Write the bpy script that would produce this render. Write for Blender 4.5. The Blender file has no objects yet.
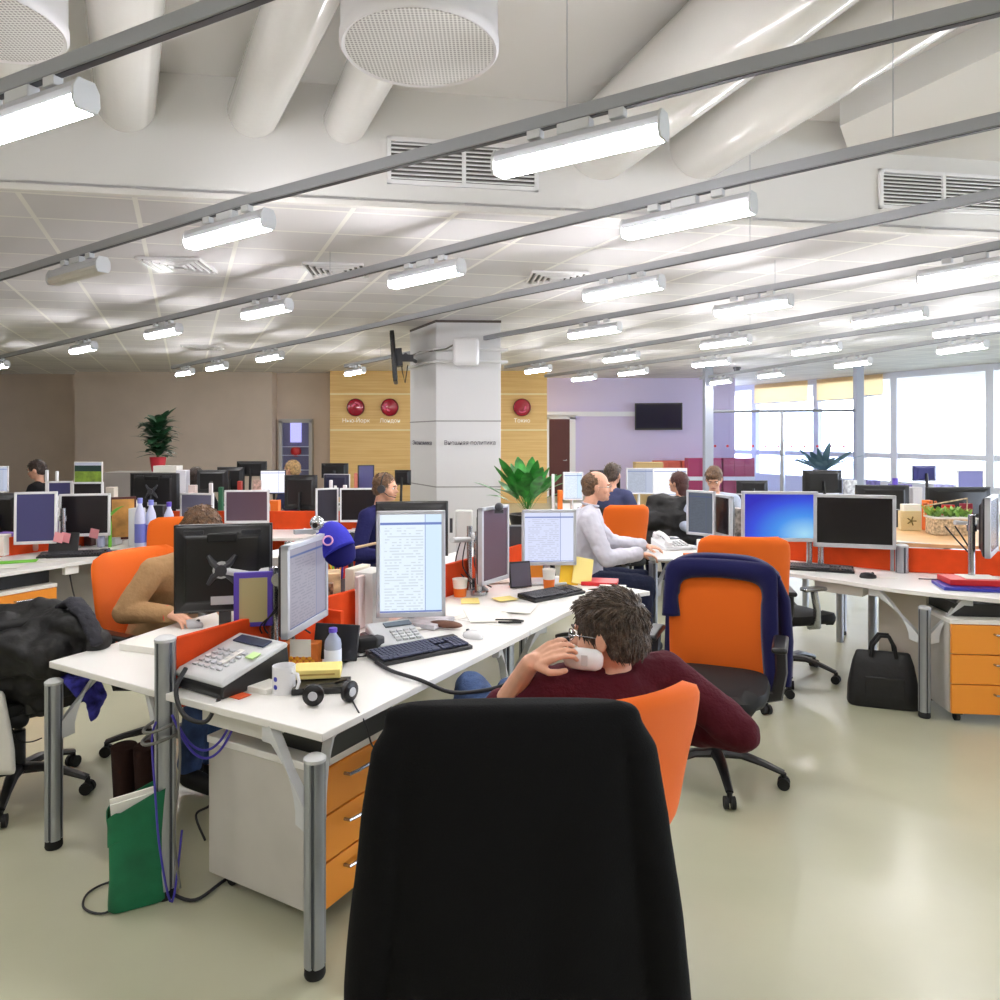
TUBE_E = 50.0; WORLD_E = 9.0; EXPO = 0.42
import bpy, math, random
from mathutils import Vector, Matrix, Euler, noise
random.seed(7)
SC = bpy.context.scene
COL = SC.collection
R = math.radians
F, YH, H = 742.0, 437.0, 1.65        # focal length in px, horizon row, eye height

def P(px, py, z):                    # point where the sight line of a pixel meets the plane z
    d = F * (H - z) / (py - YH)
    return Vector(((px - 500) * d / F, d, z))
def Q(px, py, d):                    # point of a sight line at depth d
    return Vector(((px - 500) * d / F, d, H - (py - YH) * d / F))
U = Vector((.49, .872)).normalized(); V = Vector((U.y, -U.x))
C1 = Vector((-.545, 2.273))
def A(u, v): return C1 + U * u + V * v
AU = math.atan2(U.y, U.x)            # direction along the front desk row
AV = math.atan2(V.y, V.x)
AN = AU - math.pi/2                  # = AV

# ------------------------------------------------------------------ materials
def lin(c):
    o = []
    for x in c[:3]:
        x = x / 255.0
        o.append(x / 12.92 if x <= .04045 else ((x + .055) / 1.055) ** 2.4)
    return (o[0], o[1], o[2], 1)
MATS = {}
def mat(name, c, rough=.5, metal=0, bump=0, bscale=60, var=0, vscale=4, emit=0, coat=0, sheen=0, trans=0):
    if name in MATS: return MATS[name]
    m = bpy.data.materials.new(name); m.use_nodes = True
    nt = m.node_tree; b = nt.nodes['Principled BSDF']
    b.inputs['Base Color'].default_value = lin(c)
    b.inputs['Roughness'].default_value = rough
    b.inputs['Metallic'].default_value = metal
    if rough >= .8: b.inputs['Specular IOR Level'].default_value = .2
    if coat: b.inputs['Coat Weight'].default_value = coat
    if sheen: b.inputs['Sheen Weight'].default_value = sheen
    if trans: b.inputs['Transmission Weight'].default_value = trans
    if emit:
        b.inputs['Emission Color'].default_value = lin(c); b.inputs['Emission Strength'].default_value = emit
    if bump or var:
        tc = nt.nodes.new('ShaderNodeTexCoord')
    if bump:
        n = nt.nodes.new('ShaderNodeTexNoise'); n.inputs['Scale'].default_value = bscale; n.inputs['Detail'].default_value = 4
        nt.links.new(tc.outputs['Object'], n.inputs['Vector'])
        bp = nt.nodes.new('ShaderNodeBump'); bp.inputs['Strength'].default_value = bump; bp.inputs['Distance'].default_value = .01
        nt.links.new(n.outputs['Fac'], bp.inputs['Height']); nt.links.new(bp.outputs['Normal'], b.inputs['Normal'])
    if var:
        n2 = nt.nodes.new('ShaderNodeTexNoise'); n2.inputs['Scale'].default_value = vscale; n2.inputs['Detail'].default_value = 5
        nt.links.new(tc.outputs['Object'], n2.inputs['Vector'])
        cr = nt.nodes.new('ShaderNodeValToRGB')
        a = [max(0, x * (1 - var)) for x in c]; d = [min(255, x * (1 + var)) for x in c]
        cr.color_ramp.elements[0].color = lin(a); cr.color_ramp.elements[1].color = lin(d)
        cr.color_ramp.elements[0].position = .3; cr.color_ramp.elements[1].position = .7
        nt.links.new(n2.outputs['Fac'], cr.inputs['Fac']); nt.links.new(cr.outputs['Color'], b.inputs['Base Color'])
    MATS[name] = m
    return m

WHITE = mat('white_laminate', (238, 236, 232), .35)
EDGE = mat('white_edge', (224, 222, 218), .4)
GREYP = mat('grey_panel', (200, 196, 190), .5, var=.03)
ALU = mat('brushed_aluminium', (172, 176, 184), .32, .75)
ALUD = mat('aluminium_groove', (84, 88, 96), .4, .6)
SILV = mat('silver_plastic', (196, 198, 204), .38, .25)
BLACK = mat('black_plastic', (22, 22, 24), .35)
BLKM = mat('black_matte', (14, 14, 15), .7)
DGREY = mat('dark_grey_plastic', (62, 63, 68), .45)
MGREY = mat('mid_grey_plastic', (120, 122, 126), .45)
LGREY = mat('light_grey_plastic', (204, 206, 208), .45)
ORANGE = mat('orange_upholstery', (236, 108, 28), .85, bump=.25, bscale=500, sheen=.2)
ORSCR = mat('orange_screen_fabric', (222, 76, 28), .8, bump=.15, bscale=300, var=.05, vscale=8)
ORDRW = mat('orange_drawer_front', (240, 150, 46), .4)
SUIT = mat('black_suit_wool', (7, 7, 8), .9, bump=.2, bscale=300)
NAVY = mat('navy_fleece', (22, 22, 72), .9, bump=.3, bscale=200, sheen=.2)
BCOAT = mat('black_coat_cloth', (11, 10, 11), .6, bump=.6, bscale=25)
LEATH = mat('dark_leather', (30, 20, 16), .5, bump=.3, bscale=40)
SKIN = mat('skin', (222, 168, 140), .5, var=.05, vscale=12)
MAROON = mat('maroon_knit', (78, 22, 34), .85, bump=.35, bscale=90)
JEANS = mat('blue_jeans', (58, 76, 112), .8, bump=.3, bscale=120, var=.2, vscale=14)
DJEANS = mat('dark_navy_trousers', (36, 42, 66), .8, bump=.3, bscale=80)
SHIRT = mat('pale_grey_shirt', (208, 208, 220), .75, bump=.3, bscale=30)
TAN = mat('tan_sweater', (176, 140, 100), .9, bump=.4, bscale=60)
NAVYS = mat('navy_sweater', (32, 32, 80), .85, bump=.3, bscale=60)
BLUES = mat('slate_blue_shirt', (72, 78, 112), .85, bump=.3, bscale=60)
BLKS = mat('black_shirt', (28, 27, 30), .85, bump=.3, bscale=60)
HAIRD = mat('dark_brown_hair', (50, 38, 32), .5, bump=.6, bscale=120, var=.4, vscale=40)
HAIRG = mat('greying_brown_hair', (72, 60, 50), .5, bump=.7, bscale=150, var=.45, vscale=60)
HAIRB = mat('brown_hair', (98, 72, 50), .5, bump=.6, bscale=120, var=.3, vscale=40)
HAIRF = mat('fair_hair', (170, 138, 92), .5, bump=.6, bscale=120, var=.3, vscale=40)
PAPER = mat('paper', (240, 238, 230), .7)
PAPERY = mat('yellow_paper', (246, 226, 140), .7)
REDP = mat('red_plastic', (204, 30, 36), .35)
PINK = mat('pink_paper', (248, 170, 178), .7)
BLUEP = mat('blue_plastic', (46, 52, 160), .35)
PURP = mat('violet_plastic', (96, 72, 190), .4)
YELL = mat('yellow_card', (244, 196, 40), .6)
LGRN = mat('light_green_paper', (120, 206, 60), .6)
GREENB = mat('green_bag_cloth', (22, 110, 72), .75, bump=.3, bscale=30, var=.1, vscale=8)
LEAF = mat('leaf_green', (52, 132, 52), .4, var=.3, vscale=10, coat=.2)
LEAFD = mat('dark_leaf_green', (36, 74, 46), .45, var=.3, vscale=10)
LEAFL = mat('pale_leaf_green', (122, 160, 74), .5, var=.3, vscale=20)
BEECH = mat('beech_laminate', (224, 182, 130), .35, var=.04, vscale=9)
WICK = mat('wicker', (196, 176, 146), .7, bump=1, bscale=90, var=.25, vscale=50)
POTR = mat('red_pot', (206, 44, 60), .4)
TERRA = mat('ochre_pot', (206, 160, 60), .5)
CABLE = mat('dark_cable', (30, 30, 34), .5)
CABLEV = mat('violet_cable', (66, 56, 170), .45)
CABLEG = mat('grey_cable', (110, 110, 106), .5)
METAL = mat('steel', (180, 182, 186), .25, .9)
DUCT = mat('white_duct_wrap', (226, 225, 222), .22, bump=.12, bscale=14, coat=.5)
CAPB = mat('blue_cap_cloth', (62, 62, 190), .8, bump=.2, bscale=90)
STRAP = mat('red_wristband', (214, 60, 40), .6)
SCARF = mat('blue_patterned_scarf', (46, 44, 110), .85, bump=.3, bscale=60, var=.75, vscale=22)
LIDM = mat('glossy_white_plastic', (236, 236, 238), .25)
CUPM = mat('white_cup_card', (244, 240, 232), .5)
ORP = mat('orange_card', (236, 120, 36), .55)

def node_mat(name):
    m = bpy.data.materials.new(name); m.use_nodes = True; MATS[name] = m
    return m, m.node_tree, m.node_tree.nodes['Principled BSDF']
def N(nt, t, **kw):
    n = nt.nodes.new(t)
    for k, v in kw.items(): setattr(n, k, v)
    return n
def math_n(nt, op, a, b=None, c=None):
    n = nt.nodes.new('ShaderNodeMath'); n.operation = op
    for i, x in enumerate((a, b, c)):
        if x is None: continue
        if isinstance(x, (int, float)): n.inputs[i].default_value = x
        else: nt.links.new(x, n.inputs[i])
    return n.outputs[0]

# glass: thin pane, mostly clear with a fresnel gloss
def glass(name, tint, refl=.08):
    m = bpy.data.materials.new(name); m.use_nodes = True; nt = m.node_tree
    nt.nodes.clear()
    o = N(nt, 'ShaderNodeOutputMaterial'); mx = N(nt, 'ShaderNodeMixShader')
    t = N(nt, 'ShaderNodeBsdfTransparent'); g = N(nt, 'ShaderNodeBsdfGlossy')
    t.inputs[0].default_value = lin(tint); g.inputs['Roughness'].default_value = .03
    mx.inputs[0].default_value = refl
    nt.links.new(t.outputs[0], mx.inputs[1]); nt.links.new(g.outputs[0], mx.inputs[2]); nt.links.new(mx.outputs[0], o.inputs[0])
    MATS[name] = m
    return m
GLASS = glass('window_glass', (250, 252, 255), .05)
GLASSP = glass('partition_glass', (244, 247, 255), .05)
BOTG = glass('clear_bottle_plastic', (205, 218, 240), .2)

# floor: poured pale green-beige resin
m, nt, b = node_mat('resin_floor'); FLOORM = m
tc = N(nt, 'ShaderNodeTexCoord'); n = N(nt, 'ShaderNodeTexNoise'); n.inputs['Scale'].default_value = .9; n.inputs['Detail'].default_value = 8
nt.links.new(tc.outputs['Object'], n.inputs['Vector'])
cr = N(nt, 'ShaderNodeValToRGB'); cr.color_ramp.elements[0].color = lin((180, 180, 154)); cr.color_ramp.elements[1].color = lin((194, 193, 167))
cr.color_ramp.elements[0].position = .35; cr.color_ramp.elements[1].position = .65
nt.links.new(n.outputs['Fac'], cr.inputs['Fac']); nt.links.new(cr.outputs['Color'], b.inputs['Base Color'])
b.inputs['Roughness'].default_value = .3; b.inputs['Coat Weight'].default_value = .25; b.inputs['Coat Roughness'].default_value = .18
n2 = N(nt, 'ShaderNodeTexNoise'); n2.inputs['Scale'].default_value = 3; nt.links.new(tc.outputs['Object'], n2.inputs['Vector'])
bp = N(nt, 'ShaderNodeBump'); bp.inputs['Strength'].default_value = .06; bp.inputs['Distance'].default_value = .05
nt.links.new(n2.outputs['Fac'], bp.inputs['Height']); nt.links.new(bp.outputs['Normal'], b.inputs['Normal'])

# suspended ceiling: satin tiles in a grid that runs with the building's axes
m, nt, b = node_mat('ceiling_tiles'); TILEM = m
tc = N(nt, 'ShaderNodeTexCoord'); sx = N(nt, 'ShaderNodeSeparateXYZ'); nt.links.new(tc.outputs['Object'], sx.inputs[0])
def band(cx, cy, period, w, off=0):
    d = math_n(nt, 'ADD', math_n(nt, 'ADD', math_n(nt, 'MULTIPLY', sx.outputs[0], cx), math_n(nt, 'MULTIPLY', sx.outputs[1], cy)), off + 600)
    q = math_n(nt, 'DIVIDE', d, period)
    fr = math_n(nt, 'FRACT', q)
    return math_n(nt, 'LESS_THAN', fr, w / period), math_n(nt, 'FLOOR', q)
l1, i1 = band(.92, .39, .72, .035, .1)
l2, i2 = band(-.2, .98, .62, .03, .2)
ln = math_n(nt, 'MAXIMUM', l1, l2)
cv = N(nt, 'ShaderNodeCombineXYZ'); nt.links.new(i1, cv.inputs[0]); nt.links.new(i2, cv.inputs[1])
wn = N(nt, 'ShaderNodeTexWhiteNoise'); nt.links.new(cv.outputs[0], wn.inputs['Vector'])
mr = N(nt, 'ShaderNodeMix', data_type='RGBA'); mr.inputs['A'].default_value = lin((204, 202, 204)); mr.inputs['B'].default_value = lin((219, 217, 219))
nt.links.new(wn.outputs['Value'], mr.inputs['Factor'])
mx = N(nt, 'ShaderNodeMix', data_type='RGBA'); nt.links.new(ln, mx.inputs['Factor'])
nt.links.new(mr.outputs['Result'], mx.inputs['A']); mx.inputs['B'].default_value = lin((236, 235, 230))
nt.links.new(mx.outputs['Result'], b.inputs['Base Color']); b.inputs['Roughness'].default_value = .58; b.inputs['Specular IOR Level'].default_value = .35
# each tile hangs with its own tiny tilt
nn = N(nt, 'ShaderNodeNewGeometry'); vm = N(nt, 'ShaderNodeVectorMath', operation='MULTIPLY_ADD')
nt.links.new(wn.outputs['Color'], vm.inputs[0]); vm.inputs[1].default_value = (.014, .014, 0); nt.links.new(nn.outputs['Normal'], vm.inputs[2])
vn = N(nt, 'ShaderNodeVectorMath', operation='NORMALIZE'); nt.links.new(vm.outputs[0], vn.inputs[0]); nt.links.new(vn.outputs[0], b.inputs['Normal'])

# wood wall panels: fine horizontal grain
m, nt, b = node_mat('oak_panel'); OAKM = m
tc = N(nt, 'ShaderNodeTexCoord'); mp = N(nt, 'ShaderNodeMapping'); mp.inputs['Scale'].default_value = (.6, .6, 22)
nt.links.new(tc.outputs['Object'], mp.inputs[0]); n = N(nt, 'ShaderNodeTexNoise'); n.inputs['Scale'].default_value = 1.5; n.inputs['Detail'].default_value = 6
nt.links.new(mp.outputs[0], n.inputs['Vector']); cr = N(nt, 'ShaderNodeValToRGB')
cr.color_ramp.elements[0].color = lin((222, 180, 112)); cr.color_ramp.elements[1].color = lin((234, 198, 132)); cr.color_ramp.elements[0].position = .35; cr.color_ramp.elements[1].position = .65
nt.links.new(n.outputs['Fac'], cr.inputs['Fac']); nt.links.new(cr.outputs['Color'], b.inputs['Base Color']); b.inputs['Roughness'].default_value = .5

PLASTER = mat('cream_plaster', (222, 221, 219), .6, bump=.03, bscale=4)
TAUPE = mat('taupe_wall_paint', (212, 196, 182), .8, var=.02, vscale=1.5)
LILAC = mat('pale_lilac_wall_paint', (214, 206, 240), .7)
COLW = mat('white_column_cladding', (226, 226, 228), .4)
FRAMEM = mat('white_window_frame', (234, 238, 250), .4)
BLIND = mat('cream_roller_blind', (252, 232, 190), .8)
b_ = BLIND.node_tree; tr_ = b_.nodes.new('ShaderNodeBsdfTranslucent'); tr_.inputs[0].default_value = lin((255, 240, 212)); mm_ = b_.nodes.new('ShaderNodeMixShader'); mm_.inputs[0].default_value = .85
b_.links.new(b_.nodes['Principled BSDF'].outputs[0], mm_.inputs[1]); b_.links.new(tr_.outputs[0], mm_.inputs[2]); b_.links.new(mm_.outputs[0], b_.nodes['Material Output'].inputs[0])
DOORM = mat('dark_red_wood', (84, 38, 38), .5)
CABR = mat('red_orange_cabinet_front', (232, 120, 100), .4)
OUTW = mat('pale_gravel', (220, 222, 226), .9)

# ---- screens
def screen(name, kind, c1, c2=(255, 255, 255), s=1.0):
    m, nt, b = node_mat(name)
    b.inputs['Base Color'].default_value = lin((8, 8, 10)); b.inputs['Roughness'].default_value = .3
    tc = N(nt, 'ShaderNodeTexCoord'); sp = N(nt, 'ShaderNodeSeparateXYZ'); nt.links.new(tc.outputs['Generated'], sp.inputs[0])
    x, z = sp.outputs[0], sp.outputs[2]
    if kind == 'desktop':
        g = math_n(nt, 'SUBTRACT', math_n(nt, 'ADD', math_n(nt, 'MULTIPLY', x, .8), .35), math_n(nt, 'MULTIPLY', z, .8))
        dx = math_n(nt, 'SUBTRACT', x, .85); dz = math_n(nt, 'SUBTRACT', z, .1)
        d = math_n(nt, 'SQRT', math_n(nt, 'ADD', math_n(nt, 'MULTIPLY', dx, dx), math_n(nt, 'MULTIPLY', dz, dz)))
        cr = N(nt, 'ShaderNodeValToRGB'); e = cr.color_ramp.elements
        e[0].position = 0; e[0].color = lin((170, 225, 250)); e[1].position = 1; e[1].color = lin((40, 40, 190))
        k = e.new(.4); k.color = lin((70, 150, 240)); k = e.new(.75); k.color = lin((50, 80, 225))
        nt.links.new(d, cr.inputs['Fac']); out = cr.outputs['Color']
    else:
        cut = math_n(nt, 'FLOOR', math_n(nt, 'MULTIPLY', z, 34 if kind == 'doc' else 26))
        fr = math_n(nt, 'FRACT', math_n(nt, 'MULTIPLY', z, 34 if kind == 'doc' else 26))
        cv = N(nt, 'ShaderNodeCombineXYZ'); nt.links.new(cut, cv.inputs[1]); nt.links.new(math_n(nt, 'FLOOR', math_n(nt, 'MULTIPLY', x, 26)), cv.inputs[0])
        w = N(nt, 'ShaderNodeTexWhiteNoise'); nt.links.new(cv.outputs[0], w.inputs['Vector'])
        ink = math_n(nt, 'MULTIPLY', math_n(nt, 'LESS_THAN', fr, .42), math_n(nt, 'GREATER_THAN', w.outputs['Value'], .35))
        a = math_n(nt, 'MULTIPLY', math_n(nt, 'GREATER_THAN', x, .07), math_n(nt, 'LESS_THAN', x, .7))
        ink = math_n(nt, 'MULTIPLY', ink, a)
        ink = math_n(nt, 'MULTIPLY', ink, math_n(nt, 'LESS_THAN', z, .86))
        ink = math_n(nt, 'MULTIPLY', ink, .28)
        m1 = N(nt, 'ShaderNodeMix', data_type='RGBA'); m1.inputs['A'].default_value = lin(c1); m1.inputs['B'].default_value = lin([q * .55 for q in c1])
        nt.links.new(ink, m1.inputs['Factor'])
        side = math_n(nt, 'GREATER_THAN', x, .73)
        m2 = N(nt, 'ShaderNodeMix', data_type='RGBA'); nt.links.new(math_n(nt, 'MULTIPLY', side, .9), m2.inputs['Factor'])
        nt.links.new(m1.outputs['Result'], m2.inputs['A']); m2.inputs['B'].default_value = lin(c2)
        bar = math_n(nt, 'MAXIMUM', math_n(nt, 'MULTIPLY', math_n(nt, 'GREATER_THAN', z, .89), math_n(nt, 'LESS_THAN', z, .915)), math_n(nt, 'LESS_THAN', z, .02))
        bar = math_n(nt, 'MAXIMUM', bar, math_n(nt, 'MULTIPLY', math_n(nt, 'GREATER_THAN', x, .725), math_n(nt, 'LESS_THAN', x, .735)))
        m3 = N(nt, 'ShaderNodeMix', data_type='RGBA'); nt.links.new(bar, m3.inputs['Factor'])
        nt.links.new(m2.outputs['Result'], m3.inputs['A']); m3.inputs['B'].default_value = lin((110, 130, 190))
        out = m3.outputs['Result']
    nt.links.new(out, b.inputs['Emission Color']); b.inputs['Emission Strength'].default_value = s * .78
    return m
S_DOC = screen('document_on_screen', 'doc', (226, 238, 250), (206, 228, 246), 1.05)
S_MAIL = screen('mail_on_screen', 'mail', (216, 222, 248), (222, 228, 250), 1.0)
S_WEB = screen('web_page_on_screen', 'mail', (196, 190, 206), (186, 182, 206), .55)
S_WHITE = screen('bright_page_on_screen', 'mail', (248, 248, 255), (240, 240, 255), 1.1)
S_PALE = screen('pale_page_on_screen', 'mail', (200, 208, 226), (206, 214, 236), .8)
S_DESK = screen('blue_desktop_on_screen', 'desktop', (0, 0, 0), s=.9)
S_GREY = screen('dim_list_on_screen', 'mail', (136, 148, 166), (130, 142, 160), .35)
S_OFF = mat('dark_screen', (34, 30, 34), .25)
S_BLUE = mat('screen_painted_blue_reflection', (74, 74, 120), .22)  # these three unlit screens have reflections put into their base colour
S_LILAC = mat('screen_painted_lilac_reflection', (112, 112, 134), .25)
S_MAUVE = mat('screen_painted_mauve_reflection', (96, 76, 88), .25)

# ------------------------------------------------------------------ mesh builder
class MB:
    def __init__(s): s.v = []; s.f = []; s.m = []
    def add(s, vs, fs, m=0, T=None):
        o = len(s.v)
        for p in vs:
            p = Vector(p)
            s.v.append(T @ p if T is not None else p)
        for f in fs: s.f.append([i + o for i in f]); s.m.append(m)
        return s
    def box(s, c, d, rz=0, m=0, T=None, rot=None):
        x, y, z = d[0] / 2, d[1] / 2, d[2] / 2
        vs = [Vector((a, b, e)) for e in (-z, z) for a, b in ((-x, -y), (x, -y), (x, y), (-x, y))]
        M = Matrix.Translation(Vector(c)) @ (rot.to_4x4() if rot is not None else Matrix.Rotation(rz, 4, 'Z'))
        if T is not None: M = T @ M
        return s.add(vs, [(3, 2, 1, 0), (4, 5, 6, 7), (0, 1, 5, 4), (1, 2, 6, 5), (2, 3, 7, 6), (3, 0, 4, 7)], m, M)
    def rings(s, rs, m=0, cap=True, closed=False, T=None):
        n = len(rs[0]); vs = [p for r in rs for p in r]; fs = []
        k = len(rs)
        for i in range(k - 1 + (1 if closed else 0)):
            a, b = i * n, ((i + 1) % k) * n
            for j in range(n): fs.append((a + j, a + (j + 1) % n, b + (j + 1) % n, b + j))
        if cap and not closed:
            fs.append(tuple(reversed(range(n)))); fs.append(tuple(range((k - 1) * n, k * n)))
        return s.add(vs, fs, m, T)
    def cyl(s, p1, p2, r1, r2=None, n=16, m=0, T=None):
        return s.tube([p1, p2], [r1, r1 if r2 is None else r2], n, m, T)
    def tube(s, pts, r, n=8, m=0, T=None, closed=False, flat=None):
        pts = [Vector(p) for p in pts]; k = len(pts)
        rr = r if isinstance(r, (list, tuple)) else [r] * k
        t0 = (pts[1] - pts[0]).normalized()
        ref = Vector((0, 0, 1)) if abs(t0.z) < .9 else Vector((1, 0, 0))
        nx = t0.cross(ref).normalized(); out = []
        for i in range(k):
            if closed: t = (pts[(i + 1) % k] - pts[i - 1]).normalized()
            else: t = (pts[min(i + 1, k - 1)] - pts[max(i - 1, 0)]).normalized()
            nx = (nx - t * nx.dot(t)).normalized(); ny = t.cross(nx)
            fl = flat if flat else 1
            out.append([pts[i] + (nx * math.cos(a) * rr[i] + ny * math.sin(a) * rr[i] * fl) for a in [2 * math.pi * j / n for j in range(n)]])
        return s.rings(out, m, True, closed, T)
    def sph(s, c, r, n=14, m=0, T=None, rot=None):
        if isinstance(r, (int, float)): r = (r, r, r)
        h = max(6, n // 2 + 2); vs = [Vector((0, 0, -r[2]))]; fs = []
        for i in range(1, h):
            a = math.pi * i / h - math.pi / 2
            for j in range(n):
                b = 2 * math.pi * j / n
                vs.append(Vector((math.cos(a) * math.cos(b) * r[0], math.cos(a) * math.sin(b) * r[1], math.sin(a) * r[2])))
        vs.append(Vector((0, 0, r[2]))); L = len(vs) - 1
        for j in range(n): fs.append((0, 1 + (j + 1) % n, 1 + j)); fs.append((L, L - n + j, L - n + (j + 1) % n))
        for i in range(h - 2):
            for j in range(n):
                a = 1 + i * n; b = a + n
                fs.append((a + j, a + (j + 1) % n, b + (j + 1) % n, b + j))
        M = Matrix.Translation(Vector(c)) @ (rot.to_4x4() if rot is not None else Matrix.Identity(4))
        if T is not None: M = T @ M
        return s.add(vs, fs, m, M)
    def prism(s, poly, z0, z1, m=0, T=None):
        a = sum(poly[i][0] * poly[(i + 1) % len(poly)][1] - poly[(i + 1) % len(poly)][0] * poly[i][1] for i in range(len(poly)))
        if a < 0: poly = list(reversed(poly))
        return s.rings([[Vector((p[0], p[1], z0)) for p in poly], [Vector((p[0], p[1], z1)) for p in poly]], m, T=T)
    def lathe(s, prof, c=(0, 0, 0), n=20, m=0, T=None):
        c = Vector(c)
        return s.rings([[c + Vector((max(r, 1e-4) * math.cos(2 * math.pi * j / n), max(r, 1e-4) * math.sin(2 * math.pi * j / n), z)) for j in range(n)] for r, z in prof], m, T=T)
    def grid(s, fn, nu, nv, m=0, T=None):            # open surface
        vs = [fn(i / nu, j / nv) for i in range(nu + 1) for j in range(nv + 1)]
        fs = [(i * (nv + 1) + j, (i + 1) * (nv + 1) + j, (i + 1) * (nv + 1) + j + 1, i * (nv + 1) + j + 1) for i in range(nu) for j in range(nv)]
        return s.add(vs, fs, m, T)
    def build(s, name, mats, parent=None, bev=0, smooth=35, loc=None, rz=0, seg=2, thick=0):
        me = bpy.data.meshes.new(name); me.from_pydata([tuple(p) for p in s.v], [], s.f)
        if not isinstance(mats, (list, tuple)): mats = [mats]
        for k in mats: me.materials.append(k)
        me.polygons.foreach_set('material_index', s.m)
        me.update()
        if smooth:
            me.polygons.foreach_set('use_smooth', [True] * len(me.polygons)); me.set_sharp_from_angle(angle=R(smooth))
        o = bpy.data.objects.new(name, me); COL.objects.link(o)
        if parent is not None: o.parent = parent
        if loc is not None: o.location = loc
        if rz: o.rotation_euler.z = rz
        if thick:
            q = o.modifiers.new('thickness', 'SOLIDIFY'); q.thickness = thick; q.offset = 0
        if bev:
            q = o.modifiers.new('bevel', 'BEVEL'); q.width = bev; q.segments = seg; q.limit_method = 'ANGLE'; q.angle_limit = R(40)
        return o

def bake(mb, name, mats, parent=None, voxel=.01, it=4, disp=0, dscale=.1):
    """union of overlapping closed shapes into one continuous skin"""
    o = mb.build(name + '_src', mats, smooth=0)
    q = o.modifiers.new('r', 'REMESH'); q.mode = 'VOXEL'; q.voxel_size = voxel; q.use_smooth_shade = True
    if it:
        q = o.modifiers.new('s', 'SMOOTH'); q.iterations = it; q.factor = .5
    dg = bpy.context.evaluated_depsgraph_get()
    me = bpy.data.meshes.new_from_object(o.evaluated_get(dg), depsgraph=dg)
    src = o.data; bpy.data.objects.remove(o); bpy.data.meshes.remove(src)
    me.name = name
    if disp:
        co = [v.co.copy() for v in me.vertices]; no = [v.normal.copy() for v in me.vertices]
        for v, c, n_ in zip(me.vertices, co, no):
            v.co = c + n_ * disp * (noise.noise(c / dscale) + .5 * noise.noise(c / dscale * 2.3))
    me.materials.clear()
    for k in (mats if isinstance(mats, (list, tuple)) else [mats]): me.materials.append(k)
    me.polygons.foreach_set('use_smooth', [True] * len(me.polygons)); me.polygons.foreach_set('material_index', [0] * len(me.polygons))
    me.update()
    r = bpy.data.objects.new(name, me); COL.objects.link(r)
    if parent is not None: r.parent = parent
    return r

def tag(o, label, cat, group=None, kind=None):
    if label: o['label'] = label
    if cat: o['category'] = cat
    if group: o['group'] = group
    if kind: o['kind'] = kind
    return o
def thing(name, label, cat, loc=(0, 0, 0), rz=0, group=None):
    o = bpy.data.objects.new(name, None); COL.objects.link(o); o.empty_display_size = .1
    o.location = loc; o.rotation_euler = (0, 0, rz)
    return tag(o, label, cat, group)
def struct(name, mb, m, **kw):
    o = mb.build(name, m, **kw); o['kind'] = 'structure'
    return o
def copy_tree(o, parent=None, loc=None, rz=None, label=None, group=None):
    c = o.copy(); COL.objects.link(c); c.parent = parent
    if loc is not None: c.location = loc
    if rz is not None: c.rotation_euler = (0, 0, rz)
    if label: c['label'] = label
    if group: c['group'] = group
    for ch in list(o.children): copy_tree(ch, c)
    return c
def text_mesh(name, s, size, m, parent=None, depth=.002):
    cu = bpy.data.curves.new(name, 'FONT'); cu.body = s; cu.size = size; cu.extrude = depth; cu.align_x = 'CENTER'; cu.align_y = 'CENTER'
    o = bpy.data.objects.new(name, cu); COL.objects.link(o)
    dg = bpy.context.evaluated_depsgraph_get(); me = bpy.data.meshes.new_from_object(o.evaluated_get(dg), depsgraph=dg)
    bpy.data.objects.remove(o); bpy.data.curves.remove(cu)
    me.materials.clear(); me.materials.append(m)
    r = bpy.data.objects.new(name, me); COL.objects.link(r); r.parent = parent
    r.rotation_euler = (R(90), 0, 0)
    return r
# ================================================================== ROOM
ZC, ZU, ZR = 3.3, 4.12, 3.05
mb = MB(); mb.box((-1, 11, -.05), (44, 42, .1)); struct('floor', mb, FLOORM)
def bulk(px=None, X=None):           # line of the plaster bulkhead under which the tiled ceiling begins
    if X is None:
        k = (px - 500) / F; y = (4.86 + .163 * 3.27) / (1 - .163 * k); return Vector((k * y, y))
    return Vector((X, 4.86 + .163 * (X + 3.27)))
b0, b1 = bulk(X=-20), bulk(X=20)
mb = MB(); mb.prism([b0, b1, (20, 30), (-20, 30)], ZC, ZC + .04)
struct('ceiling', mb, TILEM)
mb = MB(); mb.prism([(-20, -8), (20, -8), (20, b1.y + .1), (-20, b0.y + .1)], ZU, ZU + .1)
struct('ceiling_upper', mb, PLASTER)
mb = MB(); dv = Vector((0, .12)); mb.prism([b0, b1, b1 + dv, b0 + dv], ZC - .002, ZU)
struct('wall_bulkhead', mb, PLASTER)
mb = MB()   # shallow dropped beam in the raised ceiling at the right
p = [P(840, 126, 3.9).xy, P(1010, 46, 3.9).xy, Vector((9, 3.6)), Vector((9, bulk(X=9).y + .02)), bulk(px=850) + Vector((0, .02))]
mb.prism(p, 3.9, ZU); struct('trim_1', mb, PLASTER)
mb = MB(); mb.prism([b0 - Vector((0, .0)), b1, b1 - Vector((0, .03)), b0 - Vector((0, .03))], ZC - .03, ZC + .01); struct('trim_2', mb, EDGE)

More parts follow.
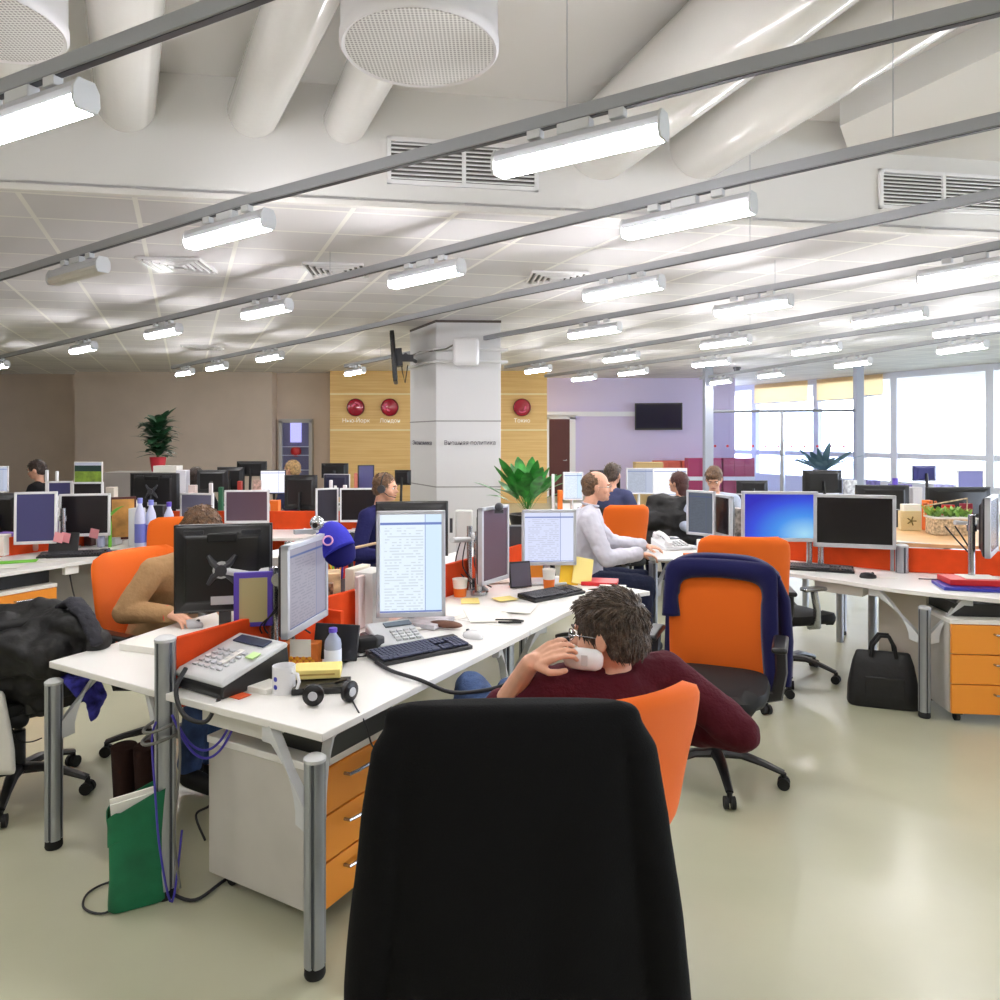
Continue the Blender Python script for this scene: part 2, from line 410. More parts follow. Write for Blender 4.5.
# walls
def wall(name, a, b, z0, z1, t, m):
    a, b = Vector(a), Vector(b); d = (b - a).normalized(); n_ = Vector((-d.y, d.x)) * t
    mb = MB(); mb.prism([a, b, b + n_, a + n_], z0, z1); return struct(name, mb, m)
YW = 18.8
def bx(px, y): return (px - 500) * y / F
wall('wall_back_left', (-18, 19.5), (bx(80, 19.5), 19.5), 0, ZC, .2, TAUPE)
mb = MB(); mb.prism([(bx(75, YW), YW), (bx(272, YW), YW), (bx(272, YW), YW + .9), (bx(75, YW), YW + .9)], 0, ZC); struct('wall_back_pier', mb, TAUPE)
wall('wall_back_niche', (bx(268, 19.2), 19.2), (bx(345, 19.2), 19.2), 0, ZC, .2, TAUPE)
YO = 18.5
mb = MB(); mb.box(((bx(330, YO) + bx(547, YO)) / 2, YO + .3, ZC / 2), (bx(547, YO) - bx(330, YO), .6, ZC)); struct('wall_back_wood', mb, OAKM)
mb = MB()
for z in (2.80, 1.9, ):
    mb.box(((bx(330, YO) + bx(547, YO)) / 2, YO - .006, H + ((437 - (394 if z > 2.5 else 430)) / F) * YO), (bx(547, YO) - bx(330, YO), .012, .045))
struct('trim_3', mb, mat('pale_panel_joint', (238, 220, 170), .5))
YT = 20.75
wall('wall_back_right', (bx(546, YO) - .3, YT), (bx(735, YT), YT), 0, ZC, .2, LILAC)
wall('wall_back_return', (bx(735, YT) + .0, YT), (bx(735, YT) - .2, 25), 0, ZC, .15, LILAC)
wa, wb = Vector((11.1, 16.5)), Vector((7.9, 23.5)); wd = (wb - wa).normalized()
wend = wa + wd * ((25 - wa.y) / wd.y); wst = wa - wd * ((wa.y + 8) / wd.y)
mb = MB(); xa, xb = bx(735, 24.9) - 1.6, wend.x + .1  # window added in place of a white wall, to brighten this corner
for x in (xa, (xa + xb) / 2, xb): mb.box((x, 24.95, ZC / 2), (.18, .14, ZC))
for z, h in ((.22, .45), (1.17, .14), (ZC - .06, .12)): mb.box(((xa + xb) / 2, 24.95, z), (xb - xa, .12, h))
w = struct('window_back', mb, FRAMEM); mb = MB(); mb.box(((xa + xb) / 2, 24.98, 1.9), (xb - xa, .01, 2.9)); mb.build('pane', GLASS, w)
wall('wall_left', (-18, -8), (-18, 19.7), 0, ZU, -.2, TAUPE)
wall('wall_rear', (-18, -8), (20, -8), 0, ZU, -.2, TAUPE)
# window wall: sill, lintel, mullions, panes
def wp(px):                           # where the sight column px meets the window plane
    k = (px - 500) / F; t = (k * wa.y - wa.x) / (wd.x - k * wd.y); return wa + wd * t
wn = Vector((wd.y, -wd.x))            # outwards
if wn.x < 0: wn = -wn
def wseg(mb, p, q, z0, z1, t=.12, o=0):
    mb.prism([p + wn * o, q + wn * o, q + wn * (o + t), p + wn * (o + t)], z0, z1)
mb = MB(); wseg(mb, wst, wend, 0, .45, .2, .02); wseg(mb, wst, wend, ZC - .1, ZU, .2, .02); struct('wall_right', mb, FRAMEM)
cols = [P_ for P_ in (wp(754), wp(816), wp(861), wp(894), wp(990))]
cols += [wp(990) - wd * (2.6 * i) for i in range(1, 10) if (wp(990) - wd * (2.6 * i)).y > -7.5]
cols = [wend] + cols
for i in range(len(cols) - 1):
    a, b = cols[i], cols[i + 1]
    fr = MB()
    for p in ((a,) if i else (a,)): fr.prism([p - wd * .09 + wn * -.02, p + wd * .09 + wn * -.02, p + wd * .07 + wn * .16, p - wd * .07 + wn * .16], .45, ZC - .1)
    wseg(fr, a, b, 1.10, 1.24, .1, .03); wseg(fr, a, b, .45, .52, .12, .0); wseg(fr, a, b, ZC - .16, ZC - .1, .12, 0)
    w = struct('window_%d' % (i + 1), fr, FRAMEM)
    g = MB(); wseg(g, a, b, .5, ZC - .12, .01, .08); g.build('pane', GLASS, w)
mb = MB(); mb.box((30, 15, -.3), (36, 80, .2)); struct('ground_outside', mb, OUTW)
# roller blinds half down in the far windows
for k, (a, b, y, lb) in enumerate(((754, 811, 404, 'cream roller blind in the farthest window bay'), (816, 857, 401, 'cream roller blind in the middle of the three'), (863, 887, 396, 'cream roller blind, narrowest and nearest of the three'))):
    pa, pb = wp(a) - wn * .06, wp(b) - wn * .06
    pa, pb = pa - wd * .08, pb + wd * .08
    mb = MB(); mb.prism([pa, pb, pb + wn * .012, pa + wn * .012], H + (437 - y) / F * pa.y, ZC - .02)
    t = thing('roller_blind', lb, 'blind', (0, 0, 0), 0)
    mb.build('blind_cloth', BLIND, t)
    mb = MB(); z = H + (437 - y) / F * pa.y; mb.cyl(pa.to_3d() + Vector((0, 0, z)), pb.to_3d() + Vector((0, 0, z)), .02); mb.build('bottom_bar', FRAMEM, t)

# door in the lilac wall, wall trunking, TV
mb = MB(); x0, x1 = bx(549, YT - .05), bx(570, YT - .05)
mb.box(((x0 + x1) / 2, YT - .04, 1.08), (x1 - x0, .06, 2.16)); d = struct('door_1', mb, DOORM, bev=.01)
mb = MB()
for x in (x0 - .05, x1 + .07): mb.box((x, YT - .05, 1.1), (.1 if x < x0 else .16, .1, 2.2))
mb.box(((x0 + x1) / 2, YT - .05, 2.2), (x1 - x0 + .3, .1, .1)); mb.build('door_frame', FRAMEM, d)
mb = MB(); mb.cyl((x1 - .1, YT - .12, 1.0), (x1 - .2, YT - .12, 1.0), .012); mb.cyl((x1 - .1, YT - .12, 1), (x1 - .1, YT - .06, 1), .012); mb.build('door_handle', METAL, d)
mb = MB(); mb.box(((bx(546, YT) + bx(637, YT)) / 2, YT - .05, H + 23 / F * YT), (bx(637, YT) - bx(546, YT), .1, .13)); struct('trim_4', mb, FRAMEM)
def tv(name, label, loc, rz, w, h, tilt=0, roll=0):
    t = thing(name, label, 'television', loc, rz)
    Mx = Matrix.Rotation(tilt, 4, 'X') @ Matrix.Rotation(roll, 4, 'Y')
    mb = MB(); mb.box((0, 0, 0), (w, .06, h), T=Mx); mb.build('housing', BLACK, t, bev=.012)
    mb = MB(); mb.box((0, -.032, .01), (w - .07, .004, h - .09), T=Mx); mb.build('screen', mat('tv_glass', (24, 22, 50), .12), t)
    mb = MB(); mb.box((0, .07, 0), (.25, .1, .25), T=Mx); mb.box((0, .18, 0), (.08, .2, .1)); mb.build('wall_bracket', DGREY, t)
    return t
q = Q(658.5, 416.5, YT - .35)
tv('wall_television', 'black flat television on the lilac wall beside white trunking', q, R(-14), 1.28, .74, R(3))

# low red-orange cabinets along the far wall
for i, (a, b, lb) in enumerate(((655, 681, 'salmon red low cabinet left, below the wall television'), (682, 707, 'salmon red low cabinet against the lilac wall, left of the partition post'))):
    yy = YT - .5; t = thing('low_cabinet', lb, 'cabinet', ((bx(a, yy) + bx(b, yy)) / 2, yy + .2, 0), 0, 'red cabinets by the far wall')
    w = bx(b, yy) - bx(a, yy)
    mb = MB(); mb.box((0, 0, .5), (w, .38, 1.0)); mb.build('body', CABR, t, bev=.01)
    for s in (-1, 1):
        for z in (.27, .74):
            mb = MB(); mb.box((s * w / 4, -.2, z), (w / 2 - .03, .02, .44)); dd = mb.build('cabinet_door', CABR, t, bev=.005)
            mb = MB(); mb.box((s * .05, -.22, z), (.02, .02, .12)); mb.build('handle', METAL, dd)
yy = 19.3
for i, (a, b, lb) in enumerate(((688, 722, 'dark pink glazed cabinet behind the glass partition, by its post'), (723, 755, 'dark pink glazed cabinet behind the glass partition, right one'))):
    t = thing('glazed_cabinet', lb, 'cabinet', ((bx(a, yy) + bx(b, yy)) / 2, yy + .2, 0))
    w = bx(b, yy) - bx(a, yy) - .01; PK = mat('dark_pink_glass', (176, 70, 110), .2)
    mb = MB(); mb.box((0, 0, .55), (w, .38, 1.1)); mb.build('body', PK, t, bev=.01)
    for z in (.28, .86):
        for s in (-1, 0, 1):
            mb = MB(); mb.box((s * w / 3, -.2, z), (w / 3 - .03, .02, .42)); mb.build('cabinet_door', PK, t, bev=.004)
    mb = MB(); mb.box((0, -.21, .57), (w, .03, .1)); mb.build('shelf_edge', FRAMEM, t)

# grey posts and glass partition
YP = 17.3
for px, y, lb in ((708, 17.3, 'grey square post at the left end of the glass partition'), (858.5, 16.6, 'tall slim grey post at the right end of the glass partition')):
    mb = MB(); w = .2 if px < 800 else .17; mb.box((bx(px, y), y, ZC / 2), (w, w, ZC)); o = mb.build('support_post', mat('grey_post_paint', (168, 174, 190), .4), bev=.01); tag(o, lb, 'post')
t = thing('glass_partition', 'clear glass partition with a row of small red dots', 'partition')
zt = H + (437 - 411) / F * 17
pa, pb = Vector((bx(713, 17.3), 17.3)), Vector((bx(855, 16.6), 16.6)); pm = pa.lerp(pb, .5)
for a, b, nm in ((pa, pm, 'glass_pane'), (pm, pb, 'glass_pane')):
    mb = MB(); mb.prism([a, b, b + Vector((.003, .012)), a + Vector((.003, .012))], .05, zt); mb.build(nm, GLASSP, t)
mb = MB()
for z in (zt, .05): mb.tube([pa.to_3d() + Vector((0, 0, z)), pb.to_3d() + Vector((0, 0, z))], .03, 4)
mb.cyl(pm.to_3d(), pm.to_3d() + Vector((0, 0, zt)), .06, n=4); mb.build('rail_frame', ALU, t)
for i in range(11):
    c = pa.lerp(pb, (i + .15) / 11); mb = MB(); mb.cyl((c.x, c.y - .02, 1.44), (c.x, c.y - .005, 1.44), .028, n=12); mb.build('dot_sticker', REDP, t)
# security dome
mb = MB(); q = Q(737, 383, 17.5); q.z = ZC; mb.lathe([(.09, 0), (.09, -.04), (.07, -.05), (.065, -.1), (.03, -.13), (.001, -.14)], q); tag(mb.build('dome_camera', DGREY), 'small dark security dome under the ceiling by the windows', 'security camera')

# display niche in the taupe wall
q = Q(296.5, 446, 19.15); w = 33 / F * 19.15; h0, h1 = H - (470 - 437) / F * 19.15, H + 16 / F * 19.15
t = thing('display_case', 'grey framed glass display case in the taupe wall', 'display case', (q.x, 19.12, 0))
mb = MB(); mb.box((0, .05, 1.1), (w - .12, .04, 2.0)); mb.build('back_panel', mat('display_back', (130, 124, 150), .5), t)
mb = MB(); 
for s in (-1, 1): mb.box((s * (w / 2 - .04), 0, (h1) / 2), (.09, .14, h1))
mb.box((0, 0, h1), (w, .14, .1)); mb.build('frame', mat('pale_frame', (186, 184, 182), .5), t)
mb = MB()
for z in (.8, 1.18, 1.4): mb.box((0, -.02, z), (w - .16, .1, .02))
mb.build('shelf', FRAMEM, t)
mb = MB(); mb.box((0, -.03, h1 - .3), (.28, .03, .5)); mb.build('lit_panel', mat('lilac_lit_panel', (206, 200, 250), .5, emit=.7), t)
mb = MB(); mb.sph((.0, -.03, 1.28), (.14, .06, .14)); tag(mb.build('ornament', REDP, None, loc=(q.x, 19.12, 0)), 'red round ornament in the glass display case', 'ornament')
mb = MB(); mb.box((0, -.07, h1 / 2), (w - .16, .008, h1 - .08)); mb.build('glass_door', GLASSP, t)

# red medallion clocks on the wood wall
RC = mat('crimson_enamel', (168, 14, 44), .2, coat=.6)
WL = mat('white_lettering', (250, 248, 240), .5, emit=.15)
for k, (px, lb, a0, cap) in enumerate(((356, 'red wall clock on the wood wall, leftmost', .2, 'Нью-Йорк'), (390, 'red wall clock on the wood wall, second, nearest the column', 2.2, 'Лондон'), (522, 'red wall clock on the wood wall right of the column', 4.0, 'Токио'))):
    q = Q(px, 407.5, YO - .03); t = thing('wall_clock', lb, 'clock', q)
    Rr = Matrix.Rotation(R(90), 4, 'X'); r = .215
    mb = MB(); mb.lathe([(r, 0), (r, .03), (r * .93, .06), (r * .85, .045), (.001, .07)], T=Rr, n=32); mb.build('dial', RC, t)
    mb = MB(); mb.tube([(r * .97 * math.cos(a), -.045, r * .97 * math.sin(a)) for a in [i * math.pi / 16 for i in range(32)]], .014, 6, closed=True); mb.build('rim', mat('dark_red_rim', (90, 10, 26), .3), t)
    mb = MB()
    for i in range(9):
        a = a0 + i * .28; s_ = .5 if i < 5 else .3
        mb.cyl((r * s_ * math.cos(a), -.07, r * s_ * math.sin(a)), (r * (s_ + .14) * math.cos(a + .35), -.07, r * (s_ + .14) * math.sin(a + .35)), .018, n=6)
    mb.build('emblem', mat('emblem_rose', (236, 110, 150), .3), t)
    tx = text_mesh('caption', cap, .14, WL, t); tx.location = (0, .0, -.33)

# ------------------------------------------------------------------ column
c0 = Vector((-.902, 10.46)); c1 = Vector((.014, 10.50)); c3 = Vector((-1.388, 11.44)); c2 = c1 + (c3 - c0)
mb = MB(); mb.prism([c0, c1, c2, c3], 0, ZC); COLO = struct('column', mb, COLW, bev=.01)
def colz(y, d=10.46): return H - (y - 437) / F * d
def inset(p, k): cc = (c0 + c2) / 2; return p + (p - cc).normalized() * k
mb = MB()
for y in (421, 487): mb.prism([inset(p, .003) for p in (c0, c1, c2, c3)], colz(y) - .008, colz(y) + .008)
mb.build('cladding_joint', mat('joint_grey', (150, 148, 150), .6), COLO)
mb = MB(); mb.prism([inset(p, .004) for p in (c0, c1, c2, c3)], ZC - .035, ZC); mb.build('shadow_gap', mat('gap_brown', (92, 84, 80), .7), COLO)
LET = mat('grey_lettering', (116, 114, 124), .6)
tx = text_mesh('lettering', 'Внешняя политика', .09, LET, COLO); w = max(v.co.x for v in tx.data.vertices) - min(v.co.x for v in tx.data.vertices)
tx.location = ((c0.x + c1.x) / 2 + .02, 10.472, colz(443)); tx.rotation_euler = (R(90), 0, math.atan2(.04, .916)); tx.scale.x = .72 / max(.1, w)
tx2 = text_mesh('lettering', 'Экономика', .09, LET, COLO); sd = (c0 - c3).normalized()
tx2.rotation_euler = (R(90), 0, math.atan2(sd.y, sd.x)); mid = c3.lerp(c0, .5); nn_ = Vector((sd.y, -sd.x)); nn_ = nn_ if nn_.y < 0 else -nn_; nn_ = nn_; tx2.location = (mid.x + nn_.x * .008, mid.y + nn_.y * .008, H - 6 / F * 10.95)
tx2.scale.x = .8 / max(.1, max(v.co.x for v in tx2.data.vertices) - min(v.co.x for v in tx2.data.vertices))
# twin white tube bracket around the column + router box + angled screen
t = thing('tube_bracket', 'white twin tube bracket clamped round the column', 'bracket')
zr = (colz(350), colz(362))
for z in zr:
    mb = MB(); pts = []
    ring = [inset(c3, .10), inset(c0, .10), inset(c1, .14), inset(c2, .12)]
    n4 = 4
    for i in range(n4):
        a, b, c = ring[i - 1], ring[i], ring[(i + 1) % n4]
        for s_ in (.3, .12):
            pts.append(b.lerp(a, s_).to_3d())
        pts.append(((b.lerp(a, .04) + b.lerp(c, .04)) / 2).to_3d())
        for s_ in (.12, .3): pts.append(b.lerp(c, s_).to_3d())
    mb.tube([p + Vector((0, 0, z)) for p in pts], .02, 8, closed=True); mb.build('tube_ring', LIDM, t)
q = Q(466, 352, 10.22); mb = MB(); mb.box(q, (.36, .16, .38)); tag(mb.build('router_box', LIDM, bev=.05, seg=4), 'white rounded box high on the column front', 'box')
mb = MB(); qa = Q(459, 341, 10.12)
mb.tube([Q(462, 340, 10.2), Q(455, 344, 10.2), Q(446, 349, 10.3), Q(432, 351, 10.4), Q(420, 352, 10.9), Q(411, 356, 11.1)], .012, 6); mb.build('cable', CABLEG, t)
q = Q(394, 358, 10.7); tv('column_television', 'black flat screen tilted on a bracket left of the column, seen edge on', q, R(-83), .62, .72, R(4), 0)
mb = MB(); mb.tube([q + Vector((.16, 0, .05)), q + Vector((.22, .1, .0)), inset(c3, .05).lerp(c0, .3).to_3d() + Vector((0, 0, q.z))], .03, 8); mb.build('bracket_arm', DGREY, t)
mb = MB(); mb.tube([q + Vector((.1, 0, 0)), q + Vector((.12, 0, -.2)), q + Vector((.16, 0, -.36)), q + Vector((.2, 0, -.1))], .008, 6); mb.build('cable', CABLE, t)

# ------------------------------------------------------------------ ceiling vents
def grille(name, label, a, b, z0, z1, cells=2):
    """louvred wall grille between plan points a, b on the bulkhead face"""
    dvec = (b - a); L = dvec.length; an = math.atan2(dvec.y, dvec.x)
    t = thing(name, label, 'vent', (a.x, a.y, z0), an); h = z1 - z0
    mb = MB(); f_ = .03
    mb.box((L / 2, -.012, f_ / 2), (L, .03, f_)); mb.box((L / 2, -.012, h - f_ / 2), (L, .03, f_))
    for i in range(cells + 1): mb.box((f_ / 2 + (L - f_) * i / cells, -.012, h / 2), (f_, .03, h))
    mb.build('frame', LIDM, t, bev=.004)
    mb = MB(); mb.box((L / 2, -.002, h / 2), (L - .02, .004, h - .02)); mb.build('shade_sheet', mat('vent_shadow', (96, 94, 92), .8), t)  # dark sheet, the shade inside the vent is put into its colour
    for i in range(cells):
        mb = MB(); x0 = f_ + (L - f_) * i / cells; w = (L - f_) / cells - f_
        n_ = 9
        for j in range(n_): mb.box((x0 + w / 2, -.014, f_ + (h - 2 * f_) * (j + .5) / n_), (w, .026, .008), rot=Matrix.Rotation(R(35), 3, 'X'))
        mb.build('louvre_set', LIDM, t)
    return t
off = Vector((0, -.004))
a, b = bulk(px=387) + off, bulk(px=538) + off; za = H + (437 - 184) / F * a.y; grille('wall_vent', 'louvred white vent in the bulkhead above the column', a, b, za, za + 47 / F * a.y)
a, b = bulk(px=878) + off, bulk(px=1004) + off; za = H + (437 - 209) / F * a.y; grille('wall_vent', 'louvred white vent in the bulkhead at the right edge', a, b, za, za + 40 / F * a.y)
def ceil_vent(px, py, label, s=.56):
    k = (H - ZC) * F / (py - YH); q = Vector(((px - 500) * k / F, k, ZC))
    t = thing('ceiling_vent', label, 'vent', (q.x, q.y, ZC - .002), R(5), 'square diffusers in the tiled ceiling')
    mb = MB()
    for i in range(5):
        r = s / 2 - i * .055; w = .018
        for sx_, sy_, dx, dy in ((0, r, 2 * r, w), (0, -r, 2 * r, w), (r, 0, w, 2 * r), (-r, 0, w, 2 * r)): mb.box((sx_, sy_, -.012 - .003 * i), (dx, dy, .024))
    mb.build('louvre_rings', LIDM, t)
    mb = MB(); mb.box((0, 0, -.001), (s, s, .004)); mb.build('shade_sheet', mat('vent_shadow', (96, 94, 92), .8), t)  # inner shade of the diffuser painted as a dark sheet
ceil_vent(178, 264, 'square ceiling vent left, below the second rail'); ceil_vent(337, 269, 'square ceiling vent above and left of the column')
ceil_vent(556, 277, 'square ceiling vent above and right of the column'); ceil_vent(203, 347, 'small far square ceiling vent at the left', .6)

# ------------------------------------------------------------------ rails and luminaires
def rail_curve(pts):
    w = []
    for x, y in pts:
        d = F * (H - ZR) / (y - YH); w.append(Vector(((x - 500) * d / F, d, ZR)))
    return w
RAILS = [
 ('topmost, crossing the upper left corner', [(-60, 113), (0, 90), (240, 0), (330, -36)]),
 ('second, crossing the whole view under the raised ceiling', [(-40, 288), (0, 277), (240, 203), (500, 134), (750, 67), (1000, 5), (1060, -10)]),
 ('third, passing left above the column', [(-30, 363), (0, 357), (165, 319), (350, 275), (500, 237), (750, 177), (1000, 120), (1050, 108)]),
 ('fourth, starting above the taupe wall', [(172, 367.5), (350, 331), (500, 297), (750, 246), (1000, 193), (1040, 185)]),
 ('fifth, passing just behind the column top', [(345, 366), (500, 335), (775, 287), (1000, 245), (1040, 237)]),
 ('sixth, from the column towards the windows', [(505, 367), (650, 343), (750, 327), (1000, 285), (1040, 278)]),
 ('seventh, in front of the lilac wall', [(545, 376), (740, 350), (1000, 312), (1040, 306)]),
 ('eighth, far right in front of the windows', [(700, 378), (850, 355), (1000, 331), (1040, 325)]),
]
def rail_at(w, px):
    k = (px - 500) / F
    for i in range(len(w) - 1):
        a, b = w[i], w[i + 1]; den = (b.x - a.x) - k * (b.y - a.y); s_ = (k * a.y - a.x) / den
        if -.02 <= s_ <= 1.02: return a + (b - a) * s_, (b - a).normalized()
    a, b = w[-2], w[-1]; return b, (b - a).normalized()
RW = []
for nm, pts in RAILS:
    w = rail_curve(pts); RW.append(w)
    t = thing('lighting_rail', 'grey aluminium lighting rail, ' + nm, 'rail', (w[0].x, w[0].y, ZR))
    mb = MB(); rs = []
    for i, p in enumerate(w):
        d = (w[min(i + 1, len(w) - 1)] - w[max(i - 1, 0)]).normalized(); s_ = Vector((-d.y, d.x, 0)) * .022; o = p - w[0]
        rs.append([o + s_ + Vector((0, 0, -.03)), o - s_ + Vector((0, 0, -.03)), o - s_ + Vector((0, 0, .03)), o + s_ + Vector((0, 0, .03))])
    mb.rings(rs); mb.build('rail_profile', mat('rail_grey', (160, 163, 168), .4, .2), t, bev=.004)
    mb = MB(); mb.rings([[a + (b - a) * .2 - Vector((0, 0, .003)) for a, b in ((r[0], r[1]), (r[1], r[0]))] + [r[1] + (r[0] - r[1]) * .2, r[0] + (r[1] - r[0]) * .2] for r in rs]); mb.build('cable_slot', DGREY, t)
    # hanger wires up to the ceiling above
    wires = {0: (-30, 300), 1: (567, -25, 1040), 2: (893, -12, 330)}.get(len(RW) - 1)
    if wires: wires = [rail_at(w, x)[0] for x in wires]
    else: wires = [w[0].lerp(w[1], .3), w[len(w) // 2], w[-2].lerp(w[-1], .5)]
    for p in wires:
        for _ in (0,):
            top = ZU if p.y < bulk(X=p.x).y else ZC
            mb = MB(); mb.cyl(p - w[0] + Vector((0, 0, .03)), Vector((p.x - w[0].x, p.y - w[0].y, top - ZR)), .0022, n=6); mb.build('hanger_wire', ALU, t)
TUBE = mat('lit_tube_cover', (253, 250, 252), .4, emit=TUBE_E)
TUBEX = mat('unlit_tube_cover', (206, 202, 192), .4)
def make_light(lit):
    t = thing('tube_light', '', 'ceiling light'); L = .8
    mb = MB(); prof = [(-.045, .0), (-.048, .03), (-.03, .062), (.03, .062), (.048, .03), (.045, 0)]
    mb.rings([[Vector((x, y, z)) for y, z in prof] for x in (-L / 2, L / 2)]); mb.build('housing', SILV, t, bev=.004)
    mb = MB(); prof = [(-.042, .004), (-.05, -.022), (-.034, -.05), (.034, -.05), (.05, -.022), (.042, .004)]
    mb.rings([[Vector((x, y, z)) for y, z in prof] for x in (-L / 2 + .012, L / 2 - .012)]); mb.build('tube_cover', TUBE if lit else TUBEX, t)
    for s_ in (-1, 1):
        mb = MB(); mb.prism([(-.04, -.05), (.04, -.05), (.054, -.02), (.052, .03), (.032, .066), (-.032, .066), (-.052, .03), (-.054, -.02)], 0, .014, T=Matrix.Translation((s_ * L / 2 - .007, 0, 0)) @ Matrix.Rotation(R(90), 4, 'Z') @ Matrix.Rotation(R(90), 4, 'X')); mb.build('end_cap', LGREY, t, bev=.003)
    for s_ in (-.2, .2):
        mb = MB(); mb.box((s_, 0, .1), (.07, .04, .04)); mb.cyl((s_, 0, .08), (s_, 0, .12), .012, n=8); mb.build('rail_clip', LGREY, t, bev=.004)
    mb = MB(); mb.box((0, 0, .09), (.16, .05, .05)); mb.build('adapter', LGREY, t, bev=.006)
    return t
PRO = [make_light(True), make_light(False)]
used = [False, False]
def add_light(w, px, label, lit=True, pos=None):
    if pos is None: p, d = rail_at(w, px)
    else: p, d = pos
    p = p - Vector((0, 0, .148)); an = math.atan2(d.y, d.x); k = 0 if lit else 1
    if not used[k]: o = PRO[k]; used[k] = True; o.location = p; o.rotation_euler = (0, 0, an); o['label'] = label
    else: o = copy_tree(PRO[k], None, p, an, label)
    o['group'] = 'tube lights hanging from the rails'
    return o
LI = [(0, 22, 'big lit tube light at the upper left edge', 1), (1, 575, 'largest lit tube light, upper middle left of the vent', 1), (1, 227, 'lit tube light on the second rail, between two ceiling vents', 1), (1, 77, 'switched off tube light on the second rail at the left', 0),
 (2, 685, 'large lit tube light on the third rail, right of the middle', 1), (2, 425, 'lit tube light on the third rail above the column', 1), (2, 266, 'lit tube light on the third rail, third one left of the column', 1), (2, 163, 'lit tube light on the third rail over the potted tree', 1), (2, 83, 'lit tube light on the third rail over the left wall', 1), (2, -1, 'lit tube light cut by the left edge', 1),
 (3, 622, 'lit tube light on the fourth rail right of the column', 1), (3, 270, 'lit tube light on the fourth rail, nearest the wood wall', 1), (3, 217, 'lit tube light on the fourth rail, second from its far end', 1), (3, 185, 'lit tube light at the far end of the fourth rail', 1),
 (4, 752, 'lit tube light on the fifth rail over the blue monitor', 1), (4, 594, 'lit tube light on the fifth rail right of the column top', 1), (4, 355, 'lit tube light in front of the wood wall left of the column', 1), (4, 976, 'lit tube light on the fifth rail at the right edge', 1),
 (5, 888, 'lit tube light on the sixth rail, large one at the right', 1), (5, 725, 'lit tube light on the sixth rail above the partition post', 1), (5, 621, 'lit tube light on the sixth rail, left of the partition post', 1), (5, 538, 'lit tube light at the far end of the sixth rail by the wood wall', 1),
 (6, 968, 'lit tube light on the seventh rail near the right edge', 1), (6, 816, 'lit tube light on the seventh rail above the blinds', 1), (6, 711, 'lit tube light on the seventh rail over the grey post', 1), (6, 633, 'lit tube light on the seventh rail over the wall television', 1), (6, 584, 'smallest lit tube light over the dark red door', 1),
 (7, 962, 'lit tube light on the eighth rail before the right window', 1), (7, 853, 'lit tube light on the eighth rail above the second blind', 1), (7, 771, 'lit tube light on the eighth rail over the farthest blind', 1), (7, 721, 'lit tube light at the far end of the eighth rail', 1)]
for r_, px, lb, lit in LI: add_light(RW[r_], px, lb, bool(lit))
# unseen rails and tube lights added round the camera to brighten the hall
for k, (x, y, lb) in enumerate(((-3.4, 1.2, 'front row, left of the camera'), (-.6, .2, 'overhead, just behind the camera'), (2.6, .6, 'front row, right of the camera'), (5.4, 2.6, 'far right of the front row'), (-5.6, 3.0, 'far left of the front row'), (-3, -2.4, 'second row behind the camera, left'), (.4, -2.6, 'second row behind the camera, middle'), (4, -2.4, 'second row behind the camera, right'), (7.5, -1, 'rear right by the windows'), (-7.5, -1, 'rear left'), (7.6, 4.2, 'right side beyond the frame'), (-8, 5.6, 'left side beyond the frame'))):
    p = Vector((x, y, ZR)); t = thing('lighting_rail', 'added unseen grey lighting rail, ' + lb, 'rail', p, R(-30))
    mb = MB(); mb.box((0, 0, 0), (1.4, .044, .06)); mb.build('rail_profile', mat('rail_grey', (160, 163, 168)), t)
    top = ZU if y < bulk(X=x).y else ZC
    for s_ in (-.6, .6): mb = MB(); mb.cyl((s_, 0, .03), (s_, 0, top - ZR), .004, n=6); mb.build('hanger_wire', ALU, t)
    add_light(None, 0, 'added unseen tube light, ' + lb, True, (p, Vector((math.cos(R(-30)), math.sin(R(-30)), 0))))

# ------------------------------------------------------------------ ducts and drum diffusers
def duct(label, pts, r):
    mb = MB(); mb.tube(pts, r, 32); tag(mb.build('air_duct', DUCT, smooth=60), label, 'duct')
def on_bulk(px, z): q = bulk(px=px); return Vector((q.x, q.y, z))
zd = 3.86
def dline(px, y2, px2, r, label, zz=3.88, ext=1.7):
    a = on_bulk(px, zz); k = F * (H - zz) / (y2 - YH); b = Vector(((px2 - 500) * k / F, k, zz)); d = (b - a).normalized()
    duct(label, [a + Vector((0, .06, 0)), a, a + d * ((b - a).length * ext)], r)
dline(126, 12, 125, .185, 'white wrapped air duct at the upper left')
dline(253, 12, 296, .17, 'white wrapped air duct left of the middle drum diffuser')
def drum(label, px, py, z, r, zt=ZU):
    k = F * (H - z) / (py - YH); c = Vector(((px - 500) * k / F, k, z)); t = thing('drum_diffuser', label, 'air diffuser', c)
    mb = MB(); mb.rings([[Vector((rr * math.cos(a), rr * math.sin(a), zz)) for a in [2 * math.pi * j / 64 for j in range(64)]] for rr, zz in ((r * .9, .012), (r * .97, -.004), (r, .01), (r, .05), (r * .985, .06), (r * .985, zt - z), (r * .9, zt - z))]); mb.build('drum', mat('white_drum_paint', (222, 220, 222), .45), t, smooth=50)
    mb = MB(); mb.cyl((0, 0, .008), (0, 0, .002), r * .93, n=64); mb.build('perforated_plate', PERF, t)
    return c
m, nt, b = node_mat('perforated_sheet'); PERF = m
tc = N(nt, 'ShaderNodeTexCoord'); vo = N(nt, 'ShaderNodeTexVoronoi'); vo.inputs['Scale'].default_value = 55; vo.inputs['Randomness'].default_value = 0
nt.links.new(tc.outputs['Object'], vo.inputs['Vector']); cr = N(nt, 'ShaderNodeValToRGB'); cr.color_ramp.elements[0].position = .3; cr.color_ramp.elements[1].position = .42
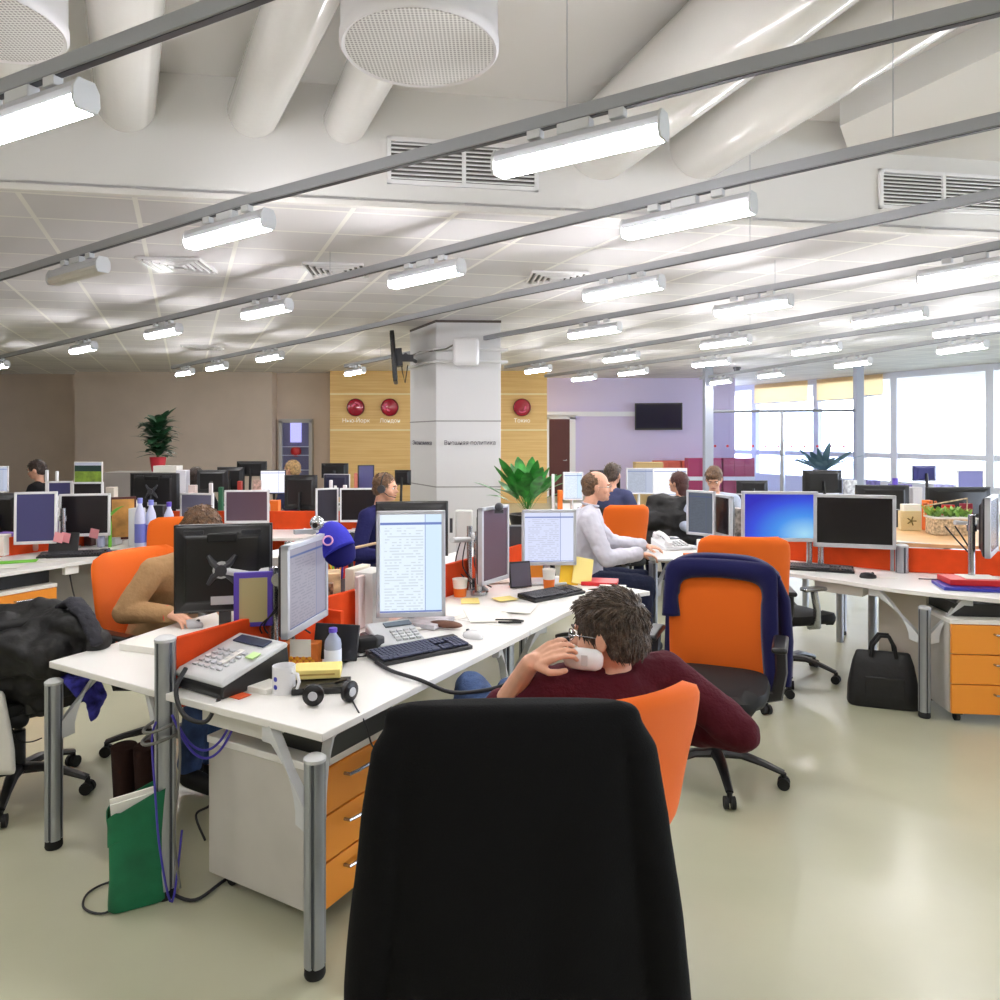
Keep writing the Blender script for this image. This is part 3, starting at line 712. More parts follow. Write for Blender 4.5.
cr.color_ramp.elements[0].color = lin((150, 149, 148)); cr.color_ramp.elements[1].color = lin((218, 217, 216)); nt.links.new(vo.outputs['Distance'], cr.inputs['Fac']); nt.links.new(cr.outputs['Color'], b.inputs['Base Color'])
cd = drum('big round white drum diffuser at the top middle', 420, 51, 3.48, .375)
drum('big round white drum diffuser in the upper left corner', -24, 24, 3.48, .36)
a = on_bulk(345, 3.86); duct('short white air duct running into the middle drum diffuser', [a + Vector((0, .06, 0)), a, Vector((cd.x, cd.y, 3.86))], .15)
a = on_bulk(8, 3.86); duct('short white air duct at the upper left edge', [a + Vector((0, .06, 0)), a, Vector((-2.6, 3.9, 3.86))], .15)
dline(600, 2, 765, .27, 'wide white air duct slanting up from the middle vent', 3.83)
dline(700, 2, 905, .25, 'wide white air duct, the one farther right', 3.86)
# ================================================================== FURNITURE KIT
def post(t, x, y, z1, r=.033, foot=True):
    """extruded aluminium leg post with grooves, cap and black foot"""
    mb = MB(); n = 24; z0 = .035
    def ring(z, k=1): return [Vector((x + rr * k * math.cos(a), y + rr * k * math.sin(a), z)) for a, rr in [(2 * math.pi * j / n, r * (1 if j % 6 else .8)) for j in range(n)]]
    mb.rings([ring(z0), ring(z1)]); o = mb.build('leg_post', ALU, t, smooth=25)
    mb = MB()
    for j in range(4):
        a = math.pi / 2 * j; mb.box((x + r * .84 * math.cos(a), y + r * .84 * math.sin(a), (z0 + z1) / 2), (.006, .008, z1 - z0 - .01), rz=a)
    mb.build('groove', ALUD, o)
    mb = MB(); mb.lathe([(r * 1.02, z1 - .002), (r * 1.04, z1 + .008), (r * .7, z1 + .016), (.001, z1 + .018)], (x, y, 0)); mb.build('cap', LGREY, o)
    if foot:
        mb = MB(); mb.lathe([(r * .8, .04), (r * .95, .03), (r, .008), (r * .9, 0), (.001, 0)], (x, y, 0)); mb.build('foot', BLKM, o)
    return o
def bracket(t, p, q, zt=.715):
    """curved arm from a post (p) to the underside of the worktop (q)"""
    p, q = Vector(p), Vector(q); d = (q - p)
    mb = MB(); rs = []
    for i in range(9):
        s = i / 8; c = p + d * (.12 + .88 * s ** 1.6); z = zt - .28 + .26 * min(1, s * 1.15)
        n_ = Vector((-d.y, d.x)).normalized() * .016; w = .045 * (1 - .3 * s); e = d.normalized() * w * (1 - s) ; up = Vector((0, 0, .012 + .03 * s * .6))
        c3 = Vector((c.x, c.y, z)); e3 = e.to_3d(); n3 = n_.to_3d()
        rs.append([c3 - e3 - n3 - up, c3 + e3 - n3 + up, c3 + e3 + n3 + up, c3 - e3 + n3 - up])
    mb.rings(rs); return mb.build('bracket', LGREY, t, bev=.004)
def top(t, poly, z=.74, th=.026, m=None, name='worktop'):
    mb = MB(); mb.prism(poly, z - th, z); return mb.build(name, m or WHITE, t, bev=.003)
def desk(label, poly, posts=(), brs=(), z=.74, m=None, tray=None):
    t = thing('desk', label, 'desk'); top(t, poly, z, m=m)
    for x, y, z1 in posts: post(t, x, y, z1)
    for p, q in brs: bracket(t, p, q, z - .026)
    if tray:
        a, b = tray; d = (b - a); mb = MB(); mb.box(((a.x + b.x) / 2, (a.y + b.y) / 2, z - .066), (d.length, .12, .075), rz=math.atan2(d.y, d.x)); mb.build('cable_tray', EDGE, t, bev=.004)
    return t
def divider(label, a, b, z0, z1, m=ORSCR, th=.03):
    a, b = Vector(a), Vector(b); d = b - a; t = thing('desk_divider', label, 'divider', (a.x, a.y, 0), math.atan2(d.y, d.x))
    mb = MB(); mb.box((d.length / 2, 0, (z0 + z1) / 2), (d.length, th, z1 - z0)); mb.build('panel', m, t, bev=.004)
    mb = MB()
    for x in (.02, d.length - .02): mb.cyl((x, 0, 0), (x, 0, z1 + .01), .02, n=10)
    mb.build('upright', ALU, t)
    return t
def pedestal(label, loc, rz, w=.43, d=.52, h=.555, n=3, front=ORDRW, top_m=WHITE):
    """origin at the floor under the middle of the drawer fronts; fronts face -Y"""
    t = thing('drawer_pedestal', label, 'drawer unit', loc, rz)
    mb = MB(); mb.box((0, d / 2 + .01, .06 + (h - .085) / 2), (w, d - .02, h - .085)); mb.build('body', GREYP, t, bev=.002)
    mb = MB(); mb.box((0, d / 2, h - .012), (w + .01, d + .01, .026)); mb.build('top_board', top_m, t, bev=.003)
    hh = (h - .085) / n
    for i in range(n):
        z = .06 + hh * (i + .5)
        mb = MB(); mb.box((0, 0, z), (w - .004, .02, hh - .006)); dr = mb.build('drawer', front, t, bev=.002)
        mb = MB(); zz = z + hh * .2
        mb.tube([(-.08, -.012, zz), (-.078, -.034, zz), (-.04, -.04, zz), (.04, -.04, zz), (.078, -.034, zz), (.08, -.012, zz)], .006, 8); mb.build('handle', METAL, dr)
    for x in (-1, 1):
        for y in (.06, d - .06):
            mb = MB(); mb.cyl((x * (w / 2 - .06) - .012, y, .026), (x * (w / 2 - .06) + .012, y, .026), .025, n=14); mb.box((x * (w / 2 - .06), y, .05), (.05, .04, .02)); mb.build('caster', BLKM, t)
    return t

# ---- office chair; seat front faces +Y
def chair_parts(t, bm=ORANGE, sm=BLKM, wt=.26, wb=.2, z0=.56, z1=1.04, yb=-.24, lean=.1, arms=True, base=True, rec=0, seat_z=.47, armm=BLACK, swivel=0, caster=True):
    def back(s, k):   # s,k in -1..1
        pass
    nu, nv = 20, 16; th = .045
    fr, bk = [], []
    for i in range(nu + 1):
        z_ = i / nu
        hw = wb + (wt - wb) * min(1, z_ * 1.5) ** .8
        e = 1 - abs(2 * z_ - 1) ** 9; hw *= max(.0, e) ** .16 if e > 0 else 0
        hw = max(hw, (wt if z_ > .5 else wb) * .72)
        for side, L in ((1, fr), (-1, bk)):
            row = []
            for j in range(nv + 1):
                s = 2 * j / nv - 1; sa = math.sin(s * math.pi / 2)
                x = sa * hw; curve = .045 * (sa ** 2) + .02 * math.sin(z_ * math.pi) ; tt = th / 2 * (1 - abs(sa) ** 5) ** .5 * (1 - abs(2 * z_ - 1) ** 10) ** .5
                y = yb - lean * z_ + curve + side * tt - rec * z_ * z_
                row.append(Vector((x, y, z0 + (z1 - z0) * z_)))
            L.append(row)
    mb = MB(); W = nv + 1; vs = [p for r in fr for p in r] + [p for r in bk for p in r]; o = (nu + 1) * W; fs = []
    for i in range(nu):
        for j in range(nv):
            a = i * W + j; fs.append((a, a + W, a + W + 1, a + 1)); fs.append((o + a, o + a + 1, o + a + W + 1, o + a + W))
    for i in range(nu): 
        a = i * W; fs.append((a, o + a, o + a + W, a + W)); a += nv; fs.append((a, a + W, o + a + W, o + a))
    for j in range(nv):
        fs.append((j, j + 1, o + j + 1, o + j)); a = nu * W + j; fs.append((a, o + a, o + a + 1, a + 1))
    mb.add(vs, fs); mb.build('backrest', bm, t, smooth=70)
    mb = MB(); mb.tube([(0, yb + .1, seat_z - .05), (0, yb - .06, seat_z), (0, yb - .065, z0 + .12)], [.03, .035, .03], 10, flat=.6); mb.build('back_support', BLACK, t)
    mb = MB()
    def sring(z, k):
        return [Vector((.25 * k * math.copysign(abs(math.cos(a)) ** .5, math.cos(a)), .02 + .24 * k * math.copysign(abs(math.sin(a)) ** .55, math.sin(a)), z - (.03 if math.sin(a) > .8 else 0))) for a in [2 * math.pi * j / 32 for j in range(32)]]
    mb.rings([sring(seat_z - .045, .8), sring(seat_z - .04, .95), sring(seat_z - .01, 1), sring(seat_z + .02, .96), sring(seat_z + .03, .7)]); mb.build('seat', sm, t, smooth=60)
    if arms:
        for s in (-1, 1):
            mb = MB(); mb.tube([(s * .2, 0, seat_z - .05), (s * .28, -.0, seat_z - .03), (s * .3, -.02, seat_z + .08), (s * .295, -.04, seat_z + .2)], [.02, .022, .02, .02], 8, flat=1.4); a = mb.build('armrest', armm, t)
            mb = MB(); mb.box((s * .295, -.0, seat_z + .215), (.07, .26, .028)); mb.build('arm_pad', armm, a, bev=.012)
    if base:
        mb = MB(); mb.cyl((0, 0, .1), (0, 0, .3), .03); mb.cyl((0, 0, .3), (0, 0, seat_z - .04), .018); mb.box((0, .0, seat_z - .06), (.2, .24, .04)); mb.build('gas_column', BLACK, t, bev=.003)
        for k in range(5):
            a = swivel + 2 * math.pi * k / 5; c, s = math.cos(a), math.sin(a)
            mb = MB(); mb.tube([(c * .02, s * .02, .125), (c * .12, s * .12, .13), (c * .22, s * .22, .105), (c * .31, s * .31, .075)], [.034, .028, .022, .018], 8, flat=.75); lg = mb.build('base_leg', BLACK, t)
            if caster:
                mb = MB(); px, py = c * .31, s * .31; 
                for o_ in (-.016, .016): mb.cyl((px - s * o_ - s * .009, py + c * o_ + c * .009, .028), (px - s * o_ + s * .009, py + c * o_ - c * .009, .028), .028, n=14)
                mb.cyl((px, py, .03), (px, py, .075), .012, n=8); mb.build('caster', BLKM, lg)
def chair(label, loc, rz, bm=ORANGE, group=None, **kw):
    t = thing('office_chair', label, 'chair', (loc[0], loc[1], 0), rz, group); chair_parts(t, bm, **kw); return t

# ---- flat monitor; screen faces -Y, origin on the desk
def monitor(label, loc, rz, w=.40, h=.33, zb=.88, frame=SILV, scr=S_OFF, back=BLACK, base='arm', bez=.02, tilt=0, z=.74, detail=False, base_off=(0, .16)):
    """zb = height of the lower edge above the floor; z = height of the surface it stands on"""
    t = thing('computer_monitor', label, 'monitor', (loc[0], loc[1], z), rz)
    T = Matrix.Translation((0, 0, zb - z + h / 2)) @ Matrix.Rotation(tilt, 4, 'X')
    mb = MB()
    for x, zz, a, b_ in ((0, h / 2 - bez / 2, w, bez), (0, -h / 2 + bez * .65, w, bez * 1.3), (-w / 2 + bez / 2, 0, bez, h), (w / 2 - bez / 2, 0, bez, h)): mb.box((x, 0, zz), (a, .03, b_), T=T)
    mb.build('bezel', frame, t, bev=.003)
    mb = MB(); mb.box((0, -.006, bez * .15), (w - 1.9 * bez, .006, h - 2.1 * bez), T=T); mb.build('screen', scr, t)
    mb = MB(); rs = []
    for y, k in ((.008, 1), (.024, .99), (.04, .8), (.052, .74)):
        rs.append([T @ Vector((sx * (w / 2 - .004) * k, y, sz * (h / 2 - .004) * k)) for sx, sz in ((-1, -1), (1, -1), (1, 1), (-1, 1))])
    mb.rings(rs); bs = mb.build('rear_shell', back, t, bev=.006)
    if detail:
        mb = MB(); mb.box((0, .048, h * .36), (w * .3, .03, h * .1), T=T); mb.build('carry_handle', BLKM, bs, bev=.006)
        mb = MB()
        for s in (-1, 1):
            mb = MB()
            for i in range(7): mb.box((s * w * .29, .036 , h * (.345 + .014 * i)), (w * .2, .012, h * .005), T=T)
            mb.box((s * w * .29, .035, h * .39), (w * .2, .008, h * .1), T=T); mb.build('vent_slots', DGREY, bs)
        mb = MB(); mb.box((-.0, .05, -h * .35), (.09, .006, .035), T=T); mb.build('label_plate', LGREY, bs)
        mb = MB()
        for sx, sz in ((-1, -1), (1, -1), (1, 1), (-1, 1)): mb.tube([T @ Vector((0, .062, 0)), T @ Vector((sx * .035, .064, sz * .03)), T @ Vector((sx * .055, .058, sz * .06))], [.02, .014, .008], 8)
        mb.cyl(T @ Vector((0, .05, 0)), T @ Vector((0, .09, 0)), .024); mb.build('mount_plate', DGREY, t)
    zc = zb - z + h / 2; bx_, by_ = base_off
    if base == 'stand':
        mb = MB(); mb.box((0, .07, .012), (.22, .17, .018)); mb.build('stand_foot', frame, t, bev=.008)
        mb = MB(); mb.tube([(0, .09, .02), (0, .08, zc * .5), (0, .05, zc)], [.03, .026, .03], 8, flat=.6); mb.build('stand_neck', frame, t)
    elif base == 'arm':
        mb = MB(); mb.cyl((bx_, by_, 0), (bx_, by_, zc + .06), .02, n=14); mb.cyl((bx_, by_, 0), (bx_, by_, .02), .045, n=16); mb.cyl((bx_, by_, zc - .04), (bx_, by_, zc + .0), .028, n=12); mb.build('arm_post', METAL, t)
        mb = MB(); mb.tube([(bx_, by_, zc - .02), (bx_ * .5 + .03, by_ * .6 + .02, zc - .02), (0, .07, zc)], [.016, .016, .014], 10); mb.cyl((0, .05, zc), (0, .075, zc), .035); mb.build('arm', LGREY, t)
    return t

# ---- keyboards, mice, phones
def keyboard(label, loc, rz, w=.44, d=.15, m=BLACK, km=DGREY, z=.74, tiltx=R(4)):
    t = thing('keyboard', label, 'keyboard', (loc[0], loc[1], z), rz)
    T = Matrix.Rotation(tiltx, 4, 'X')
    mb = MB(); mb.box((0, 0, .012), (w, d, .018), T=T); mb.box((0, d / 2 - .02, .016), (w, .04, .022), T=T); mb.box((0, 0, .006), (w - .01, d - .01, .01)); mb.build('base', m, t, bev=.004)
    mb = MB()
    k = (w - .02) / 23.0; x0 = -w / 2 + .01; pitch = (d - .026) / 6
    for r in range(6):
        y = d / 2 - .013 - pitch * (r + .5)
        row = [(0, 15)] if r < 4 else []
        keys = [(i, 1) for i in range(15)] if r < 4 else ([(0, 2.2)] + [(2.2 + i, 1) for i in range(10)] + [(12.2, 2.8)] if r == 4 else [(0, 1.4), (1.4, 1.2), (2.6, 1.4), (4.0, 6.2), (10.2, 1.4), (11.6, 1.2), (12.8, 2.2)])
        keys += [(15.4 + i, 1) for i in range(3)] if r != 3 else []
        keys += [(18.9 + i, 1) for i in range(4)] if r else []
        for x, q in keys: mb.box((x0 + (x + q / 2) * k, y, .027), (q * k - .003, pitch - .003, .008), T=T)
    mb.build('keys', km, t, bev=.0015, seg=1)
    return t
def mouse(label, loc, rz, m=BLACK, z=.74):
    mb = MB(); rs = []
    for h, k in ((0, .92), (.008, 1), (.02, .93), (.03, .7), (.035, .35)):
        rs.append([Vector((.03 * k * math.cos(a), .053 * k * math.sin(a) - (.006 if h > .02 else 0), h)) for a in [2 * math.pi * j / 20 for j in range(20)]])
    t = thing('computer_mouse', label, 'mouse', (loc[0], loc[1], z), rz)
    mb.rings(rs); mb.build('shell', m, t, smooth=70)
    mb = MB(); mb.cyl((-.004, .028, .031), (.004, .028, .031), .008, n=10); mb.build('wheel', DGREY, t)
    return t
def cable(label, pts, r=.004, m=CABLE, cat='cable'):
    pts = [Vector(p) for p in pts]; out = []
    for i in range(len(pts) - 1):
        p0, p1, p2, p3 = pts[max(i - 1, 0)], pts[i], pts[i + 1], pts[min(i + 2, len(pts) - 1)]
        for k in range(6):
            s = k / 6; out.append(.5 * ((2 * p1) + (p2 - p0) * s + (2 * p0 - 5 * p1 + 4 * p2 - p3) * s * s + (3 * p1 - p0 - 3 * p2 + p3) * s ** 3))
    out.append(pts[-1]); mb = MB(); mb.tube(out, r, 8); return tag(mb.build('cable', m, smooth=60), label, cat)
def handset(mb, T, L=.2):
    mb.tube([(0, -L / 2 + .02, .0), (0, -L / 4, .022), (0, 0, .028), (0, L / 4, .022), (0, L / 2 - .02, .0)], [.018, .017, .016, .017, .018], 10, T=T)
    for s in (-1, 1): mb.cyl((0, s * (L / 2 - .022), -.018), (0, s * (L / 2 - .022), .012), .027, .024, 16, T=T)
def phone(label, loc, rz, m=LGREY, km=LGREY, z=.74, s=1.0, hs=True, lcd=(90, 100, 110), side='left'):
    t = thing('desk_phone', label, 'telephone', (loc[0], loc[1], z), rz); t.scale = (s, s, s)
    mb = MB(); 
    mb.rings([[Vector((x, y, zz)) for x, y in ((-.1, -.1), (.1, -.1), (.1, .1), (-.1, .1))] if not zz else [Vector((x, y, .02 + .25 * (y + .1))) for x, y in ((-.1, -.1), (.1, -.1), (.1, .1), (-.1, .1))] for zz in (0, 1)])
    mb.build('body', m, t, bev=.008)
    T = Matrix.Translation((.03, -.02, .045)) @ Matrix.Rotation(math.atan(.25), 4, 'X')
    mb = MB()
    for i in range(4):
        for j in range(4): mb.box((-.045 + .03 * j, -.055 + .024 * i, -.0), (.022, .015, .01), T=T)
    mb.build('keys', km, t, bev=.002)
    mb = MB(); mb.box((0, .075, .0), (.12, .035, .006), T=T); mb.build('display', mat('phone_lcd', lcd, .2), t)
    if hs:
        mb = MB(); handset(mb, Matrix.Translation((-.068, 0, .07)) @ Matrix.Rotation(math.atan(.25), 4, 'X')); mb.build('handset', m, t, smooth=60)
    return t
def cup(label, loc, z=.74, r=.038, h=.095, m=CUPM, band=None, name='paper_cup', handle=False):
    t = thing(name, label, 'cup', (loc[0], loc[1], z))
    mb = MB(); mb.lathe([(.001, 0), (r * .75, 0), (r, h), (r * .94, h), (r * .7, .006), (.001, .006)]) if not handle else mb.lathe([(.001, 0), (r * .95, 0), (r, .01), (r, h), (r * .93, h), (r * .92, .01), (.001, .008)])
    mb.build('cup_wall', m, t)
    if band: mb = MB(); mb.lathe([(r * .76, .004), (r * .87, h * .5), (r * .885, h * .5), (r * .785, .004)]); mb.build('band', band, t)
    if handle: mb = MB(); mb.tube([(-r, 0, h * .8), (-r - .025, 0, h * .78), (-r - .033, 0, h * .5), (-r - .022, 0, h * .2), (-r, 0, h * .16)], .006, 8); mb.build('handle', m, t)
    return t
def bottle(label, loc, z=.74, r=.03, h=.2, m=BOTG, cap=BLUEP, lab=None, rz=0):
    t = thing('bottle', label, 'bottle', (loc[0], loc[1], z), rz)
    mb = MB(); mb.lathe([(.001, 0), (r * .9, 0), (r, .01), (r, h * .3), (r * .93, h * .34), (r, h * .38), (r, h * .62), (r * .9, h * .72), (r * .42, h * .86), (r * .42, h * .93)]); mb.build('bottle_body', m, t)
    mb = MB(); mb.cyl((0, 0, h * .9), (0, 0, h), r * .5, n=14); mb.build('cap', cap, t)
    if lab: mb = MB(); mb.lathe([(r * 1.01, h * .15), (r * 1.02, h * .16), (r * 1.02, h * .5), (r * 1.01, h * .51)]); mb.build('label', lab, t)
    return t
def sheet(label, pts, z=.742, th=.002, m=PAPER, name='paper_sheet', cat='paper'):
    mb = MB(); mb.prism(pts, z, z + th); return tag(mb.build(name, m), label, cat)
def rect(c, w, d, rz):
    c = Vector(c[:2]); e = Vector((math.cos(rz), math.sin(rz))); f = Vector((-e.y, e.x))
    return [c + e * (a * w / 2) + f * (b * d / 2) for a, b in ((-1, -1), (1, -1), (1, 1), (-1, 1))]
def boxy(name, label, cat, c, d, rz=0, m=PAPER, z=.74, bev=.003):
    mb = MB(); mb.box((0, 0, d[2] / 2), d); return tag(mb.build(name, m, None, bev=bev, loc=(c[0], c[1], z), rz=rz), label, cat)

# ---- plants
def leaf(mb, base, dirv, L, w, droop=.3, fold=.15, n=6, m=0, pet=0):
    dirv = Vector(dirv).normalized(); side = dirv.cross(Vector((0, 0, 1)))
    if side.length < .1: side = Vector((1, 0, 0))
    side.normalize(); up = side.cross(dirv).normalized(); vs = []; base = Vector(base)
    for i in range(n + 1):
        s = i / n; c = base + dirv * L * s - Vector((0, 0, 1)) * droop * L * s * s; s2 = max(0, (s - pet) / (1 - pet)); ww = max(.004, w * max(0, math.sin(math.pi * (s2 * .93 + .05))) ** .8) if s >= pet else .004
        vs += [c - side * ww + up * fold * ww, c - up * .0, c + side * ww + up * fold * ww]
    fs = []
    for i in range(n): a = i * 3; fs += [(a, a + 1, a + 4, a + 3), (a + 1, a + 2, a + 5, a + 4)]
    mb.add(vs, fs, m)

# ================================================================== PEOPLE
def capsule(mb, a, ra, b, rb, n=12):
    a, b = Vector(a), Vector(b); mb.sph(a, ra, n); mb.sph(b, rb, n)
    if (b - a).length > 1e-4: mb.cyl(a, b, ra, rb, n)
def chain(mb, pts, rs, n=12):
    for i in range(len(pts) - 1): capsule(mb, pts[i], rs[i], pts[i + 1], rs[i + 1], n)
def torso(mb, sec, g=0):
    """sec: list of (centre, half width, half depth, yaw of shoulders)"""
    rs = []
    c_, w_, d_, y_ = sec[0]
    for c, w, d, yaw in sec:
        ex = Vector((math.cos(yaw), math.sin(yaw), 0)); ey = Vector((-ex.y, ex.x, 0))
        rs.append([Vector(c) + ex * (w + g) * math.cos(a) + ey * (d + g) * math.sin(a) for a in [2 * math.pi * j / 28 for j in range(28)]])
    mb.rings(rs)
def hand(mb, wrist, d, palm_n, curl=.5, s=1.0, left=False, spread=.07, n=8):
    """d: direction of the fingers, palm_n: normal out of the palm"""
    wrist, d, pn = Vector(wrist), Vector(d).normalized(), Vector(palm_n)
    pn = (pn - d * pn.dot(d)).normalized(); sd = d.cross(pn).normalized() * (-1 if left else 1)
    for k, o in enumerate((-.030, -.010, .010, .030)):
        capsule(mb, wrist + sd * o * .6 * s + d * .015 * s, .015 * s, wrist + d * .078 * s + sd * o * s, .0115 * s, n)
    Ls = (.034, .038, .036, .028)
    for k, (o, L) in enumerate(zip((.031, .0105, -.0105, -.031), Ls)):
        p = wrist + d * .082 * s + sd * o * s; a = curl * .5; pts = [p]; dd = d + sd * (1.5 - k) * spread
        for f, q in ((1, .9), (.75, 1.0), (.6, .8)):
            dn = (dd * math.cos(a) + pn * math.sin(a)).normalized(); p = p + dn * L * f * s; pts.append(p); a += curl * q
        chain(mb, pts, [.0092 * s, .0086 * s, .008 * s, .007 * s], n)
    p = wrist + d * .022 * s + sd * .026 * s; p2 = p + (d * .6 + sd * .75 + pn * .35).normalized() * .04 * s; p3 = p2 + (d * .9 + sd * .2 + pn * .5).normalized() * .03 * s; p4 = p3 + (d * .9 - sd * .1 + pn * .5).normalized() * .022 * s
    chain(mb, [p, p2, p3, p4], [.0145 * s, .0115 * s, .0105 * s, .009 * s], n)

def head_mats(c, yaw, pitch, roll=0):
    return Matrix.Translation(c) @ Matrix.Rotation(yaw, 4, 'Z') @ Matrix.Rotation(pitch, 4, 'X') @ Matrix.Rotation(roll, 4, 'Y')
def head(mb, T, n=20):
    """faces +Y in its own frame, centre between the ears"""
    mb.sph((0, -.012, .035), (.076, .096, .088), n, T=T)
    mb.sph((0, .02, -.01), (.064, .074, .085), n, T=T)
    mb.sph((0, .045, -.06), (.047, .044, .042), 14, T=T)      # jaw
    mb.sph((0, .078, -.078), (.022, .018, .018), 12, T=T)      # chin
    mb.rings([[T @ Vector(p) for p in r] for r in ([(-.004, .088, .028), (.004, .088, .028), (.004, .07, .028), (-.004, .07, .028)], [(-.008, .106, -.002), (.008, .106, -.002), (.012, .07, -.002), (-.012, .07, -.002)], [(-.015, .11, -.02), (.015, .11, -.02), (.016, .07, -.022), (-.016, .07, -.022)], [(-.012, .096, -.03), (.012, .096, -.03), (.012, .07, -.03), (-.012, .07, -.03)])])
    mb.sph((0, .113, -.016), (.011, .011, .01), 10, T=T)
    mb.sph((0, .087, .03), (.05, .014, .011), 12, T=T)       # brow
    mb.sph((0, .089, -.045), (.024, .012, .0065), 12, T=T); mb.sph((0, .087, -.054), (.02, .012, .007), 12, T=T)
    for s in (-1, 1):
        mb.sph((s * .078, -.002, -.004), (.01, .018, .03), 12, T=T)
        mb.sph((s * .04, .064, -.02), (.022, .02, .022), 12, T=T)
def face_bits(o, T, brow=None, glasses=False, lips=True):
    for s in (-1, 1):
        mb = MB(); mb.sph((s * .03, .08, .012), (.013, .012, .0085), 10, T=T); e = mb.build('eye', mat('eye_white', (230, 226, 220), .3), o)
        mb = MB(); mb.sph((s * .03, .0905, .012), (.0055, .004, .0055), 8, T=T); mb.build('iris', mat('dark_iris', (46, 36, 30), .3), e)
    if lips: mb = MB(); mb.sph((0, .096, -.049), (.022, .006, .006), 10, T=T); mb.build('lips', mat('lips', (176, 104, 92), .5), o)
    if brow:
        for s in (-1, 1): mb = MB(); mb.tube([T @ Vector((s * .014, .098, .031)), T @ Vector((s * .03, .1, .036)), T @ Vector((s * .046, .088, .03))], .004, 6); mb.build('eyebrow', brow, o)
    if glasses:
        mb = MB()
        for s in (-1, 1):
            mb.tube([T @ Vector((s * .033 + .022 * math.cos(a), .108 - .006 * abs(math.cos(a)), .008 + .017 * math.sin(a))) for a in [2 * math.pi * j / 16 for j in range(16)]], .0016, 5, closed=True)
            mb.tube([T @ Vector((s * .055, .103, .012)), T @ Vector((s * .078, .06, .012)), T @ Vector((s * .082, .0, .006))], .0018, 5)
        mb.tube([T @ Vector((-.012, .11, .01)), T @ Vector((0, .114, .014)), T @ Vector((.012, .11, .01))], .0016, 5); mb.build('glasses', METAL, o)
def hair(o, T, m, style='short', nt=500, seed=1, L=.02, name='hair', voxel=.006):
    rnd = random.Random(seed); mb = MB()
    caps = {'short': [((0, -.022, .044), (.084, .1, .09)), ((0, -.05, -.01), (.07, .066, .07))],
            'balding': [((0, -.032, .034), (.083, .09, .08)), ((0, -.052, -.015), (.068, .062, .065))],
            'long': [((0, -.022, .04), (.088, .105, .096)), ((0, -.055, -.03), (.078, .065, .09)), ((0, -.06, -.09), (.07, .045, .08))],
            'full': [((0, -.016, .045), (.085, .102, .092)), ((0, -.046, -.005), (.076, .067, .07)), ((.02, .06, .08), (.048, .038, .028))]}[style]
    for c, r in caps: mb.sph(c, r, 22, T=T)
    base = bake(mb, name, m, o, voxel, 2, disp=.003, dscale=.018)
    if nt:
        me = base.data; mb = MB(); q = T.to_quaternion(); vs = me.vertices; k = 0
        fwd = (q @ Vector((0, 1, 0)))
        for _ in range(nt * 4):
            v = vs[rnd.randrange(len(vs))]; loc = T.inverted() @ v.co
            if loc.z < -.045 or (loc.z < .0 and loc.y > -.01): continue
            n_ = v.normal; tan = (q @ Vector((rnd.uniform(-.3, .3) + loc.x * 4, .8 if loc.z > .07 else -.15, -.8 if loc.z < .09 else .1))); tan = (tan - n_ * tan.dot(n_)); tan = tan.normalized() if tan.length > .01 else n_
            l_ = L * rnd.uniform(.6, 1.4); a = v.co - n_ * .004; p1 = a + n_ * (.004 + l_ * .16) + tan * l_ * .8; p2 = a + n_ * (.004 + l_ * .3) + tan * l_ * 1.8
            mb.tube([a, p1, p2], [.004, .0032, .0005], 5); k += 1
            if k >= nt: break
        mb.build('hair_tufts', m, base)
    return base
def ik(a, b, l1, l2, pole):
    a, b = Vector(a), Vector(b); d = b - a; L = min(d.length, (l1 + l2) * .995); dn = d.normalized()
    x = (l1 * l1 - l2 * l2 + L * L) / (2 * L); h = math.sqrt(max(0, l1 * l1 - x * x)); pole = Vector(pole); pole = (pole - dn * pole.dot(dn)).normalized()
    return a + dn * x + pole * h, a + dn * L

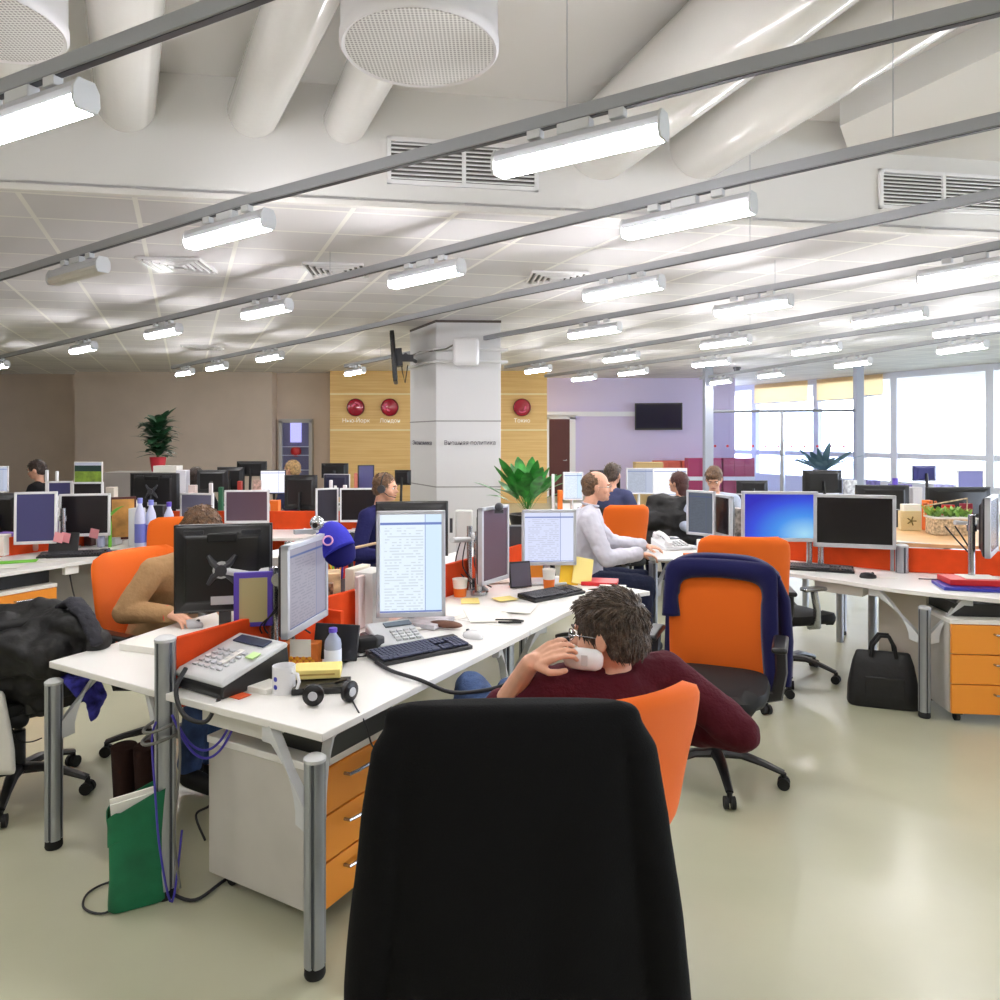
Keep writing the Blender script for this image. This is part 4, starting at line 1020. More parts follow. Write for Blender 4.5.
def person(label, J, top_m, leg_m, hair_m, style='short', voxel=.008, build=1.0, hy=0, hp=0, hroll=0, sleeves='long', hands=None, face=True, brow=None, glasses=False, nt=300, shoes=BLKM, legs=True, hairL=.018, skirtless=True, wrinkle=.004, neck_open=True, hseed=1, loose=.014):
    """J: world joints: head(centre), neck, chest, belly, pelvis, shL, shR, elL, elR, wrL, wrR, hipL.. ; yaw = facing"""
    b = build; yaw = J['yaw']; V3 = lambda k: Vector(J[k])
    T = head_mats(V3('head'), hy, hp, hroll)
    mb = MB(); head(mb, T)
    capsule(mb, V3('neck'), .052 * b, T @ Vector((0, -.018, -.03)), .05 * b)
    sw = (V3('shR') - V3('shL')).length / 2
    sec = [(V3('pelvis') + Vector((0, 0, -.07)), .10 * b, .09 * b, yaw), (V3('pelvis'), .15 * b, .115 * b, yaw), (V3('belly'), .135 * b, .11 * b, yaw), (V3('chest'), .155 * b, .12 * b, yaw), (V3('chest').lerp(V3('neck'), .55), sw * .95, .1 * b, yaw), (V3('chest').lerp(V3('neck'), .85), sw * .55, .07 * b, yaw), (V3('neck'), .055, .055, yaw)]
    torso(mb, sec)
    for s in 'LR':
        capsule(mb, V3('neck').lerp(V3('sh' + s), .3) - Vector((0, 0, .02)), .05 * b, V3('sh' + s), .052 * b)
        chain(mb, [V3('sh' + s), V3('el' + s), V3('wr' + s)], [.05 * b, .039 * b, .027 * b])
        hd = (hands or {}).get(s)
        if hd: capsule(mb, V3('wr' + s), .027 * b, V3('wr' + s) + Vector(hd[0]).normalized() * .02, .022); hand(mb, V3('wr' + s), hd[0], hd[1], hd[2], hd[3] if len(hd) > 3 else 1.0, left=(s == 'L'), n=8)
        else: mb.sph(V3('wr' + s) + (V3('wr' + s) - V3('el' + s)).normalized() * .06, .04)
        if legs:
            chain(mb, [V3('hip' + s), V3('kn' + s), V3('an' + s)], [.082 * b, .056 * b, .038 * b])
            fd = Vector((math.cos(yaw + math.pi / 2), math.sin(yaw + math.pi / 2), 0)); capsule(mb, V3('an' + s) - Vector((0, 0, .04)), .036, V3('an' + s) + fd * .14 - Vector((0, 0, .045)), .03)
    o = bake(mb, 'person', SKIN, None, voxel, 1); tag(o, label, 'person')
    # top
    g = loose; mb = MB()
    sec2 = [(c, w, d, y) for c, w, d, y in sec]; sec2[-1] = (V3('neck') + Vector((0, 0, -.012)), .062, .062, yaw); sec2[-2] = (sec[-2][0], sec[-2][1], sec[-2][2], yaw)
    torso(mb, sec2, g)
    for s in 'LR':
        capsule(mb, V3('neck').lerp(V3('sh' + s), .35) - Vector((0, 0, .025)), .05 * b + g, V3('sh' + s), .054 * b + g)
        sl = sleeves if isinstance(sleeves, str) else sleeves[s]
        if sl == 'long': chain(mb, [V3('sh' + s), V3('el' + s), V3('el' + s).lerp(V3('wr' + s), .93)], [.053 * b + g, .044 * b + g, .031 * b + g])
        elif sl == 'pushed': chain(mb, [V3('sh' + s), V3('el' + s), V3('el' + s).lerp(V3('wr' + s), .22)], [.055 * b + g, .046 * b + g, .042 * b + g])
    bake(mb, 'top', top_m, o, max(voxel, .008), 5, disp=wrinkle, dscale=.07)
    if legs:
        mb = MB(); mb.sph(V3('pelvis'), (.14, .14, .1))
        for s in 'LR': chain(mb, [V3('hip' + s), V3('kn' + s), V3('kn' + s).lerp(V3('an' + s), .95)], [.098 * b, .07 * b, .056 * b])
        bake(mb, 'trousers', leg_m, o, max(voxel, .01), 4, disp=wrinkle, dscale=.07)
        for s in 'LR':
            fd = Vector((math.cos(yaw + math.pi / 2), math.sin(yaw + math.pi / 2), 0)); a = V3('an' + s); mb = MB()
            capsule(mb, a - Vector((0, 0, .035)), .046, a + fd * .15 - Vector((0, 0, .045)), .04); bake(mb, 'shoe', shoes, o, .012, 2)
    hair(o, T, hair_m, style, nt, hseed, hairL, voxel=max(.006, voxel * .8))
    if face: face_bits(o, T, brow, glasses)
    return o, T
def seated_joints(x, y, yaw, sz=.47, lean=0, hunch=0, wl=None, wr=None, scale=1.0, head_fwd=0, side=0):
    """pelvis over (x, y); yaw 0 faces +Y; wl, wr: world wrist targets"""
    M = Matrix.Translation((x, y, 0)) @ Matrix.Rotation(yaw, 4, 'Z')
    def L(a, b, c): return M @ Vector((a, b, c))
    k = scale; s_, c_ = math.sin(lean), math.cos(lean)
    def up(h, f=0, a=0): return L(a + side * h, f * c_ + h * s_, sz + .09 + h * c_ - f * s_)
    J = dict(yaw=yaw, pelvis=up(0), belly=up(.16 * k), chest=up(.31 * k, hunch * .02), neck=up(.50 * k, .02 + hunch * .08), shL=up(.43 * k, .01 + hunch * .07, -.185 * k), shR=up(.43 * k, .01 + hunch * .07, .185 * k))
    J['head'] = up(.64 * k, .05 + head_fwd + hunch * .12)
    for s, a in (('L', -1), ('R', 1)):
        t = wl if s == 'L' else wr
        t = Vector(t) if t is not None else L(a * .22, .32, sz + .25)
        J['el' + s], J['wr' + s] = ik(J['sh' + s], t, .29 * k, .26 * k, M.to_3x3() @ Vector((a * .6, -.3, -1)))
        J['hip' + s] = L(a * .09, 0.04, sz + .07); J['kn' + s] = L(a * .11, .45, sz + .06); J['an' + s] = L(a * .12, .42, .09)
    return J
def faceS(x, y): return math.atan2(x, -y)      # screen (local -Y) turned towards (x, y)
def faceC(x, y): return math.atan2(-x, y)      # chair / person (local +Y) turned towards (x, y)
def at(px, d): return Vector(((px - 500) * d / F, d))
def dp(px, py, z=.74): return P(px, py, z).xy

# ================================================================== FRONT ROW OF DESKS
e4 = Vector((.886, 4.38)); part = -.765
desk('white desk in front with the fax phone, mug and headphones on it', [A(0, 0), A(1.40, 0), A(1.40, part + .02), A(0, part + .02)],
     [(A(-.01, -.02).x, A(-.01, -.02).y, .66)], [(A(-.01, -.02), A(.16, -.10)), (A(-.01, -.02), A(-.0 + .02, -.26))], tray=(A(.12, -.62), A(.12, -.30)))
desk('white desk behind it with papers, a second keyboard and folders', [A(1.404, 0), A(1.83, 0), A(2.1, .03), A(2.35, .10), e4, A(2.78, part + .02), A(1.404, part + .02)],
     [(.83, 4.42, .64)], [(Vector((.83, 4.42)), A(2.3, -.05)), (Vector((.83, 4.42)), A(2.62, -.2))])
post(bpy.data.objects['desk.001'] if 'desk.001' in bpy.data.objects else bpy.data.objects['desk'], A(1.40, -.12).x, A(1.40, -.12).y, .66); bracket(bpy.data.objects['desk.001'], A(1.4, -.12), A(1.16, -.05)); bracket(bpy.data.objects['desk.001'], A(1.4, -.12), A(1.66, -.05))
C3 = Vector((-1.83, 3.01))
desk('white desk beyond the front orange screen, with the mouse hand on it', [A(.0, part - .02), C3, A(.3, -1.50), A(.7, -1.58), A(1.5, -1.6), A(1.5, part - .02)],
     [(-1.795, 2.985, .66)], [(Vector((-1.795, 2.985)), A(.22, -1.36))])
desk('white desk behind the black backed monitor', [A(1.504, part - .02), A(1.504, -1.6), A(3.9, -1.6), A(3.9, part - .02)], [(A(3.86, -1.5).x, A(3.86, -1.5).y, .66)], [(A(3.86, -1.5), A(3.7, -1.2))])
# partition
a, b = A(.02, part), A(2.80, part); dvv = b - a
t = thing('desk_divider', 'orange screen between the two front desks, held by a grooved post', 'divider', (a.x, a.y, 0), AU)
mb = MB(); mb.box((dvv.length / 2 + .02, 0, .79), (dvv.length - .03, .024, .26)); mb.build('panel', ORSCR, t, bev=.004)
post(t, 0, 0, .92, .036); post(t, dvv.length, 0, .92, .03)
for (x, y) in ((-.02, .07),): mb = MB(); mb.tube([(0, .02, .45), (.02, .06, .55), (.04, .15, .7)], [.02, .018, .014], 8); mb.build('bracket', LGREY, t)

pedestal('white drawer unit with orange drawers under the front desk', (A(.34, -.15).x, A(.34, -.15).y, 0), faceS(V.x, V.y), w=.42, d=.52, h=.56)
boxy('computer_case', 'black flat computer lying on the front drawer unit', 'computer', A(.36, -.32), (.34, .36, .09), AU, BLACK, .562)

# things on the front desk ------------------------------------------
c = dp(226, 690)
t = thing('fax_phone', 'big silver and black fax phone at the corner of the front desk', 'telephone', (c.x - .025, c.y + .10, .74), R(-32))
mb = MB(); prof = [(-.15, 0), (.15, 0), (.155, .05), (.145, .125), (-.14, .055), (-.155, .03)]
mb.rings([[Vector((x, y, z)) for y, z in prof] for x in (-.185, .155)]); mb.build('body', BLACK, t, bev=.01)
mb = MB(); prof = [(-.155, .045), (.13, .118), (.14, .128), (.125, .14), (-.14, .075), (-.16, .058)]
mb.rings([[Vector((x, y, z)) for y, z in prof] for x in (-.10, .165)]); mb.build('panel', LGREY, t, bev=.006)
Tf = Matrix.Translation((0, 0, .108)) @ Matrix.Rotation(math.atan(.255), 4, 'X')
mb = MB(); mb.box((.03, .085, .006), (.17, .045, .006), T=Tf); mb.build('display', mat('fax_lcd', (58, 66, 92), .2), t)
mb = MB()
for i in range(5):
    for j in range(5): mb.box((-.05 + .034 * j, -.11 + .028 * i, .006), (.022, .014, .008), T=Tf)
mb.build('keys', SILV, t, bev=.002)
mb = MB(); mb.box((.055, -.03, .006), (.03, .1, .008), rot=Matrix.Rotation(R(0), 3, 'Z'), T=Tf); mb.build('key_strip', WHITE, t, bev=.002)
mb = MB(); mb.box((.135, .0, .008), (.04, .04, .004), T=Tf); mb.build('note_sticker', mat('pale_green_note', (200, 232, 160), .6), t)
mb = MB(); Th = Matrix.Translation((-.142, -.0, .125)) @ Matrix.Rotation(math.atan(.255), 4, 'X')
mb.tube([(0, -.145, -.045), (0, -.12, -.03), (0, -.06, -.022), (0, .06, -.022), (0, .12, -.03), (0, .145, -.045)], [.022, .034, .03, .03, .034, .022], 12, T=Th, flat=.75); mb.build('handset', SILV, t, smooth=60)
c = dp(284, 692); cup('white mug with two small blue marks on the front desk', c, r=.041, h=.095, m=LIDM, name='mug', handle=True)
t = bpy.data.objects['mug']; t.rotation_euler.z = R(150)
t = bpy.data.objects['mug']; mb = MB()
for z in (.028, .056): mb.sph((.0405 * math.cos(R(90)), .0405, z), (.009, .003, .009), 10)
mb.build('printed_mark', BLUEP, t)
c = dp(318, 682); t = thing('note_block', 'thick pale yellow note block beside the white mug', 'note pad', (c.x, c.y, .765), R(8))
mb = MB(); mb.box((0, 0, .018), (.17, .10, .034)); mb.build('pages', PAPERY, t, bev=.003)
mb = MB(); mb.box((-.0, -.0501, .018), (.13, .002, .006)); mb.build('printed_line', mat('tan_print', (206, 170, 90), .6), t)
boxy('desk_tray', 'flat black tray under the yellow note block', 'tray', dp(322, 689), (.2, .12, .022), R(8), BLACK, .741)
c = dp(252, 688); boxy('paper_stack', 'small stack of white paper between the fax phone and the mug', 'paper', (c.x + .03, c.y), (.15, .1, .02), R(-25), PAPER)
sheet('orange card lying at the edge of the front desk', rect(dp(238, 696), .075, .055, R(-30)), m=mat('orange_red_card', (230, 96, 50), .6), name='card', cat='card')
# headphones
c = dp(330, 704); t = thing('headphones', 'black headphones lying on the corner of the front desk', 'headphones', (c.x, c.y, .741), R(18))
for x, nm in ((-.055, 1), (.065, 2)):
    Tt = Matrix.Translation((x, 0, .036)) @ Matrix.Rotation(R(-14 if nm == 1 else 40), 4, 'Z') @ Matrix.Rotation(R(90), 4, 'X')
    mb = MB(); mb.lathe([(.001, -.012), (.028, -.012), (.036, -.006), (.036, .008), (.028, .014), (.001, .016)], T=Tt, n=24); e = mb.build('ear_cup', BLACK, t)
    mb = MB(); mb.lathe([(.001, .018), (.014, .018), (.017, .013), (.001, .013)], T=Tt, n=20); mb.build('round_badge', SILV, e)
mb = MB(); mb.tube([(-.055, .012, .06), (-.07, .06, .05), (-.04, .14, .02), (.03, .15, .02), (.07, .08, .05), (.065, .012, .06)], .007, 8, flat=.6); mb.build('headband', BLACK, t)
bc = dp(333, 670); bottle('small water bottle with a violet cap on the front desk', bc, r=.033, h=.165, m=mat('blue_tinted_bottle', (196, 206, 232), .15, trans=.3), cap=PURP, lab=mat('pale_bottle_label', (226, 232, 246), .5))
c = dp(303, 664); t = thing('tea_box', 'orange and white tea box standing on the front desk', 'box', (c.x, c.y, .74), R(-4))
mb = MB(); mb.box((0, 0, .045), (.14, .06, .09)); mb.build('box_body', mat('tea_box_orange', (214, 116, 40), .45), t, bev=.003)
mb = MB(); mb.box((.0, -.0312, .072), (.085, .002, .07)); mb.build('white_flap', PAPER, t)
mb = MB()
for i in range(9): mb.sph((-.05 + .0125 * i, -.032, .02 + .012 * (i % 2)), (.009, .004, .008), 8)
mb.build('printed_fruit', mat('printed_yellow', (240, 170, 40), .5), t)
c = at(334, 2.95); t = thing('small_screen', 'small black tilted screen behind the tea box', 'screen', (c.x - .0, c.y + .04, .74), R(-12))
mb = MB(); mb.box((0, 0, .085), (.19, .014, .14), rot=Matrix.Rotation(R(-14), 3, 'X')); mb.build('panel', BLACK, t, bev=.004)
mb = MB(); mb.box((0, .03, .02), (.1, .08, .03)); mb.build('stand', BLKM, t, bev=.006)
c = dp(366, 651); t = thing('power_adapter', 'black power adapter beside the bottle', 'adapter', (c.x, c.y, .741), R(30))
mb = MB(); mb.box((0, 0, .03), (.09, .07, .06)); mb.build('case', BLKM, t, bev=.012); mb = MB(); mb.box((.05, 0, .035), (.05, .05, .045), rz=.4); mb.build('plug', DGREY, t, bev=.01)
c = dp(358, 656); pts = [(c.x + .045 * math.cos(i * .9) * (1 + .1 * math.sin(i)), c.y + .035 * math.sin(i * .9), .746 + .003 * (i % 3)) for i in range(16)]; cable('loose coil of thin black cable before the grey desk phone', pts, .003)
c = dp(396, 641); phone('light grey desk phone in front of the upright monitor', (c.x - .0, c.y - .02), R(30), hs=False, s=1.05)
c = dp(372, 643); t = thing('phone_cradle', 'empty dark cradle at the side of the grey desk phone', 'phone cradle', (c.x - .0, c.y - .02, .74), R(30))
mb = MB(); mb.box((0, 0, .02), (.055, .17, .035)); mb.build('cradle', DGREY, t, bev=.012)
c = dp(420, 653); keyboard('dark keyboard with blue grey keys on the front desk', (c.x, c.y), R(36), w=.43, d=.16, km=mat('blue_grey_keys', (62, 66, 92), .5))
c = dp(473, 638); mouse('white mouse right of the front keyboard', (c.x, c.y), R(60), LIDM)
# monitors of the front right desk
c = at(306, 3.03); monitor('silver monitor seen at a steep angle, showing a web page, above the tea box', (c.x, c.y), faceS(.985, -.16), w=.40, h=.36, zb=.875, scr=S_WEB, base='arm', base_off=(.0, .14), bez=.022)
c = at(411, 3.52); monitor('upright silver monitor with a white document, centre of the front desk', (c.x, c.y), faceS(.12, -1), w=.325, h=.50, zb=.80, scr=S_DOC, bez=.018, tilt=R(-3), base_off=(.0, .12))
c = at(494, 4.2); monitor('upright silver monitor seen from the side, at the second desk', (c.x, c.y), faceS(.84, -.52), w=.29, h=.43, zb=.83, scr=S_MAUVE, bez=.018, base_off=(.02, .12))
c = at(549, 4.55); monitor('silver monitor with a pale mail window, beside the seated man in the light shirt', (c.x, c.y), faceS(.05, -1), w=.335, h=.34, zb=.865, scr=S_MAIL, base='stand', bez=.018)
# far side of the divider
c = at(224, 3.16); monitor('large black monitor seen from behind, over the front orange screen', (c.x, c.y), faceS(-.22, 1), w=.395, h=.37, zb=.91, frame=BLACK, scr=S_OFF, detail=True, base='arm', base_off=(-.28, .12), bez=.016)
c = at(412, 4.85); monitor('black monitor back showing just above the upright document monitor', (c.x, c.y), faceS(-.12, 1), w=.47, h=.36, zb=.87, frame=BLACK, detail=False, base='stand', bez=.016)
c = at(251, 2.97); t = thing('picture_frame', 'violet framed beige picture standing against the front orange screen', 'picture', (c.x, c.y + .03, .905), R(14))
mb = MB(); mb.box((0, 0, .09), (.15, .018, .22)); mb.build('frame', PURP, t, bev=.003)
mb = MB(); mb.box((0, -.0095, .088), (.108, .004, .178)); mb.build('picture', mat('beige_board', (190, 176, 130), .6), t)
# webcam on the silver monitor
q = Q(317, 523, 3.1); t = thing('webcam', 'silver ball webcam on top of the steeply angled monitor', 'webcam', (q.x, q.y, q.z))
mb = MB(); mb.sph((0, 0, 0), .03, 18); mb.build('ball', METAL, t); mb = MB(); mb.cyl((0, -.026, -.006), (0, -.033, -.006), .011); mb.build('lens', BLACK, t)
mb = MB(); mb.tube([(0, 0, -.03), (-.02, .01, -.04), (-.06, .02, -.035)], [.012, .01, .012], 8); mb.box((-.05, .0, -.035), (.09, .03, .018), rz=.5); mb.build('clip', SILV, t)
# blue cap
q = Q(338, 548, 3.22); t = thing('baseball_cap', 'blue baseball cap hanging behind the steeply angled monitor', 'cap', q, R(0))
ax = (Q(352, 574, 3.16) - Q(326, 526, 3.24)).normalized(); sd_ = Vector((.35, -.93, .1)).normalized(); wx = ax.cross(sd_).normalized(); sd_ = wx.cross(ax)
Tc = Matrix((wx, sd_, ax)).transposed().to_4x4()     # local z runs from the crown towards the tip of the peak
mb = MB(); mb.rings([[Tc @ Vector((.075 * k * math.cos(a), .062 * k * math.sin(a), z)) for a in [2 * math.pi * j / 24 for j in range(24)]] for z, k in ((-.125, .05), (-.12, .45), (-.10, .75), (-.06, .96), (-.02, 1), (.012, .98))]); mb.build('crown', CAPB, t)
mb = MB(); mb.grid(lambda u, v: Tc @ Vector((.068 * math.sin((v - .5) * 3.0) * (1 - .3 * u * u), .05 * math.cos((v - .5) * 2.6) - .03, .01 + .085 * u * math.cos((v - .5) * 1.9))), 6, 10); mb.build('peak', mat('dark_blue_cap_cloth', (26, 24, 92), .8), t, thick=.006)
mb = MB(); mb.tube([Tc @ Vector((.03 + .02 * math.cos(a), .062, -.03 + .02 * math.sin(a))) for a in [2 * math.pi * j / 14 for j in range(14)]], .004, 6, closed=True); mb.build('round_emblem', mat('emblem_pink', (232, 170, 210), .6), t)
# monitor arm clutter: shared pole with two arms between the screens
c = A(.62, part + .0); t = thing('clamp_stand', 'chrome monitor arm pole rising from the front orange screen', 'monitor arm', (c.x, c.y, .74))
mb = MB(); mb.cyl((0, 0, 0), (0, 0, .46), .018, n=16); mb.cyl((0, 0, .30), (0, 0, .36), .03, n=16); mb.build('pole', METAL, t)
q0 = Vector((c.x, c.y, .74)); e_ = Q(208, 572, 3.12) - q0; mb = MB(); mb.tube([(0, 0, .33), e_ * .5 + Vector((0, 0, .17)), e_ + Vector((0, 0, .0))], [.024, .02, .018], 12, flat=.8); mb.build('arm', LIDM, t)
e2 = Q(304, 560, 3.1) - q0; mb = MB(); mb.tube([(0, 0, .38), (.06, .04, .4), e2], [.018, .018, .016], 12); mb.build('arm', LIDM, t)
mb = MB(); q = Q(279, 579, 2.98) - q0; mb.cyl(q, q + Vector((0, -.02, 0)), .026, n=20); mb.build('joint_disc', METAL, t)
for k in range(4):
    x_ = (-.02, .01, .03, -.04)[k]; b0_ = Q(281 + 3 * k, 585, 3.0); cable('black cable of the front monitor arms, strand %s' % ('leftmost', 'second', 'third', 'rightmost')[k], [b0_, b0_ + Vector((x_, 0, -.09)), b0_ + Vector((x_ * 2.4 - .02, .0, -.16)), b0_ + Vector((x_ * 3, .02, -.2))], .0035)
# clutter standing along the divider
def at3(px, py, d): q = Q(px, py, d); return q
boxy('file_holder', 'white magazine holder behind the blue cap', 'file holder', at(372, 3.62), (.10, .16, .26), R(-20), WHITE, .742)
boxy('file_holder', 'cream magazine holder right beside the upright document monitor', 'file holder', at(358, 3.66), (.05, .16, .27), R(-20), mat('cream_card', (232, 224, 206), .6), .742)
boxy('file_holder', 'pinkish folder standing between the two magazine holders', 'folder', at(365, 3.56), (.02, .15, .25), R(-20), mat('rose_card', (226, 206, 202), .6), .742)
boxy('storage_box', 'white slatted box behind the black backed monitor', 'box', at(281, 3.55), (.09, .1, .34), R(10), mat('ribbed_white', (222, 220, 214), .5, bump=.4, bscale=30), .742)
boxy('red_folder', 'orange red folder leaning behind the steeply angled monitor', 'folder', at(331, 3.35), (.13, .02, .13), R(-28), ORSCR, .742)
boxy('bits_holder', 'small wooden bits in a holder behind the angled monitor', 'holder', at(329, 3.5), (.04, .04, .22), R(10), mat('bits_brown', (120, 86, 62), .7, var=.5, vscale=60), .742)
boxy('speaker_box', 'angled white and black speaker behind the steep monitor', 'speaker', at(300, 3.5), (.12, .1, .1), R(30), LGREY, 1.0)
t = bpy.data.objects['speaker_box']; mb = MB(); mb.cyl((0, 0, -.26), (0, 0, .0), .015, n=10); mb.build('stand', LGREY, t); mb = MB(); mb.box((-.02, -.052, .05), (.06, .004, .07)); mb.build('front_cloth', BLKM, t)
cable('brown wooden stick lying across the clutter by the cap', [Q(345, 550, 3.6), Q(377, 543, 3.7)], .007, mat('stick_wood', (206, 176, 140), .6), 'stick')
c = at(292, 3.95); t = thing('letter_tray', 'white stacked letter trays between the black backed and the steep monitor', 'tray', (c.x, c.y, .741), R(-20))
for k in range(5): mb = MB(); mb.box((0, 0, .01 + .062 * k), (.24, .30, .006)); mb.box((-.118, 0, .03 + .062 * k), (.005, .30, .045)); mb.box((.118, 0, .03 + .062 * k), (.005, .30, .045)); mb.build('tray', LIDM, t)
for k in range(4): mb = MB(); mb.box((0, 0, .022 + .062 * k), (.21, .28, .018)); mb.build('papers', (PAPER, mat('mixed_papers', (214, 204, 190), .7), PAPER, mat('grey_papers', (180, 180, 190), .7))[k], t)
c = at(338, 4.1); t = thing('pen_cup', 'dark pen cup with pens behind the blue cap', 'pen cup', (c.x, c.y, .741)); mb = MB(); mb.lathe([(.001, 0), (.045, 0), (.045, .13), (.04, .13), (.04, .01), (.001, .01)]); mb.build('cup', DGREY, t)
for k in range(6): a = k * 1.05; mb = MB(); mb.cyl((.015 * math.cos(a), .015 * math.sin(a), .01), (.045 * math.cos(a), .045 * math.sin(a), .22 + .02 * (k % 3)), .005, n=8); mb.build('pen', (REDP, BLUEP, BLACK, YELL, LGRN, ORP)[k], t)
boxy('parcel', 'brown and cream parcel left of the pen cup behind the steep monitor', 'parcel', at(325, 3.9), (.16, .14, .2), R(12), mat('brown_parcel', (178, 150, 116), .7, var=.3, vscale=16), .742)
# papers in the middle
rnd = random.Random(3)
for k, (px, py, w, d, rz, lb, mm) in enumerate(((440, 606, .21, .3, 20, 'white sheet below the upright document monitor', PAPER), (462, 612, .21, .3, -40, 'white sheet with a lilac edge in the middle of the second desk', PAPER), (430, 615, .2, .28, 55, 'sheet of paper at the back of the front keyboard', PAPER), (487, 616, .21, .28, 10, 'white sheet near the front edge, right of the mouse', PAPER), (470, 602, .1, .14, 5, 'pale yellow note among the papers', PAPERY), (505, 600, .12, .1, 30, 'crumpled pale note in front of the small black frame', PAPERY), (520, 610, .15, .2, -15, 'white sheet left of the second keyboard', PAPER), (498, 583, .14, .08, 12, 'white slip beside the small black frame', PAPER), (400, 628, .15, .2, 25, 'sheet under the light grey desk phone', PAPER))):
    c = dp(px, py); sheet(lb, rect(c, w, d, R(rz)), .741 + .0012 * k, m=mm)
c = dp(446, 629); t = thing('eyeglass_case', 'brown elongated case beside the white mouse', 'case', (c.x, c.y, .745), R(-20)); mb = MB(); mb.sph((0, 0, .018), (.085, .025, .018), 16); mb.build('shell', mat('brown_leather', (112, 74, 56), .5), t)
boxy('magazine_stack', 'pile of magazines between the grey phone and the brown case', 'magazines', dp(425, 624), (.22, .2, .022), R(-25), mat('magazine_cover', (196, 194, 200), .5, var=.15, vscale=14), .745)
c = dp(509, 623); t = thing('eyeglasses', 'folded dark eyeglasses on the desk edge', 'glasses', (c.x, c.y, .744), R(-8)); mb = MB(); mb.tube([(-.07, .02, .004), (.03, .03, .004), (.068, .015, .004), (.06, -.01, .004), (0, -.02, .004), (-.05, -.02, .004)], .0055, 6); mb.build('frame', BLACK, t)
cup('orange and white paper cup beside the upright document monitor', dp(460, 597), r=.044, h=.105, band=ORP)
cup('orange and white paper cup beneath the mail monitor', dp(549, 589), r=.04, h=.12, band=ORP)
c = dp(520, 588); t = thing('photo_frame', 'small black tilted frame between two monitors of the second desk', 'photo frame', (c.x, c.y, .742), R(22)); mb = MB(); mb.box((0, 0, .08), (.14, .012, .155), rot=Matrix.Rotation(R(-12), 3, 'X')); mb.build('panel', BLACK, t, bev=.003); mb = MB(); mb.box((0, -.008, .08), (.125, .003, .138), rot=Matrix.Rotation(R(-12), 3, 'X')); mb.build('picture', mat('dim_picture', (84, 78, 92), .3), t); mb = MB(); mb.box((0, .04, .01), (.08, .08, .018)); mb.build('foot', BLACK, t)
c = dp(552, 596); keyboard('dark grey keyboard in front of the mail monitor', (c.x, c.y), R(40), w=.4, d=.15)
c = dp(480, 592); t = thing('stapler', 'dark round stand base with a pen beside the paper cup', 'pen stand', (c.x, c.y, .742)); mb = MB(); mb.lathe([(.001, 0), (.05, 0), (.052, .012), (.03, .03), (.001, .035)]); mb.build('base', DGREY, t); mb = MB(); mb.cyl((0, 0, .02), (.05, .02, .08), .005, n=8); mb.build('pen', ORP, t)
boxy('dark_gadget', 'black gadget lying behind the orange paper cup', 'gadget', dp(470, 588), (.1, .06, .05), R(30), BLKM, .745)
for px, rz, mm, lb, lean in ((570, 12, YELL, 'yellow folder leaning behind the mail monitor base', 18), (583, 8, PAPERY, 'pale yellow folder leaning right of the mail monitor', 22)):
    c = dp(px, 585); t = thing('upright_folder', lb, 'folder', (c.x, c.y + .02, .742), R(rz)); mb = MB(); mb.box((0, 0, .08), (.12, .012, .165), rot=Matrix.Rotation(R(-lean), 3, 'X') @ Matrix.Rotation(R(12), 3, 'Y')); mb.build('cover', mm, t)
boxy('red_folder', 'flat red folder beside the maroon man on the second desk', 'folder', dp(600, 584), (.22, .16, .022), R(-12), REDP, .742)
boxy('orange_box', 'amber translucent box behind the cup under the mail monitor', 'box', dp(535, 578), (.1, .06, .12), R(0), mat('amber_plastic', (236, 150, 50), .3), .742)
boxy('paper_stack', 'white paper stack on the far end of the second desk', 'paper', dp(612, 590), (.16, .2, .012), R(-12), PAPER, .742)
# arm cluster beside the column
q = A(2.05, part + .03); t = thing('clamp_stand', 'dark monitor arm with hanging cables beside the white column', 'monitor arm', (q.x, q.y, .74))
mb = MB(); mb.cyl((0, 0, 0), (0, 0, .38), .016); mb.build('pole', METAL, t)
q0 = Vector((q.x, q.y, .74)); mb = MB(); mb.tube([(0, 0, .33), (.0, .08, .32), Q(484, 541, 4.2) - q0], .018, 10); mb.build('arm', LIDM, t)
mb = MB(); mb.tube([(0, 0, .3), Q(452, 540, 4.1) - q0], .016, 10); mb.build('arm', LGREY, t)
for k, x in enumerate((-.05, -.02, .03)): cable('black hanging cable by the column, strand %s' % ('left', 'middle', 'right')[k], [q0 + Vector((x, -.02, .30)), q0 + Vector((x * 1.4 - .01, -.04, .15)), q0 + Vector((x + .05, -.05, .06)), q0 + Vector((x + .1, -.02, .02))], .004)
c = at(464, 5.2); t = thing('cordless_phone_base', 'pale cordless device standing before the column base', 'device', (c.x, c.y, .93)); mb = MB(); mb.box((0, 0, .1), (.12, .05, .22)); mb.build('body', mat('device_grey', (206, 208, 204), .5), t, bev=.012); mb = MB(); mb.box((-.09, 0, .1), (.02, .02, .1)); mb.build('knob', DGREY, t)
mb = MB(); mb.box((0, 0, -.1), (.1, .12, .19)); mb.build('stand', LGREY, t)
q = Q(499, 507, 4.15); t = thing('webcam', 'dark webcam on top of the side seen upright monitor', 'webcam', q); mb = MB(); mb.sph((0, 0, 0), .025, 14); mb.box((0, .01, -.025), (.05, .03, .02)); mb.build('ball', DGREY, t)
c = at(455, 5.0); boxy('loudspeaker', 'round dark speaker between the two monitors of the second desk', 'speaker', at(518, 5.1), (.16, .1, .3), 0, DGREY, .742)

